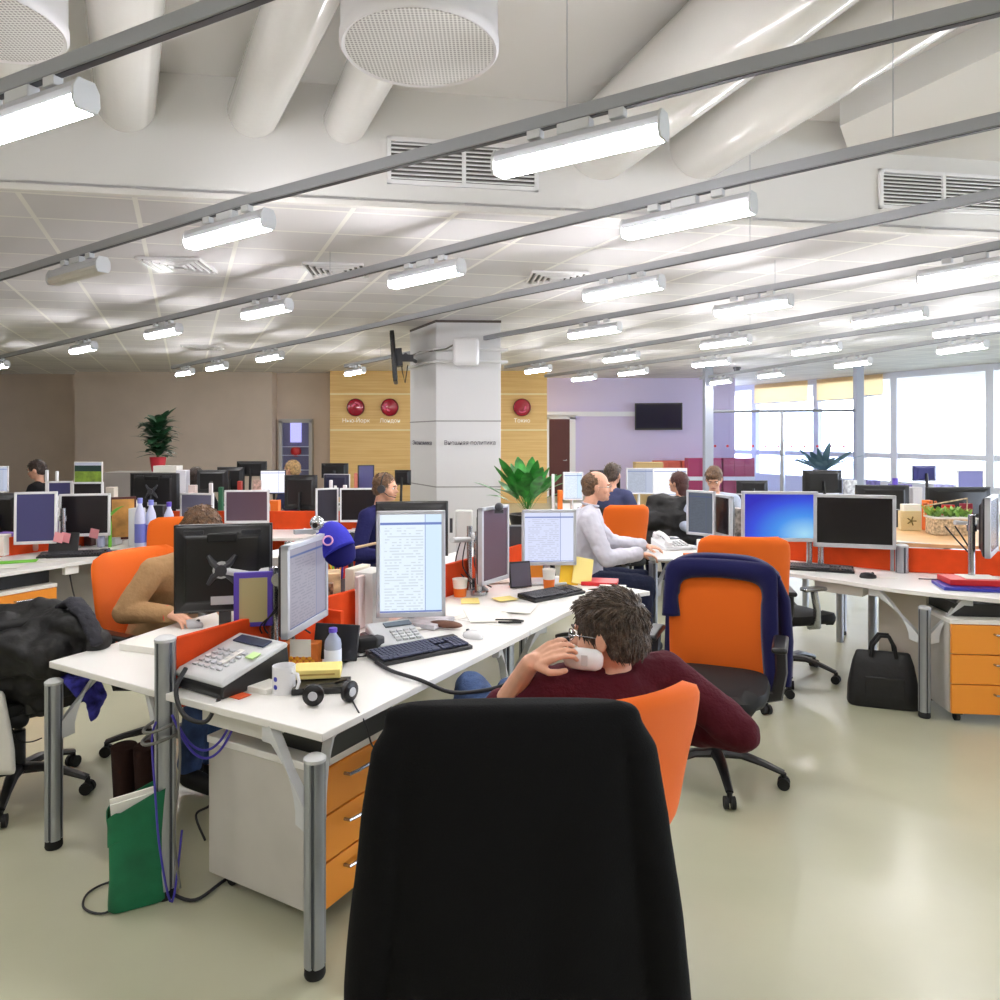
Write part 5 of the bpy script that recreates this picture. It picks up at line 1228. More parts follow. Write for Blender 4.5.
# cables at the divider post + bag + boots
pz = A(-.0, part)
for k, (lb, dz, r_, mm) in enumerate((('grey cable loop wound round the grooved divider post', .62, .055, CABLEG), ('second grey cable loop round the divider post, just below', .58, .06, CABLEG))):
    cable(lb, [(pz.x + r_ * math.cos(a), pz.y + r_ * math.sin(a) * .9, dz + .012 * math.sin(a * 1.3)) for a in [i * .7 for i in range(10)]], .006, mm)
def hang(px0, py0, px1, py1, sag, d0=2.62, d1=2.62, n=5):
    a, b = Q(px0, py0, d0), Q(px1, py1, d1); return [a.lerp(b, i / n) - Vector((0, 0, sag * 4 * (i / n) * (1 - i / n))) for i in range(n + 1)]
cable('violet cable hanging from the desk tray to the divider post, upper loop', hang(232, 722, 176, 722, .10, 2.64, 2.6), .0045, CABLEV)
cable('violet cable hanging from the desk tray to the divider post, lower loop', hang(236, 722, 172, 715, .14, 2.66, 2.58), .0045, CABLEV)
cable('violet cable running down the left side of the divider post', [Q(156, 722, 2.6), Q(152, 740, 2.6), Q(155, 790, 2.6), Q(160, 850, 2.58), P(172, 902, .006), Q(182, 830, 2.7)], .004, CABLEV)
cable('thick dark phone cord looping down from the fax phone', [Q(186, 668, 2.6), Q(176, 690, 2.55), Q(184, 715, 2.52), Q(205, 722, 2.52), Q(216, 705, 2.55), Q(222, 692, 2.58)], .008)
cable('grey cable running down the front of the divider post', [Q(176, 700, 2.56), Q(180, 760, 2.56), Q(174, 830, 2.57), Q(180, 888, 2.62)], .0045, CABLEG)
cable('dark cable lying on the floor between the post and the drawer unit', [P(170, 893, .01), P(195, 900, .01), P(225, 880, .01), P(250, 868, .01), P(262, 850, .01)], .006)
cable('thin dark cable looping over the floor beside the green bag', [P(130, 895, .01), P(105, 913, .008), P(84, 908, .008), P(88, 893, .008), P(110, 882, .01), P(140, 880, .01)], .004)
cable('black cord hanging behind the divider post by the jeans', [P(205, 840, .01), P(196, 815, .05), P(210, 805, .12), P(212, 790, .2)], .005)
cable('thick black phone cord curving off the edge of the front desk', [P(376, 662, .748), P(392, 671, .75), P(420, 680, .75), P(450, 692, .7), P(480, 691, .70), P(506, 684, .74), P(525, 668, .82)], .0075)
cable('thin cable falling from the headphones over the desk edge', [P(352, 700, .745), P(358, 711, .744), P(366, 725, .70), P(372, 745, .62), P(380, 752, .56)], .003)
# green bag: open top, slightly bulged, papers inside
c = P(135, 905, 0); t = thing('shopping_bag', 'green cloth bag full of papers on the floor by the divider post', 'bag', (c.x + .0, c.y + .02, .004), R(28))
def bagring(z, w, d, k=6): return [Vector((math.copysign(abs(math.cos(a)) ** (2 / k), math.cos(a)) * w, math.copysign(abs(math.sin(a)) ** (2 / k), math.sin(a)) * d, z)) for a in [2 * math.pi * j / 32 for j in range(32)]]
mb = MB(); rr = [bagring(0, .085, .05), bagring(.01, .095, .055), bagring(.1, .09, .05), bagring(.25, .092, .05), bagring(.37, .1, .055)]
for v in rr[-1]: v.z += .05 * (v.x / .1) + .015 * math.sin(v.x * 60)
for v in rr[-2]: v.z += .01 * math.sin(v.x * 50)
inn = [[Vector((v.x * .96, v.y * .92, v.z - (0 if i == 0 else .1))) for v in rr[-1]] for i in (0, 1)]
mb.rings(rr + inn); mb.build('bag_cloth', GREENB, t, smooth=60)
for k, (mm, dy, h) in enumerate(((PAPER, -.03, .36), (PAPER, -.018, .375), (mat('grey_newsprint', (214, 212, 204), .7), -.006, .37), (YELL, .012, .34), (mat('olive_cover', (170, 160, 50), .6), .022, .35))):
    mb = MB(); mb.box((.0, dy, h / 2 + .02), (.14, .008, h - .0), rot=Matrix.Rotation(R(-6), 3, 'Y')); o = mb.build('papers', mm, None, bev=.001); o.location = t.location; o.rotation_euler = t.rotation_euler; o.name = 'magazine'
    tag(o, ('white papers at the front inside the green bag', 'white papers, second from the front inside the green bag', 'grey newsprint in the middle of the green bag', 'yellow booklet in the green bag', 'olive booklet at the back of the green bag')[k], 'papers', 'papers in the green bag')
mb = MB(); mb.tube([(-.05, .05, .36), (-.04, .07, .33), (-.0, .075, .27), (.04, .07, .33), (.05, .05, .38)], .006, 6, flat=.4); mb.build('strap', GREENB, t)
for px, lb in ((124, 'dark brown boot standing left behind the green bag'), (146, 'dark brown boot standing right behind the green bag')):
    c = P(px, 838, 0); t = thing('boot', lb, 'boot', (c.x, c.y, .0), R(20))
    mb = MB(); mb.rings([[Vector((w * math.cos(a), d * math.sin(a) + o, z)) for a in [2 * math.pi * j / 20 for j in range(20)]] for z, w, d, o in ((.012, .036, .10, .05), (.03, .04, .11, .055), (.06, .038, .09, .04), (.10, .038, .06, .01), (.18, .04, .05, 0), (.28, .045, .054, 0), (.38, .05, .058, 0), (.383, .042, .05, 0))]); mb.build('shaft', mat('brown_suede', (44, 26, 22), .85, bump=.4, bscale=40), t, smooth=60)
    mb = MB(); mb.rings([[Vector((w * math.cos(a), d * math.sin(a) + .05, z)) for a in [2 * math.pi * j / 20 for j in range(20)]] for z, w, d in ((0, .04, .108), (.014, .041, .11))]); mb.build('sole', BLKM, t)

# ================================================================== CHAIR WITH THE BLACK JACKET (foreground)
jx, jy = .03, 1.78
chair('black mesh office chair wearing the black suit jacket, in the foreground', (jx, jy), R(2), bm=BLKM, sm=BLKM, wt=.24, wb=.2, z0=.55, z1=1.08, yb=-.24, lean=.06, armm=mat('armrest_grey', (74, 76, 82), .5), swivel=.3, seat_z=.46)
T0 = Matrix.Translation((jx, jy - .30, -.026)) @ Matrix.Rotation(R(2), 4, 'Z')
mb = MB()
def el(z, w, df, db, ox=0, pw=2.6): return [Vector((ox + math.copysign(abs(math.cos(a)) ** (2 / pw), math.cos(a)) * w, math.copysign(abs(math.sin(a)) ** (2 / pw), math.sin(a)) * (df if math.sin(a) > 0 else db) + .0, z)) for a in [2 * math.pi * j / 48 for j in range(48)]]
secs = [(.42, .27, .13, .075, .012), (.55, .263, .13, .075, .010), (.75, .250, .12, .072, .004), (.90, .25, .11, .07, 0), (1.0, .25, .10, .066, -.002), (1.07, .252, .09, .06, -.002), (1.11, .258, .08, .05, -.003), (1.135, .252, .06, .035, -.004), (1.146, .215, .03, .015, -.004)]
mb.rings([[T0 @ v for v in el(z, w, df, db, ox)] for z, w, df, db, ox in secs])
for s in (-1, 1):
    pts = [(s * .215, .0, 1.104), (s * .24, .0, 1.05), (s * .256, .0, .92), (s * .272, .01, .75), (s * .292 + .006, .015, .58), (s * .305 + .012, .02, .44)]
    mb.tube([T0 @ Vector(p) for p in pts], [.036, .046, .052, .056, .056, .052], 20, flat=1.0)
mb.tube([T0 @ Vector((x * .1, -.02 + .03 * abs(x), 1.128 - .004 * x * x)) for x in (-1.2, -.7, 0, .7, 1.2)], [.008, .016, .018, .016, .008], 12)
def jk():
    o = bake(mb, 'suit_jacket', SUIT, None, .008, 6)
    for v in o.data.vertices:
        p = T0.inverted() @ v.co
        f = max(0, min(1, (1.08 - p.z) * 3)); fold = math.sin(p.x * 34 + .7 * math.sin(p.z * 5)) * .006 + noise.noise(Vector((p.x * 7, p.y * 7, p.z * 2.2))) * .014
        v.co.y += fold * f; v.co.x += noise.noise(Vector((p.x * 5, 3, p.z * 4))) * .008 * f
    return o
tag(jk(), 'black suit jacket hung over the foreground chair, seen from behind', 'jacket')

# ================================================================== MAN IN MAROON on the phone
cd_ = Vector((-.45, .89)).normalized()
bc_ = Vector((.345, 1.90)); sc_ = bc_ + cd_ * .30
chair('orange office chair of the man in maroon, tilted away', (sc_.x, sc_.y), faceC(cd_.x, cd_.y), wt=.27, wb=.205, z0=.56, z1=.985, yb=-.25, lean=.05, swivel=1.1, arms=False, seat_z=.45)
yw = faceC(cd_.x, cd_.y)
J = dict(yaw=yw, pelvis=(.20, 2.36, .56), belly=(.24, 2.28, .68), chest=(.30, 2.20, .82), neck=(.335, 2.19, .985), head=(.318, 2.17, 1.068),
         shL=(.15, 2.13, .925), shR=(.50, 2.24, .935), elL=(-.015, 2.24, .80), wrL=(.085, 2.09, 1.012), elR=(.70, 2.16, .79), wrR=(.56, 2.37, .72),
         hipL=(.12, 2.42, .54), hipR=(.27, 2.46, .54), knL=(-.115, 2.93, .655), knR=(.05, 2.94, .63), anL=(-.12, 2.95, .12), anR=(.04, 3.02, .12))
hy = faceC(-.88, .42)
o, TH = person('man in a maroon sweater holding a white phone to his ear, seen from behind', J, MAROON, JEANS, HAIRG, 'full', voxel=.004, hy=hy, hp=R(-6), hroll=R(4), sleeves={'L': 'pushed', 'R': 'long'}, nt=2600, hairL=.016, glasses=True, brow=HAIRG,
    hands={'L': ((.85, -.12, .52), (.5, .5, -.6), .6, .9), 'R': ((-.6, .6, -.1), (0, 0, -1), .4)}, hseed=5, wrinkle=.006)
mb = MB(); Tp = Matrix.Translation((.236, 2.10, 1.022)) @ Matrix.Rotation(R(-14), 4, 'Z') @ Matrix.Rotation(R(92), 4, 'Y')
mb.rings([[Tp @ Vector((.03 * k * math.cos(a) , .022 * k * math.sin(a), z)) for a in [2 * math.pi * j / 24 for j in range(24)]] for z, k in ((-.056, .4), (-.051, .75), (-.036, 1), (0, 1.05), (.036, 1), (.051, .75), (.056, .4))])
t = mb.build('phone_handset', LIDM, smooth=60); tag(t, 'white phone handset held at the ear of the man in maroon', 'telephone')
mb = MB(); mb.box((0, 0, 0), (.018, .002, .03), T=Matrix.Translation((.236, 2.077, 1.024)) @ Matrix.Rotation(R(-14), 4, 'Z')); mb.build('small_window', LGREY, t)
# ================================================================== MIDDLE: chairs and people around the front row
kc = Vector((-.25, .97)).normalized()
# navy jacket chair: backrest at the far side, seat towards the camera left
nc = Vector((1.045, 3.60)); nd = Vector((-.38, -.92)).normalized()
chair('orange office chair with a navy fleece hung over its back', (nc.x, nc.y), faceC(nd.x, nd.y), wt=.26, wb=.25, z0=.42, z1=1.0, yb=-.25, lean=.06, swivel=.62, seat_z=.46)
Tn = Matrix.Translation((nc.x, nc.y, 0)) @ Matrix.Rotation(faceC(nd.x, nd.y), 4, 'Z')
def hwf(z): return .285 if z > .6 else .28
mb = MB()      # fleece: hung over the top edge and down the sides, the orange front left open below
def fl(u, v):
    a = (u - .5) * 2; s_ = abs(a)
    # outline of the fleece, from one lower corner over the top to the other
    if s_ > .5: t_ = (s_ - .5) / .5; x = .272 + .012 * t_; z = .94 - .58 * t_ if a < 0 else .94 - .22 * t_
    else: t_ = s_ / .5; x = .272 * math.sin(t_ * math.pi / 2) ** .8; z = 1.015 - .075 * t_ ** 4
    x = math.copysign(x, a); w = .062 + .01 * math.sin(a * 7)
    # inner edge
    if s_ > .5: xi = math.copysign(abs(x) - w * (1.0 if a < 0 else 1.15), x); zi = z - .10 * (1 - t_) ** 2
    else: xi = x * (.78 - .01 * t_); zi = z - .085 - .015 * t_
    X = x + (xi - x) * v; Z = z + (zi - z) * v
    Y = -.25 - .06 * max(0, (Z - .46) / .6) + .045 * (X / .27) ** 2 + .048 + .02 * math.sin(v * math.pi)
    return Tn @ Vector((X, Y, Z))
mb.grid(fl, 48, 6)
def fb(u, v):
    x = (u - .5) * .57; z = 1.015 - .52 * v - .075 * abs(u - .5) ** 4 * 16
    return Tn @ Vector((x * (1 + .06 * v), -.36 - .02 * math.sin(u * 20) * v + .05 * (x / .27) ** 2, z))
mb.grid(fb, 20, 8)
def ftop(u, v):
    x = (u - .5) * .55; return Tn @ Vector((x, -.36 + .1 * v + .045 * (x / .27) ** 2, 1.02 + .012 * math.sin(v * math.pi) - .075 * abs(u - .5) ** 4 * 16))
mb.grid(ftop, 20, 4)
o = mb.build('fleece_jacket', NAVY, None, smooth=80, thick=.02); tag(o, 'navy fleece jacket draped over an orange chair back', 'jacket')
mb = MB()
mb.tube([Tn @ Vector((-.26, -.33, .93)), Tn @ Vector((-.30, -.31, .82)), Tn @ Vector((-.315, -.29, .62)), Tn @ Vector((-.31, -.28, .40))], [.03, .042, .042, .035], 14, flat=.8)
q = mb.build('sleeve', NAVY, o, smooth=70)
# orange chair behind it, seen from the back, at the right hand desk
rc = Vector((1.52, 4.72)); rd = Vector((.20, .98)).normalized()
chair('orange office chair seen from behind, facing the blue desktop monitor', (rc.x, rc.y), faceC(rd.x, rd.y), wt=.27, wb=.26, z0=.54, z1=1.055, yb=-.24, lean=.06, swivel=.1)
bc2 = Vector((2.0, 5.15)); chair('black office chair with a curved chrome armrest under the right hand desk', (bc2.x, bc2.y), faceC(.9, .3), bm=BLKM, wt=.24, wb=.22, z0=.55, z1=.7, armm=METAL, swivel=.6, seat_z=.44)

# tan sweater person at the left desk
tb = Vector((-2.02, 4.02)); vd = V.copy()
chair('orange office chair of the person in the tan sweater', (tb.x + V.x * .34, tb.y + V.y * .34), faceC(V.x * .9 + .1, V.y), wt=.26, wb=.24, z0=.50, z1=1.05, yb=-.26, lean=.05, swivel=.25)
chair('orange chair back just behind the tan sweater person, by the blue bottles', (-2.36, 5.45), faceC(.2, -1), wt=.27, wb=.25, z0=.5, z1=1.04, lean=.03, swivel=.7)
wrR_ = Vector((-1.62, 3.72, .79)); wrL_ = Vector((-1.36, 3.42, .86))
J = dict(yaw=faceC(V.x, V.y), pelvis=(-1.86, 3.98, .56), belly=(-1.80, 3.94, .72), chest=(-1.70, 3.88, .87), neck=(-1.60, 3.83, 1.05), head=(-1.53, 3.79, 1.165),
         shL=(-1.52, 4.0, .99), shR=(-1.72, 3.68, .985), elR=(-1.82, 3.60, .80), wrR=(-1.60, 3.59, .795), elL=(-1.36, 3.86, .83), wrL=(-1.33, 3.48, .88),
         hipL=(-1.78, 4.02, .53), hipR=(-1.86, 3.88, .53), knL=(-1.42, 3.78, .53), knR=(-1.45, 3.62, .53), anL=(-1.38, 3.56, .10), anR=(-1.45, 3.46, .10))
person('person in a tan sweater leaning over the desk, half hidden by the black monitor', J, TAN, JEANS, HAIRB, 'full', voxel=.005, hy=faceC(V.x, V.y), hp=R(-38), hands={'R': ((.155, -.06, -.03), (0, 0, -1), .5, .95), 'L': ((.06, -.12, .0), (.5, .4, 0), 1.2, .95)}, nt=500, hairL=.012)
mb = MB(); d_ = Vector((.155, -.06, -.03)).normalized(); w_ = Vector((-1.60, 3.59, .795)); e_ = Vector((-1.82, 3.60, .80)); f_ = (w_ - e_).normalized(); n1 = f_.cross(Vector((0, 0, 1))).normalized(); n2 = n1.cross(f_)
mb.tube([w_ - f_ * .01 + (n1 * math.cos(a) + n2 * math.sin(a)) * .034 for a in [2 * math.pi * j / 18 for j in range(18)]], .0085, 6, closed=True); tag(mb.build('wristband', STRAP), 'red band on the wrist of the person in the tan sweater', 'wristband')
c = dp(193, 627); mouse('silver mouse under the hand of the person in the tan sweater', (c.x, c.y), faceC(V.x, V.y) + .3, SILV)
q = Vector((-1.245, 3.36)); t = thing('mobile_phone', 'black mobile phone held behind the black monitor', 'mobile phone', (q.x, q.y, .80), R(5)); mb = MB(); mb.box((0, 0, .06), (.055, .012, .14)); mb.build('body', BLACK, t, bev=.005)
mb = MB(); mb.box((0, -.0065, .065), (.048, .001, .11)); mb.build('screen', S_OFF, t)
boxy('paper_stack', 'white paper stack beside the divider post on the left desk', 'paper', dp(150, 648), (.19, .15, .03), R(-20), PAPER)
# navy sweater man with headset
J = seated_joints(-1.10, 6.35, faceC(.95, -.32), .43, lean=.12, scale=1.1)
person('man in a navy sweater wearing a headset, in profile behind the document monitor', J, NAVYS, DJEANS, HAIRB, 'short', voxel=.01, hy=faceC(.97, -.22), hp=R(-6), nt=250, brow=HAIRD, hairL=.01, build=1.08)
Th = head_mats(Vector(J['head']), faceC(.97, -.22), R(-6)); 
t = thing('headset', 'dark headset on the man in the navy sweater', 'headset', (0, 0, 0)); mb = MB(); mb.tube([Th @ Vector((.09 * math.cos(a), -.01, .03 + .1 * math.sin(a))) for a in [math.pi * j / 14 for j in range(15)]], .006, 6); mb.build('headband', BLACK, t)
for s in (-1, 1): mb = MB(); mb.cyl(Th @ Vector((s * .082, -.0, .0)), Th @ Vector((s * .105, -.0, .0)), .034, n=18); mb.build('ear_cup', DGREY, t)
mb = MB(); mb.tube([Th @ Vector((.1, .0, -.01)), Th @ Vector((.09, .07, -.05)), Th @ Vector((.05, .12, -.06))], .004, 6); mb.build('microphone', BLACK, t)
chair('dark office chair under the man in the navy sweater', (-1.10, 6.35), faceC(.95, -.32), bm=BLKM, z1=.8)
# man in the light shirt
J = seated_joints(.64, 5.62, faceC(1, -.05), .50, lean=.02, wl=(1.13, 5.80, .80), wr=(1.02, 5.44, .795), scale=1.06, head_fwd=.03)
o, TS = person('bald crowned man in a light grey shirt typing, in profile', J, SHIRT, DJEANS, HAIRB, 'balding', voxel=.005, hy=faceC(.99, -.12), hp=R(-3), glasses=True, brow=HAIRB, nt=220, hairL=.008,
    hands={'L': ((1, -.15, -.12), (0, 0, -1), .55), 'R': ((1, .1, -.12), (0, 0, -1), .55)}, wrinkle=.009, loose=.022)
mb = MB(); nk = Vector(J['neck']); mb.tube([nk + Vector((.055 * math.cos(a) + .012, .06 * math.sin(a), .018 + .012 * math.cos(a) * -1)) for a in [2 * math.pi * j / 18 for j in range(18)]], .016, 8, closed=True, flat=.6); mb.build('collar', SHIRT, o, smooth=60)
chair('dark office chair under the man in the light shirt', (.62, 5.62), faceC(1, -.05), bm=BLKM, sm=mat('red_seat', (176, 40, 34), .8), z1=.86, seat_z=.47, arms=False)

# ================================================================== RIGHT HAND DESKS
B0, B1 = Vector((1.94, 4.96)), Vector((2.54, 4.33))
edge = [dp(637, 551), dp(650, 557), dp(680, 562), dp(735, 567), dp(790, 573), dp(853, 582), dp(890, 588), dp(934, 593), dp(1000, 599), dp(1040, 601)]
pt = lambda px, py: dp(px, py)
bk0 = [dp(1040, 578), dp(970, 574), dp(899, 572)]
divL = [dp(899, 572), Vector((2.02, 5.55)), Vector((1.40, 6.35))]
desk('long curved white desk at the right with two wide monitors', edge[4:] + [Vector((3.6, 4.75)), Vector((2.72, 5.02)), Vector((2.02, 5.62)), B0 + Vector((-.02, .03))], [(2.50, 4.37, .64)], [(Vector((2.50, 4.37)), Vector((2.30, 4.62))), (Vector((2.50, 4.37)), Vector((2.76, 4.34)))], tray=(Vector((2.12, 4.95)), Vector((2.34, 4.74))))
desk('white desk with the typing hands and the white phone on it', edge[:4] + [B0 + Vector((-.03, .02)), Vector((2.0, 5.64)), Vector((1.6, 6.3)), Vector((1.1, 6.3)), Vector((.98, 5.95))], [(1.16, 5.62, .70)], [(Vector((1.16, 5.62)), Vector((1.34, 5.75)))])
divider('orange screen behind the two wide monitors, left length', (2.02, 5.60), (2.69, 5.04), .74, .90)
divider('orange screen under the beech counter, right length', (2.72, 5.02), (3.62, 4.76), .74, .90)
t = thing('divider_post', 'grey aluminium post joining the two orange screens', 'post', (2.70, 4.985, 0)); post(t, 0, 0, .915, .04)
t = thing('counter', 'beech topped counter behind the orange screens', 'counter')
mb = MB(); fr = [(2.12, 5.54), (2.68, 5.06), (3.3, 4.86), (3.72, 4.74)]; bkp = [(4.4, 5.3), (3.5, 5.8), (2.7, 6.1)]
mb.prism([Vector(p) for p in fr + bkp], .905, .93); mb.build('worktop', BEECH, t, bev=.003)
for x, y in ((2.62, 5.22), (3.55, 4.92), (2.74, 5.98), (3.45, 5.72)): mb = MB(); mb.cyl((x, y, 0), (x, y, .905), .028, n=12); mb.build('leg', ALU, t)
mb = MB(); mb.prism([Vector((2.13, 5.535)), Vector((2.68, 5.062)), Vector((2.9, 4.985)), Vector((2.74, 5.16)), Vector((2.25, 5.58))], .931, .934); mb.build('white_strip', WHITE, t)
pedestal('white drawer unit with three orange drawers at the right edge', (2.90, 4.235, 0), R(-6), w=.62, d=.45, h=.60)
t = bpy.data.objects['drawer_pedestal.001']
boxy('computer_case', 'black flat computer on the right hand drawer unit', 'computer', (2.92, 4.48), (.5, .34, .075), R(-6), BLACK, .602)
mb = MB(); mb.prism([Vector((2.47, 4.84)), Vector((2.62, 4.56)), Vector((2.64, 4.57)), Vector((2.49, 4.85))], .03, .715); o = mb.build('side_panel', mat('beige_panel', (206, 198, 186), .5), bpy.data.objects['desk.004'] if 'desk.004' in bpy.data.objects else None)
# things on it
c = at(779.5, 5.12); monitor('wide silver monitor showing a bright blue desktop', (c.x, c.y), faceS(-.10, -1), w=.51, h=.345, zb=.93, scr=S_DESK, bez=.02, base_off=(.22, .07))
c = at(854, 5.02); monitor('wide silver monitor with a black screen, right of the blue one', (c.x, c.y), faceS(-.30, -1), w=.51, h=.36, zb=.90, scr=mat('black_screen', (16, 14, 20), .2), bez=.022, base_off=(-.2, .06))
c = at(992, 4.55); monitor('silver monitor cut by the right edge, seen from its side', (c.x, c.y), faceS(.75, -.62), w=.42, h=.36, zb=.93, scr=S_LILAC, bez=.022, base='arm', base_off=(-.05, .1))
c = dp(820, 570); keyboard('black keyboard in front of the blue desktop monitor', (c.x, c.y), R(-22), w=.42, d=.15, km=DGREY)
c = dp(868, 578); mouse('black mouse beside the right hand keyboard', (c.x, c.y), R(-100))
sheet('white slip beside the black mouse on the right desk', rect(dp(883, 578), .16, .05, R(-10)), m=PAPER)
c = dp(968, 588); boxy('ring_binder', 'blue folder under the red one on the right desk', 'folder', c, (.33, .24, .02), R(-14), BLUEP, .741)
boxy('ring_binder', 'red folder on top of the blue one on the right desk', 'folder', (c.x + .04, c.y + .04), (.30, .2, .035), R(-10), REDP, .762)
sheet('paper lying on the red folder at the right', rect((c.x + .09, c.y + .05), .2, .15, R(-8)), .798, m=PAPER)
t = phone('white desk phone behind the red folder', (dp(975, 572).x, dp(975, 572).y + .02), R(10), m=LIDM)
c = dp(929, 580); t = thing('pen', 'pen lying left of the blue folder', 'pen', (c.x, c.y, .746), R(-12)); mb = MB(); mb.cyl((-.06, 0, 0), (.06, 0, 0), .004, n=8); mb.build('barrel', DGREY, t)
# on the counter
def cp(px, py): return P(px, py, .93).xy
c = cp(912, 531); t = thing('beige_box', 'square beige box with a dark ornament on the counter', 'box', (c.x, c.y, .931), R(-6)); mb = MB(); mb.box((0, .04, .075), (.15, .06, .15)); mb.build('case', mat('beige_raffia', (220, 206, 160), .7, bump=.3, bscale=90), t, bev=.004)
mb = MB()
for a in range(5): mb.cyl((0, .008, .075), (.035 * math.cos(a * 1.26), .008, .075 + .035 * math.sin(a * 1.26)), .005, n=6)
mb.build('ornament', mat('olive_mark', (110, 96, 50), .7), t)
c = cp(895, 527); boxy('dark_box', 'small black box left of the beige one on the counter', 'box', c, (.08, .07, .14), 0, BLACK, .931)
c = cp(933, 533); t = thing('flower_pot', 'ochre pot with small flowers on the counter', 'potted plant', (c.x, c.y, .931)); mb = MB(); mb.lathe([(.001, 0), (.028, 0), (.04, .08), (.036, .08), (.03, .01), (.001, .01)]); mb.build('pot', TERRA, t)
mb = MB(); r_ = random.Random(2)
for i in range(46): a = r_.uniform(0, 6.28); leaf(mb, (0, 0, .07), (math.cos(a) * .5, math.sin(a) * .5, 1), r_.uniform(.1, .2), .012, droop=.2, n=3)
mb.build('leaves', LEAFL, t); mb = MB()
for i in range(12): a = r_.uniform(0, 6.28); rr = r_.uniform(.02, .07); mb.sph((rr * math.cos(a), rr * math.sin(a), r_.uniform(.15, .24)), .011, 7)
mb.build('blossoms', mat('rust_blossom', (206, 110, 70), .7), t)
c = cp(957, 536); t = thing('wicker_planter', 'wicker trough planted with pale succulents on the counter', 'planter', (c.x, c.y + .04, .931), R(-8)); 
mb = MB(); mb.box((0, .06, .06), (.28, .16, .12)); mb.build('trough', WICK, t, bev=.006); mb = MB(); mb.box((0, .06, .125), (.3, .18, .014)); mb.build('rim', LIDM, t, bev=.004)
mb = MB()
for i in range(70): x = r_.uniform(-.13, .13); y = r_.uniform(0, .13); a = r_.uniform(0, 6.28); leaf(mb, (x, y, .13), (math.cos(a) * .6, math.sin(a) * .6, .8), r_.uniform(.05, .11), .014, droop=.1, n=3)
mb.build('succulents', LEAFL, t); mb = MB(); mb.tube([(-.15, .13, .13), (-.15, .13, .2), (.15, .13, .26), (.15, .13, .13)], .006, 6); mb.build('handle_hoop', WICK, t)
boxy('red_book', 'red book standing behind the wicker trough', 'book', (cp(952, 531).x - .03, cp(955, 531).y), (.09, .02, .2), R(-8), REDP, .931)
boxy('red_book', 'dark red book standing behind the wicker trough, right one', 'book', cp(966, 531), (.09, .02, .21), R(-8), mat('dark_red_cover', (130, 20, 50), .4), .931)
t = thing('clamp_stand', 'grey monitor arm with cables before the wicker trough', 'monitor arm', (3.05, 4.80, .93)); mb = MB(); mb.tube([(.0, .0, .0), (0, 0, .16), (-.12, -.02, .17)], .016, 8); mb.build('arm', LGREY, t)
for k in range(2): cable('black cable arcing down beside the right edge monitor, %s' % ('left strand', 'right strand')[k], [Q(945 + 10 * k, 526, 4.8), Q(955 + 8 * k, 538, 4.78), Q(968 + 4 * k, 552, 4.76)], .005)
c = cp(913, 530); boxy('tissue_box', 'white and orange carton behind the beige box', 'box', (c.x - .02, c.y), (.13, .06, .2), 0, PAPER, .931); boxy('tissue_box', 'small orange carton behind the flower pot', 'box', (c.x + .11, c.y), (.06, .05, .23), 0, ORP, .931)

# bag on the floor, right
c = P(886, 704, 0); t = thing('handbag', 'black shoulder bag standing on the floor under the right hand desk', 'bag', (c.x - .03, c.y - .02, 0), R(-18))
mb = MB(); mb.rings([bagring(z, w, d, 5) for z, w, d in ((0, .19, .065), (.01, .2, .075), (.12, .195, .07), (.26, .17, .045), (.325, .15, .022), (.332, .14, .012))]); mb.build('body', mat('black_nylon', (26, 26, 28), .55, bump=.3, bscale=30), t, smooth=50)
for y in (-.03, .03): mb = MB(); mb.tube([(-.07, y, .30), (-.06, y, .37), (-.02, y, .43), (.03, y, .43), (.06, y, .37), (.07, y, .30)], .011, 8); mb.build('handle', BLKM, t, smooth=60)
mb = MB(); mb.box((0, -.066, .12), (.22, .012, .14)); mb.build('front_pocket', mat('black_nylon', (26, 26, 28)), t, bev=.01)
t = desk('grey table on dark legs beyond the right hand desk', [(2.8, 6.12), (3.7, 6.12), (3.7, 6.72), (2.8, 6.72)], [(2.86, 6.2, .7), (3.6, 6.2, .7)], [], .74)
# white desk phone on the middle desk
c = dp(672, 549); phone('white desk phone with its handset on, beside the grey list monitor', (c.x, c.y + .03), R(20), m=LIDM, s=1.2)
c = dp(655, 553); boxy('keyboard_tray', 'silver keyboard under the typing hands', 'keyboard', (1.18, 5.62), (.40, .14, .018), R(95), LGREY, .741)
boxy('white_carton', 'small white carton standing left of the orange chair', 'box', dp(702, 560), (.06, .06, .15), R(10), PAPER, .741)
boxy('paper_stack', 'papers and orange card beside the white desk phone', 'papers', dp(696, 556), (.16, .12, .015), R(10), ORP, .741)
c = at(701, 5.95); monitor('silver monitor with a dim grey list, facing the man in the light shirt', (c.x, c.y), faceS(-.72, -.72), w=.25, h=.36, zb=.86, scr=S_GREY, bez=.018, base='stand')
c = at(722, 5.9); monitor('slim dark monitor beside the grey list monitor, almost edge on', (c.x, c.y), faceS(-.98, -.2), w=.3, h=.33, zb=.86, frame=SILV, scr=S_OFF, base='stand')
boxy('storage_box', 'clutter box of white packets behind the orange chair', 'box', at(742, 6.2), (.2, .16, .2), R(20), mat('mottled_packets', (190, 184, 176), .6, var=.3, vscale=30), .742)
boxy('storage_box', 'grey clutter box between the slim monitor and the blue desktop', 'box', at(733, 6.05), (.12, .12, .33), R(0), mat('mottled_dark', (130, 124, 120), .6, var=.5, vscale=30), .742)
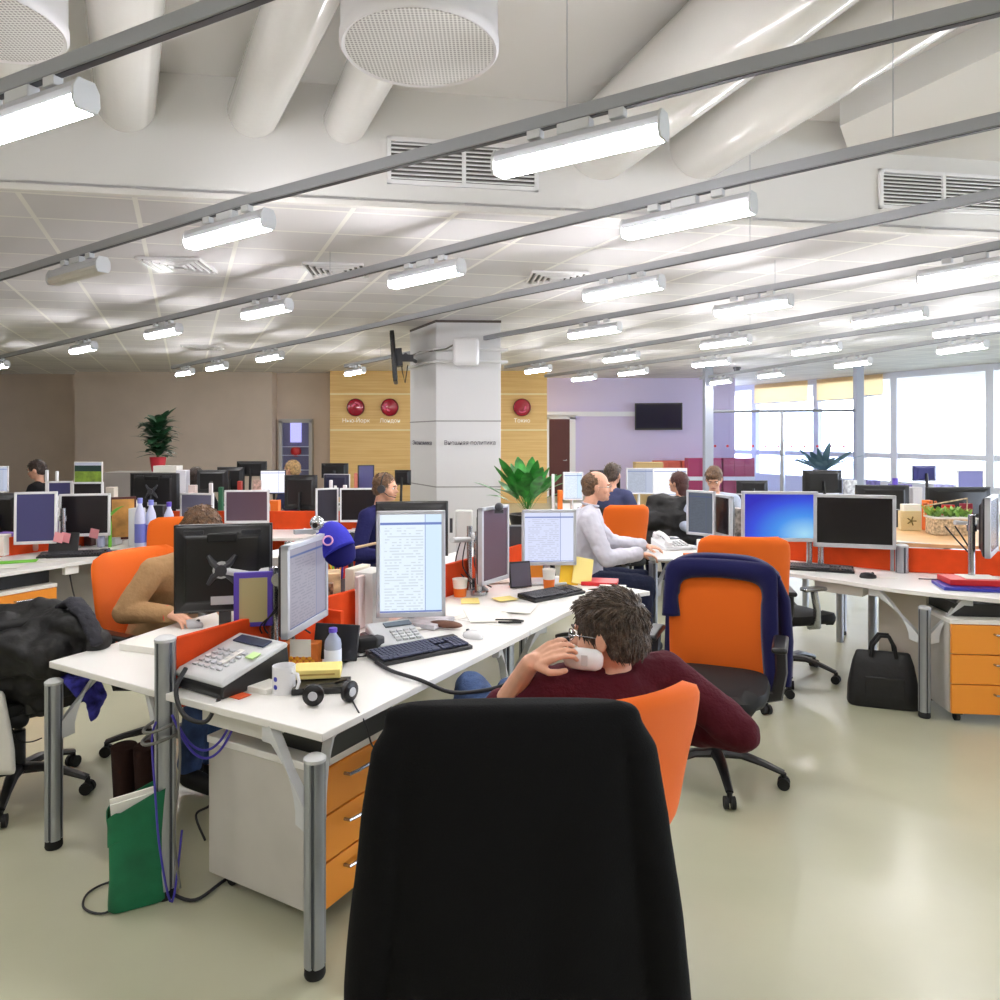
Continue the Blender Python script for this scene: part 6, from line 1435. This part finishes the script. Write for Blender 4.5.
# ================================================================== LEFT: row behind, chair with coats
fu = lambda px, v: None
def onv(px, v, v0=None):      # point of the line v = const on the sight column px
    k = (px - 500) / F; p = C1 + V * v; a = (k * p.y - p.x) / (U.x - k * U.y); return p + U * a
D0, D1 = A(.2, -3.74), A(1.92, -3.74)
desk('long white desk at the left with two light framed monitors', [A(-.3, -3.74), A(2.05, -3.74), A(2.05, -4.48), A(-.3, -4.48)], [(A(2.0, -3.8).x, A(2.0, -3.8).y, .66)], [], )
t = thing('modesty_panel', 'grey panel under the long white desk at the left', 'panel', (A(1.0, -3.98).x, A(1.0, -3.98).y, 0), AU); mb = MB(); mb.box((.55, 0, .37), (1.0, .02, .69)); mb.build('board', mat('concrete_grey_board', (150, 146, 138), .6, var=.06, vscale=3), t)
divider('orange red screen behind the two light framed monitors', A(-.3, -4.5), A(2.05, -4.5), .0, .88)
pedestal('orange fronted drawer unit under the long white desk at the left', (*A(1.16, -3.80), 0), faceS(V.x, V.y), w=.42, d=.5, h=.60)
boxy('computer_case', 'black flat computer on the drawer unit at the left', 'computer', A(1.16, -4.02), (.4, .3, .085), AU, BLACK, .602)
boxy('socket_box', 'white socket box below the edge of the long left desk', 'socket', A(1.46, -3.78), (.1, .04, .06), AU, WHITE, .655)
cable('cable hanging from the white socket box', [(*A(1.45, -3.77), .65), (*A(1.48, -3.77), .5), (*A(1.54, -3.78), .34)], .005)
c = onv(36, -4.3); monitor('upright light framed monitor at the left, lilac screen', (c.x, c.y), faceS(.30, -1), w=.29, h=.40, zb=.83, frame=LIDM, scr=S_BLUE, bez=.018, tilt=R(-2), base='arm', base_off=(.16, .1))
c = onv(85, -4.3); monitor('light framed monitor with a black screen at the left', (c.x, c.y), faceS(.26, -1), w=.375, h=.345, zb=.845, frame=LIDM, scr=S_OFF, bez=.018, tilt=R(-2), base='arm', base_off=(-.1, .1))
c = dp(75, 556); keyboard('black keyboard on the long left desk', (c.x - .02, c.y), R(18), w=.45, d=.16)
c = dp(105, 553); mouse('dark blue mouse right of the left hand keyboard', (c.x, c.y), R(-70), mat('dark_blue_plastic', (30, 34, 66), .4))
c = onv(64, -4.15); t = thing('flat_black_screen', 'small black screen standing under the left monitors', 'screen', (c.x, c.y, .742), R(10)); mb = MB(); mb.box((0, 0, .09), (.21, .014, .16), rot=Matrix.Rotation(R(-15), 3, 'X')); mb.build('panel', BLACK, t, bev=.003); mb = MB(); mb.box((0, .05, .01), (.1, .09, .018)); mb.build('foot', BLACK, t)
for px, lb, mm in ((64, 'pink sticky note under the lilac monitor', PINK), (71, 'second pink sticky note under the lilac monitor, tilted', PINK), (90, 'pink sticky note under the black monitor', PINK)):
    c = onv(px - (26 if px < 80 else 0), -4.27) if 0 else onv(px if px > 80 else px - 24, -4.28)
    q = Q(px if px > 80 else px - 24 + 0, 537 if px < 80 else 533, c.y); t = thing('sticky_note', lb, 'note', (q.x + (.16 if px < 80 else .05), c.y - .03, q.z)); mb = MB(); mb.box((0, 0, 0), (.07, .002, .075), rot=Matrix.Rotation(R(12), 3, 'Y')); mb.build('paper', mm, t)
sheet('bright green leaflet on the long left desk', rect(dp(18, 562), .24, .14, R(25)), m=LGRN)
for k, (px, py, w, d, rz, mm, lb) in enumerate(((34, 558, .16, .2, 30, PAPER, 'white sheet beside the green leaflet'), (48, 562, .12, .1, -20, PAPER, 'white sheet left of the left keyboard'), (110, 549, .22, .2, 20, PAPER, 'white sheet at the right end of the long left desk'), (5, 568, .2, .12, 10, PAPER, 'white sheet at the left edge of the picture'))): sheet(lb, rect(dp(px, py), w, d, R(rz)), .741 + k * .001, m=mm)
rnd = random.Random(11)
for px, py, w, d, h, mm, lb in ((8, 552, .14, .1, .15, mat('violet_packet', (150, 110, 210), .4), 'violet and white packet at the left edge'), (1, 556, .1, .1, .16, PAPER, 'white packet at the very left edge'), (20, 553, .05, .05, .12, mat('glass_green', (150, 150, 110), .3), 'greenish jar on the left desk'), (28, 549, .05, .05, .09, mat('brown_jar', (104, 50, 44), .4), 'brown jar on the left desk'), (34, 552, .06, .05, .11, mat('pink_fig', (232, 180, 160), .6), 'pinkish figurine on the left desk'), (80, 545, .05, .04, .15, mat('blue_grey_figure', (120, 126, 170), .5), 'blue figurine between the left monitors'), (90, 546, .08, .05, .09, mat('brown_cup', (92, 62, 60), .4), 'brown box under the pink note'), (110, 545, .15, .12, .06, LGREY, 'grey papers tray at the right end of the left desk'), (101, 548, .06, .06, .13, mat('pale_blue_pack', (180, 190, 220), .5), 'pale blue packet beside the black screen monitor')):
    boxy('desk_item', lb, 'trinket', dp(px, py), (w, d, h), R(rnd.uniform(-30, 30)), mm, .745, bev=.02 if w < .07 else .004)
for o in [o for o in COL.objects if o.name.startswith('desk_item')]:
    n_ = o['label'].split(); kind = {'packet': 'packet', 'jar': 'glass_jar', 'figurine': 'figurine', 'box': 'small_box', 'tray': 'paper_tray'}
    for w_ in n_:
        if w_ in kind: o.name = kind[w_]; o['category'] = w_; break
c = dp(118, 552); 
t = thing('green_lamp', 'bright green plant stem sculpture beside the black screen monitor', 'ornament', (onv(110, -4.2).x, onv(110, -4.2).y, .742)); mb = MB()
mb.tube([(0, 0, 0), (.0, 0, .2), (-.02, 0, .3)], [.014, .012, .02], 8); leaf(mb, (-.02, 0, .25), (-.3, 0, .5), .2, .06); leaf(mb, (-.0, 0, .25), (.5, 0, .6), .2, .05); mb.build('stem', LGRN, t); t.name = 'potted_sprout'
t = thing('notice_frame', 'wooden framed board standing beyond the left desk', 'frame', (at(123, 6.3).x, 6.3, .742), R(30)); mb = MB(); mb.box((0, 0, .22), (.20, .02, .36)); mb.build('frame', mat('dark_wood_frame', (84, 40, 40), .4), t); mb = MB(); mb.box((0, -.012, .22), (.17, .004, .32)); mb.build('picture', mat('amber_picture', (206, 150, 80), .6, var=.2, vscale=8), t)

# chair with coats (left foreground)
lc = Vector((-2.22, 3.42)); chair('black office chair at the left edge buried under dark coats', (lc.x, lc.y), faceC(-.6, .6), bm=BLKM, wt=.25, wb=.22, z0=.52, z1=.86, yb=-.2, lean=.05, swivel=R(-42), seat_z=.46)
mb = MB()
for a_, ra, b_, rb in ((Q(-40, 640, 3.35), .13, Q(20, 640, 3.3), .13), (Q(20, 640, 3.3), .12, Q(75, 622, 3.25), .075), (Q(75, 618, 3.25), .06, Q(96, 645, 3.2), .05), (Q(0, 680, 3.3), .13, Q(60, 672, 3.3), .12), (Q(-30, 700, 3.3), .12, Q(15, 720, 3.25), .05), (Q(-10, 650, 3.2), .12, Q(60, 655, 3.2), .10), (Q(80, 650, 3.25), .06, Q(98, 660, 3.3), .045), (Q(40, 690, 3.3), .1, Q(84, 690, 3.35), .06), (Q(0, 615, 3.4), .05, Q(62, 608, 3.35), .04)): capsule(mb, a_, ra, b_, rb, 14)
o = bake(mb, 'coat_pile', BCOAT, None, .012, 6, disp=.03, dscale=.11); tag(o, 'pile of black coats thrown over the chair at the left edge', 'coat'); o.name = 'black_coat'
mb = MB(); mb.tube([Q(60, 607, 3.3), Q(74, 601, 3.25), Q(88, 618, 3.2), Q(98, 645, 3.15)], [.03, .045, .04, .03], 12, flat=.5); o = bake(mb, 'jacket_collar', mat('grey_ribbed_collar', (52, 52, 58), .8, bump=.5, bscale=60), None, .008, 3, disp=.006, dscale=.04); tag(o, 'grey ribbed collar lying on top of the coat pile', 'collar')
mb = MB(); mb.tube([Q(62, 672, 3.18), Q(85, 685, 3.15), Q(97, 700, 3.15), Q(93, 722, 3.15)], [.03, .075, .06, .012], 14, flat=.35); o = bake(mb, 'scarf', SCARF, None, .008, 3, disp=.008, dscale=.05); tag(o, 'blue and red patterned scarf hanging from the coat pile', 'scarf')
mb = MB(); mb.rings([[Q(x, y, 3.15 + dz) for x, y, dz in ((-30, y0, 0), (x1, y0, 0), (x1, y0, .1), (-30, y0, .1))] for y0, x1 in ((690, 4), (720, 10), (750, 15), (775, 16))]); o = mb.build('plastic_bag', mat('white_plastic_bag', (226, 224, 218), .4, bump=.5, bscale=14), bev=.02); tag(o, 'white plastic bag under the coats at the left edge', 'bag')
cable('thin wire loop under the seat of the coat chair', [Q(12, 728, 3.3), Q(18, 740, 3.28), Q(30, 742, 3.26), Q(42, 738, 3.28)], .003)

# ================================================================== FAR DESKS AND PEOPLE
def fdesk(label, x0, x1, y0, y1, rz=0): 
    cx, cy = (x0 + x1) / 2, (y0 + y1) / 2; t = thing('desk', label, 'desk', (cx, cy, 0), rz); w, d = x1 - x0, y1 - y0
    top(t, [(-w / 2, -d / 2), (w / 2, -d / 2), (w / 2, d / 2), (-w / 2, d / 2)])
    for sx in (-1, 1):
        for sy in (-1, 1): mb = MB(); mb.cyl((sx * (w / 2 - .05), sy * (d / 2 - .05), 0), (sx * (w / 2 - .05), sy * (d / 2 - .05), .715), .028, n=12); mb.build('leg_post', ALU, t)
fdesk('white desk row with the reddish and grey screens left of the column', -3.42, -1.15, 6.68, 7.85, 0)
divider('orange screen in the middle of the row left of the column', (-3.38, 7.32), (-1.2, 7.32), .0, .92)
fdesk('white desk row farther back before the display case', -6.3, -1.05, 7.95, 8.98)
fdesk('farthest white desk row before the wood wall', -6.3, -1.3, 9.75, 10.35)
fdesk('white desk row at the far left before the taupe wall', -6.9, -3.46, 6.6, 8.0, R(0))
fdesk('white desk in front of the lilac wall', .75, 2.9, 8.9, 10.2)
fdesk('white desk beyond the counter with two black monitors', 2.75, 4.6, 6.75, 7.6)
fdesk('white desk by the far windows', 2.95, 7.2, 8.95, 10.4)
fdesk('white desk behind the man in the light shirt', .35, 1.25, 7.0, 8.2)
def fm(label, px, d, y0, y1, w, rz=0, dirx=None, **kw):
    """monitor whose edges lie at rows y0, y1 as seen from the camera"""
    c = at(px, d); z1, z0 = H - (y0 - 437) / F * d, H - (y1 - 437) / F * d
    kw.setdefault('base', 'stand'); return monitor(label, (c.x, c.y), rz, w=w, h=max(.2, z1 - z0), zb=max(.79, z0), **kw)
BK = dict(frame=BLACK, back=BLACK)
fm('light framed monitor with a dark reddish screen, left of the column', 247, 7.15, 490, 523, .42, R(4), frame=LIDM, scr=S_MAUVE, bez=.018)
fm('light framed monitor with a grey screen above the brown hair', 197, 7.0, 493, 521, .34, R(-10), frame=LIDM, scr=S_LILAC, bez=.018)
fm('narrow dark grey screen left of the one beside the navy sweater', 327, 7.1, 488, 523, .22, R(30), frame=LIDM, scr=mat('dark_grey_screen', (58, 56, 64), .25), bez=.016)
fm('light framed dark screen just left of the man in navy', 361, 7.1, 488, 522, .40, R(2), frame=LIDM, scr=S_OFF, bez=.016)
fm('black monitor back before the display case', 301, 8.6, 475, 509, .38, R(178), **BK)
fm('wide black monitor back under the potted tree', 155, 6.85, 473, 509, .46, R(176), detail=True, **BK)
fm('black monitor back beside the dark haired person', 213, 8.9, 470, 492, .38, R(178), **BK)
fm('black monitor back far behind, beside the small figures', 231, 9.9, 467, 490, .36, R(180), **BK)
fm('bright white screen beside the fair haired person', 273, 8.9, 470, 494, .30, R(8), frame=BLACK, scr=S_WHITE, bez=.01)
fm('black monitor back below the wood wall, upper one', 335, 10, 466, 478, .36, R(180), **BK)
fm('dark blue monitor back in front of the wood wall', 337, 8.85, 474, 497, .32, R(172), frame=LIDM, back=mat('blue_black', (34, 34, 60), .4), bez=.014)
fm('slim dark screen on an arm by the column', 366, 8.9, 465, 492, .2, R(30), frame=BLACK, scr=S_BLUE, bez=.01)
fm('black monitor back between the white screen and the potted tree', 252, 10, 467, 476, .4, R(180), **BK)
fm('lilac framed monitor behind the left pair, left one', 60, 7.6, 481, 512, .23, R(14), frame=LIDM, scr=S_BLUE, bez=.018)
fm('light framed monitor behind the left pair, right one', 88, 7.6, 482, 515, .30, R(6), frame=LIDM, scr=S_OFF, bez=.018)
fm('light screen at the very left edge', 0, 8.0, 466, 492, .16, R(20), frame=LIDM, scr=S_PALE, bez=.012)
fm('black monitor at the left edge behind the lilac one', 6, 6.4, 493, 535, .34, R(160), **BK)
fm('pale screen beside the white column plant', 573, 7.4, 472, 500, .20, R(4), frame=LIDM, scr=S_DOC, bez=.012)
fm('pale monitor with a small picture strip before the lilac wall, left', 640, 9.2, 468, 494, .34, R(0), frame=LIDM, scr=S_PALE, bez=.014)
fm('white bright monitor before the lilac wall, right of its twin', 670, 9.3, 468, 496, .42, R(-4), frame=LIDM, scr=S_WHITE, bez=.012)
fm('black monitor back before the windows, behind the blue desktop', 822, 9.2, 470, 493, .48, R(180), **BK)
fm('wide black monitor back above the black screened one', 882, 6.9, 485, 519, .48, R(176), **BK)
fm('widest black monitor back behind the flower pot', 958, 6.9, 487, 518, .62, R(184), **BK)
fm('small blue monitor back before the right windows', 924, 9.6, 467, 481, .30, R(180), frame=BLACK, back=mat('navy_shell', (40, 42, 104), .4))
fm('lilac screen at the far right before the windows', 970, 9.4, 470, 493, .36, R(6), frame=LIDM, scr=mat('lilac_screen', (96, 96, 160), .3), bez=.014)
fm('black monitor back right beside the brown haired man', 752, 9.6, 484, 496, .4, R(180), **BK)
fm('dark monitor back beside the second orange chair', 605, 9.8, 470, 490, .4, R(180), **BK)
fm('black screen edge at the left side of the column', 403, 9.9, 470, 485, .22, R(170), **BK)

def fperson(label, px, py_top, d, yaw, top_m, hair_m, style='short', chl='dark office chair', lean=0, sz=None, hpitch=0, hyaw=None, **kw):
    c = at(px, d); zt = H - (py_top - 437) / F * d
    sz = zt - .86 if sz is None else sz
    sz = max(.38, min(.6, sz)); k = (zt - .12 - sz - .09) / .64
    f = Vector((-math.sin(yaw), math.cos(yaw))); off = f * (math.sin(lean) * .64 * k + .05)
    J = seated_joints(c.x - off.x, c.y - off.y, yaw, sz, lean=lean, scale=max(.75, min(1.15, k / max(.5, math.cos(lean)))))
    o, T = person(label, J, top_m, DJEANS, hair_m, style, voxel=.013, hy=yaw if hyaw is None else hyaw, hp=hpitch, nt=80, **kw)
    chair(chl, (c.x - off.x, c.y - off.y), yaw, bm=kw.get('bm', BLKM) if 0 else BLKM, z1=.92, caster=False, seat_z=sz - .04)
    return o, J
fperson('dark haired man in black in profile at the far left', 37, 461, 9.35, faceC(-1, -.15), BLKS, HAIRD, 'full', chl='dark office chair of the man at the far left', hpitch=R(-14), brow=HAIRD)
fperson('dark haired person facing the far desks, seen from behind', 197, 468, 9.5, faceC(.2, 1), BLKS, HAIRD, 'long', chl='dark office chair of the dark haired person far behind', face=False)
fperson('fair haired person in grey blue by the white screen', 292, 461, 9.4, faceC(-.9, .3), BLUES, HAIRF, 'full', chl='dark office chair of the fair haired person', face=True)
fperson('man in a slate blue shirt behind the bald crowned man', 613, 464, 8.0, faceC(.6, .8), BLUES, HAIRG, 'full', chl='dark office chair of the man in slate blue', brow=HAIRD)
fperson('long haired person in a black shirt before the white screens', 678, 472, 8.2, faceC(-.5, .86), BLKS, mat('auburn_hair', (74, 40, 34), .5, bump=.6, bscale=120), 'long', chl='dark office chair of the long haired person', hyaw=faceC(-.7, .7), lean=.1)
fperson('brown haired man with lowered head left of the blue desktop', 714, 467, 7.5, faceC(-.35, -.93), mat('pale_blue_shirt', (176, 186, 206), .8), HAIRB, 'full', chl='dark office chair of the man with lowered head', hpitch=R(-28), lean=.1, brow=HAIRD)
c = at(622, 7.0); chair('orange office chair between the men in the light and slate shirts', (c.x, c.y + .2), faceC(-.1, 1), wt=.22, wb=.19, z0=.5, z1=1.02, swivel=.3, armm=METAL, arms=False)
# dark coat over the chair of the long haired person
mb = MB()
for a_, ra, b_, rb in ((Q(645, 520, 7.7), .13, Q(690, 520, 7.7), .14), (Q(640, 540, 7.7), .15, Q(700, 540, 7.7), .15), (Q(655, 505, 7.75), .1, Q(690, 505, 7.75), .1), (Q(636, 545, 7.7), .1, Q(650, 555, 7.7), .1)): capsule(mb, a_, ra, b_, rb, 12)
tag(bake(mb, 'black_coat', BCOAT, None, .02, 4, disp=.03, dscale=.12), 'black coat over the chair of the long haired person', 'coat')

# plants
def bush(name, label, loc, z, pot_m, n, L, w, h, m, seed, pr=.14, ph=.22, droop=.35, up=(.4, 1.4), stem=True, pet=0):
    r_ = random.Random(seed); t = thing(name, label, 'potted plant', (loc[0], loc[1], z))
    mb = MB(); mb.lathe([(.001, 0), (pr * .75, 0), (pr, ph), (pr * .9, ph), (pr * .85, ph - .03), (.001, ph - .03)], n=24); mb.build('pot', pot_m, t)
    mb = MB()
    for i in range(n):
        a = r_.uniform(0, 6.28); hh = ph + h * r_.random() ** .8; rr = r_.uniform(0, .05)
        leaf(mb, (rr * math.cos(a), rr * math.sin(a), hh), (math.cos(a), math.sin(a), r_.uniform(*up)), L * r_.uniform(.6, 1.15), w * r_.uniform(.7, 1.1), droop=droop * r_.uniform(.3, 1.2), n=8, pet=pet)
    mb.build('foliage', m, t, smooth=60)
    if stem: mb = MB(); mb.cyl((0, 0, ph - .04), (0, 0, ph + h), .02, .012); mb.build('stem', mat('plant_stem', (90, 82, 50), .7), t)
    return t
c = at(527, 8.0); bush('peace_lily', 'big leafy green plant right of the white column', c, .78 - .16, BLACK, 44, .66, .075, .1, LEAF, 4, pr=.2, ph=.2, droop=.28, up=(.7, 2.6), pet=.4, stem=False)
mb = MB(); mb.box((c.x, c.y, .31), (.5, .4, .62)); tag(mb.build('plant_stand', DGREY, bev=.01), 'dark stand under the leafy plant by the column', 'stand')
c = at(158, 10.4); bush('potted_tree', 'tall potted tree with drooping leaves before the taupe wall', c, H - (470 - 437) / F * 10.4 - .02, POTR, 170, .30, .055, .50, LEAFD, 9, pr=.11, ph=.2, droop=.35, up=(0, 1.2))
zt_ = H - (470 - 437) / F * 10.4 - .02
mb = MB(); mb.box((c.x, c.y, zt_ / 2), (1.3, .45, zt_)); tag(mb.build('filing_cabinet', mat('cabinet_grey', (150, 144, 138), .5), bev=.01), 'grey cabinet under the potted tree', 'cabinet')
c = at(168, 10.2); boxy('white_box', 'flat white and pink box at the foot of the potted tree', 'box', c, (.32, .2, .09), 0, PAPER, zt_)
c = at(823, 15.6); bush('wide_agave', 'wide bluish plant standing behind the glass partition', c, .0, FRAMEM, 44, .95, .07, .1, mat('blue_green_leaf', (96, 130, 150), .5), 12, pr=.35, ph=.9, droop=.15, up=(.25, 1.0), stem=False)
# picture of a landscape behind the left desks
q = Q(88, 473, 8.9); t = thing('landscape_picture', 'green landscape picture standing behind the left desks', 'picture', (q.x, q.y, .742)); mb = MB(); mb.box((0, .01, q.z - .742), (.34, .015, .27)); mb.build('frame', PAPER, t)
for z0_, z1_, mm in ((.09, .125, mat('sky_print', (206, 212, 232), .5)), (.02, .09, mat('forest_print', (30, 60, 54), .5)), (-.12, .02, mat('meadow_print', (122, 150, 50), .5, var=.2, vscale=12))):
    mb = MB(); mb.box((0, .0, q.z - .742 + (z0_ + z1_) / 2), (.32, .004, z1_ - z0_)); mb.build('printed_band', mm, t)
mb = MB(); mb.cyl((0, .02, 0), (0, .02, q.z - .742 - .1), .02, n=8); mb.build('prop', LGREY, t)
# clutter on the far left rows
rnd = random.Random(21)
def item(px, py0, d, w, h, m, lb, name='carton', cat='box', base=.742, rz=0, bev=.006, dd=None):
    c = at(px, d); z1 = H - (py0 - 437) / F * d; return boxy(name, lb, cat, c, (w, dd or min(w, .2), max(.03, z1 - base)), R(rz), m, base, bev)
for a_ in ((112, 487, 8.0, .09, 0, mat('cream_tube', (220, 210, 196), .6), 'cream standing tube beside the landscape picture'),
 (122, 500, 6.78, .34, 0, PAPER, 'big pile of white papers beyond the left desk'), (137, 508, 6.2, .10, 0, LIDM, 'white carton right of the wooden framed board'),
 (160, 505, 6.3, .09, 0, BLACK, 'black box file between the blue bottles'), (183, 470, 8.9, .12, 0, mat('white_case', (232, 232, 240), .4), 'white board behind the potted tree box'), (240, 481, 8.6, .05, 0, mat('red_jar', (170, 50, 40), .5), 'red striped jar far behind the desks'),
 (221, 487, 8.3, .05, 0, mat('green_pack', (30, 90, 60), .5), 'green packet between the light framed monitors'), (206, 506, 6.9, .05, 0, mat('green_spiral', (40, 100, 66), .6), 'green spiral notebook between the two light screens'), (193, 485, 8.5, .08, 0, mat('pale_tubes', (226, 206, 200), .6), 'pale tubs in front of the far screens'),
 (258, 480, 8.9, .1, 0, mat('mottled_clutter', (180, 150, 140), .6, var=.4, vscale=20), 'mottled parcel by the white screen'), (357, 473, 8.9, .06, 0, mat('red_white_toy', (220, 130, 110), .6), 'red and white toy before the wood wall'), (381, 478, 8.6, .12, 0, mat('beige_basket', (214, 196, 160), .6), 'beige basket near the column'),
 (47, 470, 8.7, .03, 0, LIDM, 'white pole left of the man in black'), (57, 471, 8.6, .03, 0, LIDM, 'white pole right of the man in black'), (54, 496, 7.1, .12, 0, mat('white_clutter', (206, 202, 196), .6, var=.3, vscale=30), 'white parcel between the two left monitors'), (57, 520, 6.95, .08, 0, mat('blue_grey_clutter', (90, 90, 130), .6, var=.4, vscale=24), 'blue grey packet behind the left monitors'),
 (110, 512, 6.8, .14, 0, mat('green_clutter', (150, 170, 110), .6, var=.4, vscale=20), 'greenish packet right of the black screened monitor'), (262, 504, 7.6, .14, 0, mat('cream_clutter', (206, 196, 180), .6, var=.3, vscale=20), 'cream parcel below the display case'), (275, 500, 7.7, .1, 0, ORP, 'orange parcel below the display case'),
 (345, 485, 8.0, .04, 0, LIDM, 'white monitor arm pole before the wood wall'), (211, 483, 7.6, .035, 0, LIDM, 'white monitor arm pole between the light framed screens'), (331, 480, 8.2, .035, 0, LIDM, 'white monitor arm pole left of the wood wall screens'),
 (648, 462, 9.7, .36, 0, mat('tan_carton', (176, 150, 100), .7), 'tan carton on top behind the pale monitors'), (560, 490, 7.4, .05, 0, ORP, 'orange file beside the leafy plant'), (553, 474, 7.6, .03, 0, LIDM, 'white pole right of the leafy plant'),
 (735, 494, 8.0, .3, 0, mat('black_chest', (50, 44, 52), .5), 'dark low chest below the dark pink cabinets'), (895, 478, 9.0, .05, 0, PURP, 'small violet box before the window'), (944, 484, 9.1, .16, 0, mat('lilac_clutter', (150, 150, 210), .6, var=.3, vscale=20), 'lilac clutter before the window'), (850, 480, 9.1, .12, 0, mat('pale_clutter', (190, 194, 220), .6, var=.3, vscale=20), 'pale clutter right of the far black monitor'),
 (873, 480, 9.1, .12, 0, mat('indigo_clutter', (84, 80, 130), .6, var=.4, vscale=20), 'dark indigo clutter by the window post'), (900, 484, 9.2, .2, 0, mat('indigo_clutter', (84, 80, 130)), 'dark indigo clutter left of the small blue monitor'), (915, 487, 6.9, .09, 0, mat('grey_white', (206, 204, 210), .6), 'white cover between the two wide black monitors')):
    px, py, d, w, _, m_, lb = a_; o = item(px, py, d, w, 0, m_, lb, base=.742 if not (d < 6.65 and 2 < at(px, d).x) else .742)
    for w_, nm in (('tube', 'paper_tube'), ('papers', 'paper_pile'), ('box file', 'box_file'), ('board', 'whiteboard'), ('jar', 'storage_jar'), ('packet', 'packet'), ('notebook', 'notebook'), ('tubs', 'plastic_tub'), ('parcel', 'parcel'), ('toy', 'toy'), ('basket', 'basket'), ('pole', 'monitor_pole'), ('file', 'file_folder'), ('chest', 'low_chest'), ('clutter', 'storage_box'), ('cover', 'device_cover')):
        if w_ in lb: o.name = nm; o['category'] = nm.replace('_', ' '); break
for k, (px, py, d, lb) in enumerate(((140, 498, 5.95, 'tall blue capped detergent bottle, left of three'), (151, 500, 6.0, 'blue bottle in the middle of three'), (169, 502, 6.1, 'blue and white bottle, right of three, violet cap'))):
    c = at(px, d); h = H - (py - 437) / F * d - .742; t = bottle(lb, c, .742, .04, h, mat('milky_blue', (206, 212, 240), .35), PURP if k == 2 else mat('soft_blue_cap', (130, 140, 220), .4), mat('blue_label', (110, 120, 200), .5)); 
fdesk('white desk behind the orange chairs carrying the blue bottles', -3.3, -2.3, 5.8, 6.65)
# ================================================================== LIGHT, CAMERA
W = bpy.data.worlds.new('daylight'); SC.world = W; W.use_nodes = True; nt = W.node_tree
bg = nt.nodes['Background']; bg.inputs[0].default_value = (.80, .87, 1, 1); bg.inputs[1].default_value = WORLD_E
cam = bpy.data.cameras.new('camera'); cam.sensor_width = 36; cam.lens = F / 1000 * 36; cam.shift_y = -(500 - YH) / 1000.0; cam.clip_start = .05; cam.clip_end = 200
co = bpy.data.objects.new('camera', cam); COL.objects.link(co); co.location = (0, 0, H); co.rotation_euler = (R(90), 0, 0); SC.camera = co
vs = SC.view_settings; vs.view_transform = 'Standard'; vs.look = 'None'; vs.gamma = 1; vs.exposure = EXPO; vs.use_curve_mapping = False
cy = SC.cycles; cy.use_denoising = True; cy.max_bounces = 8; cy.diffuse_bounces = 6; cy.glossy_bounces = 3; cy.transmission_bounces = 4; cy.transparent_max_bounces = 8
cy.sample_clamp_indirect = 6; cy.caustics_reflective = False; cy.caustics_refractive = False
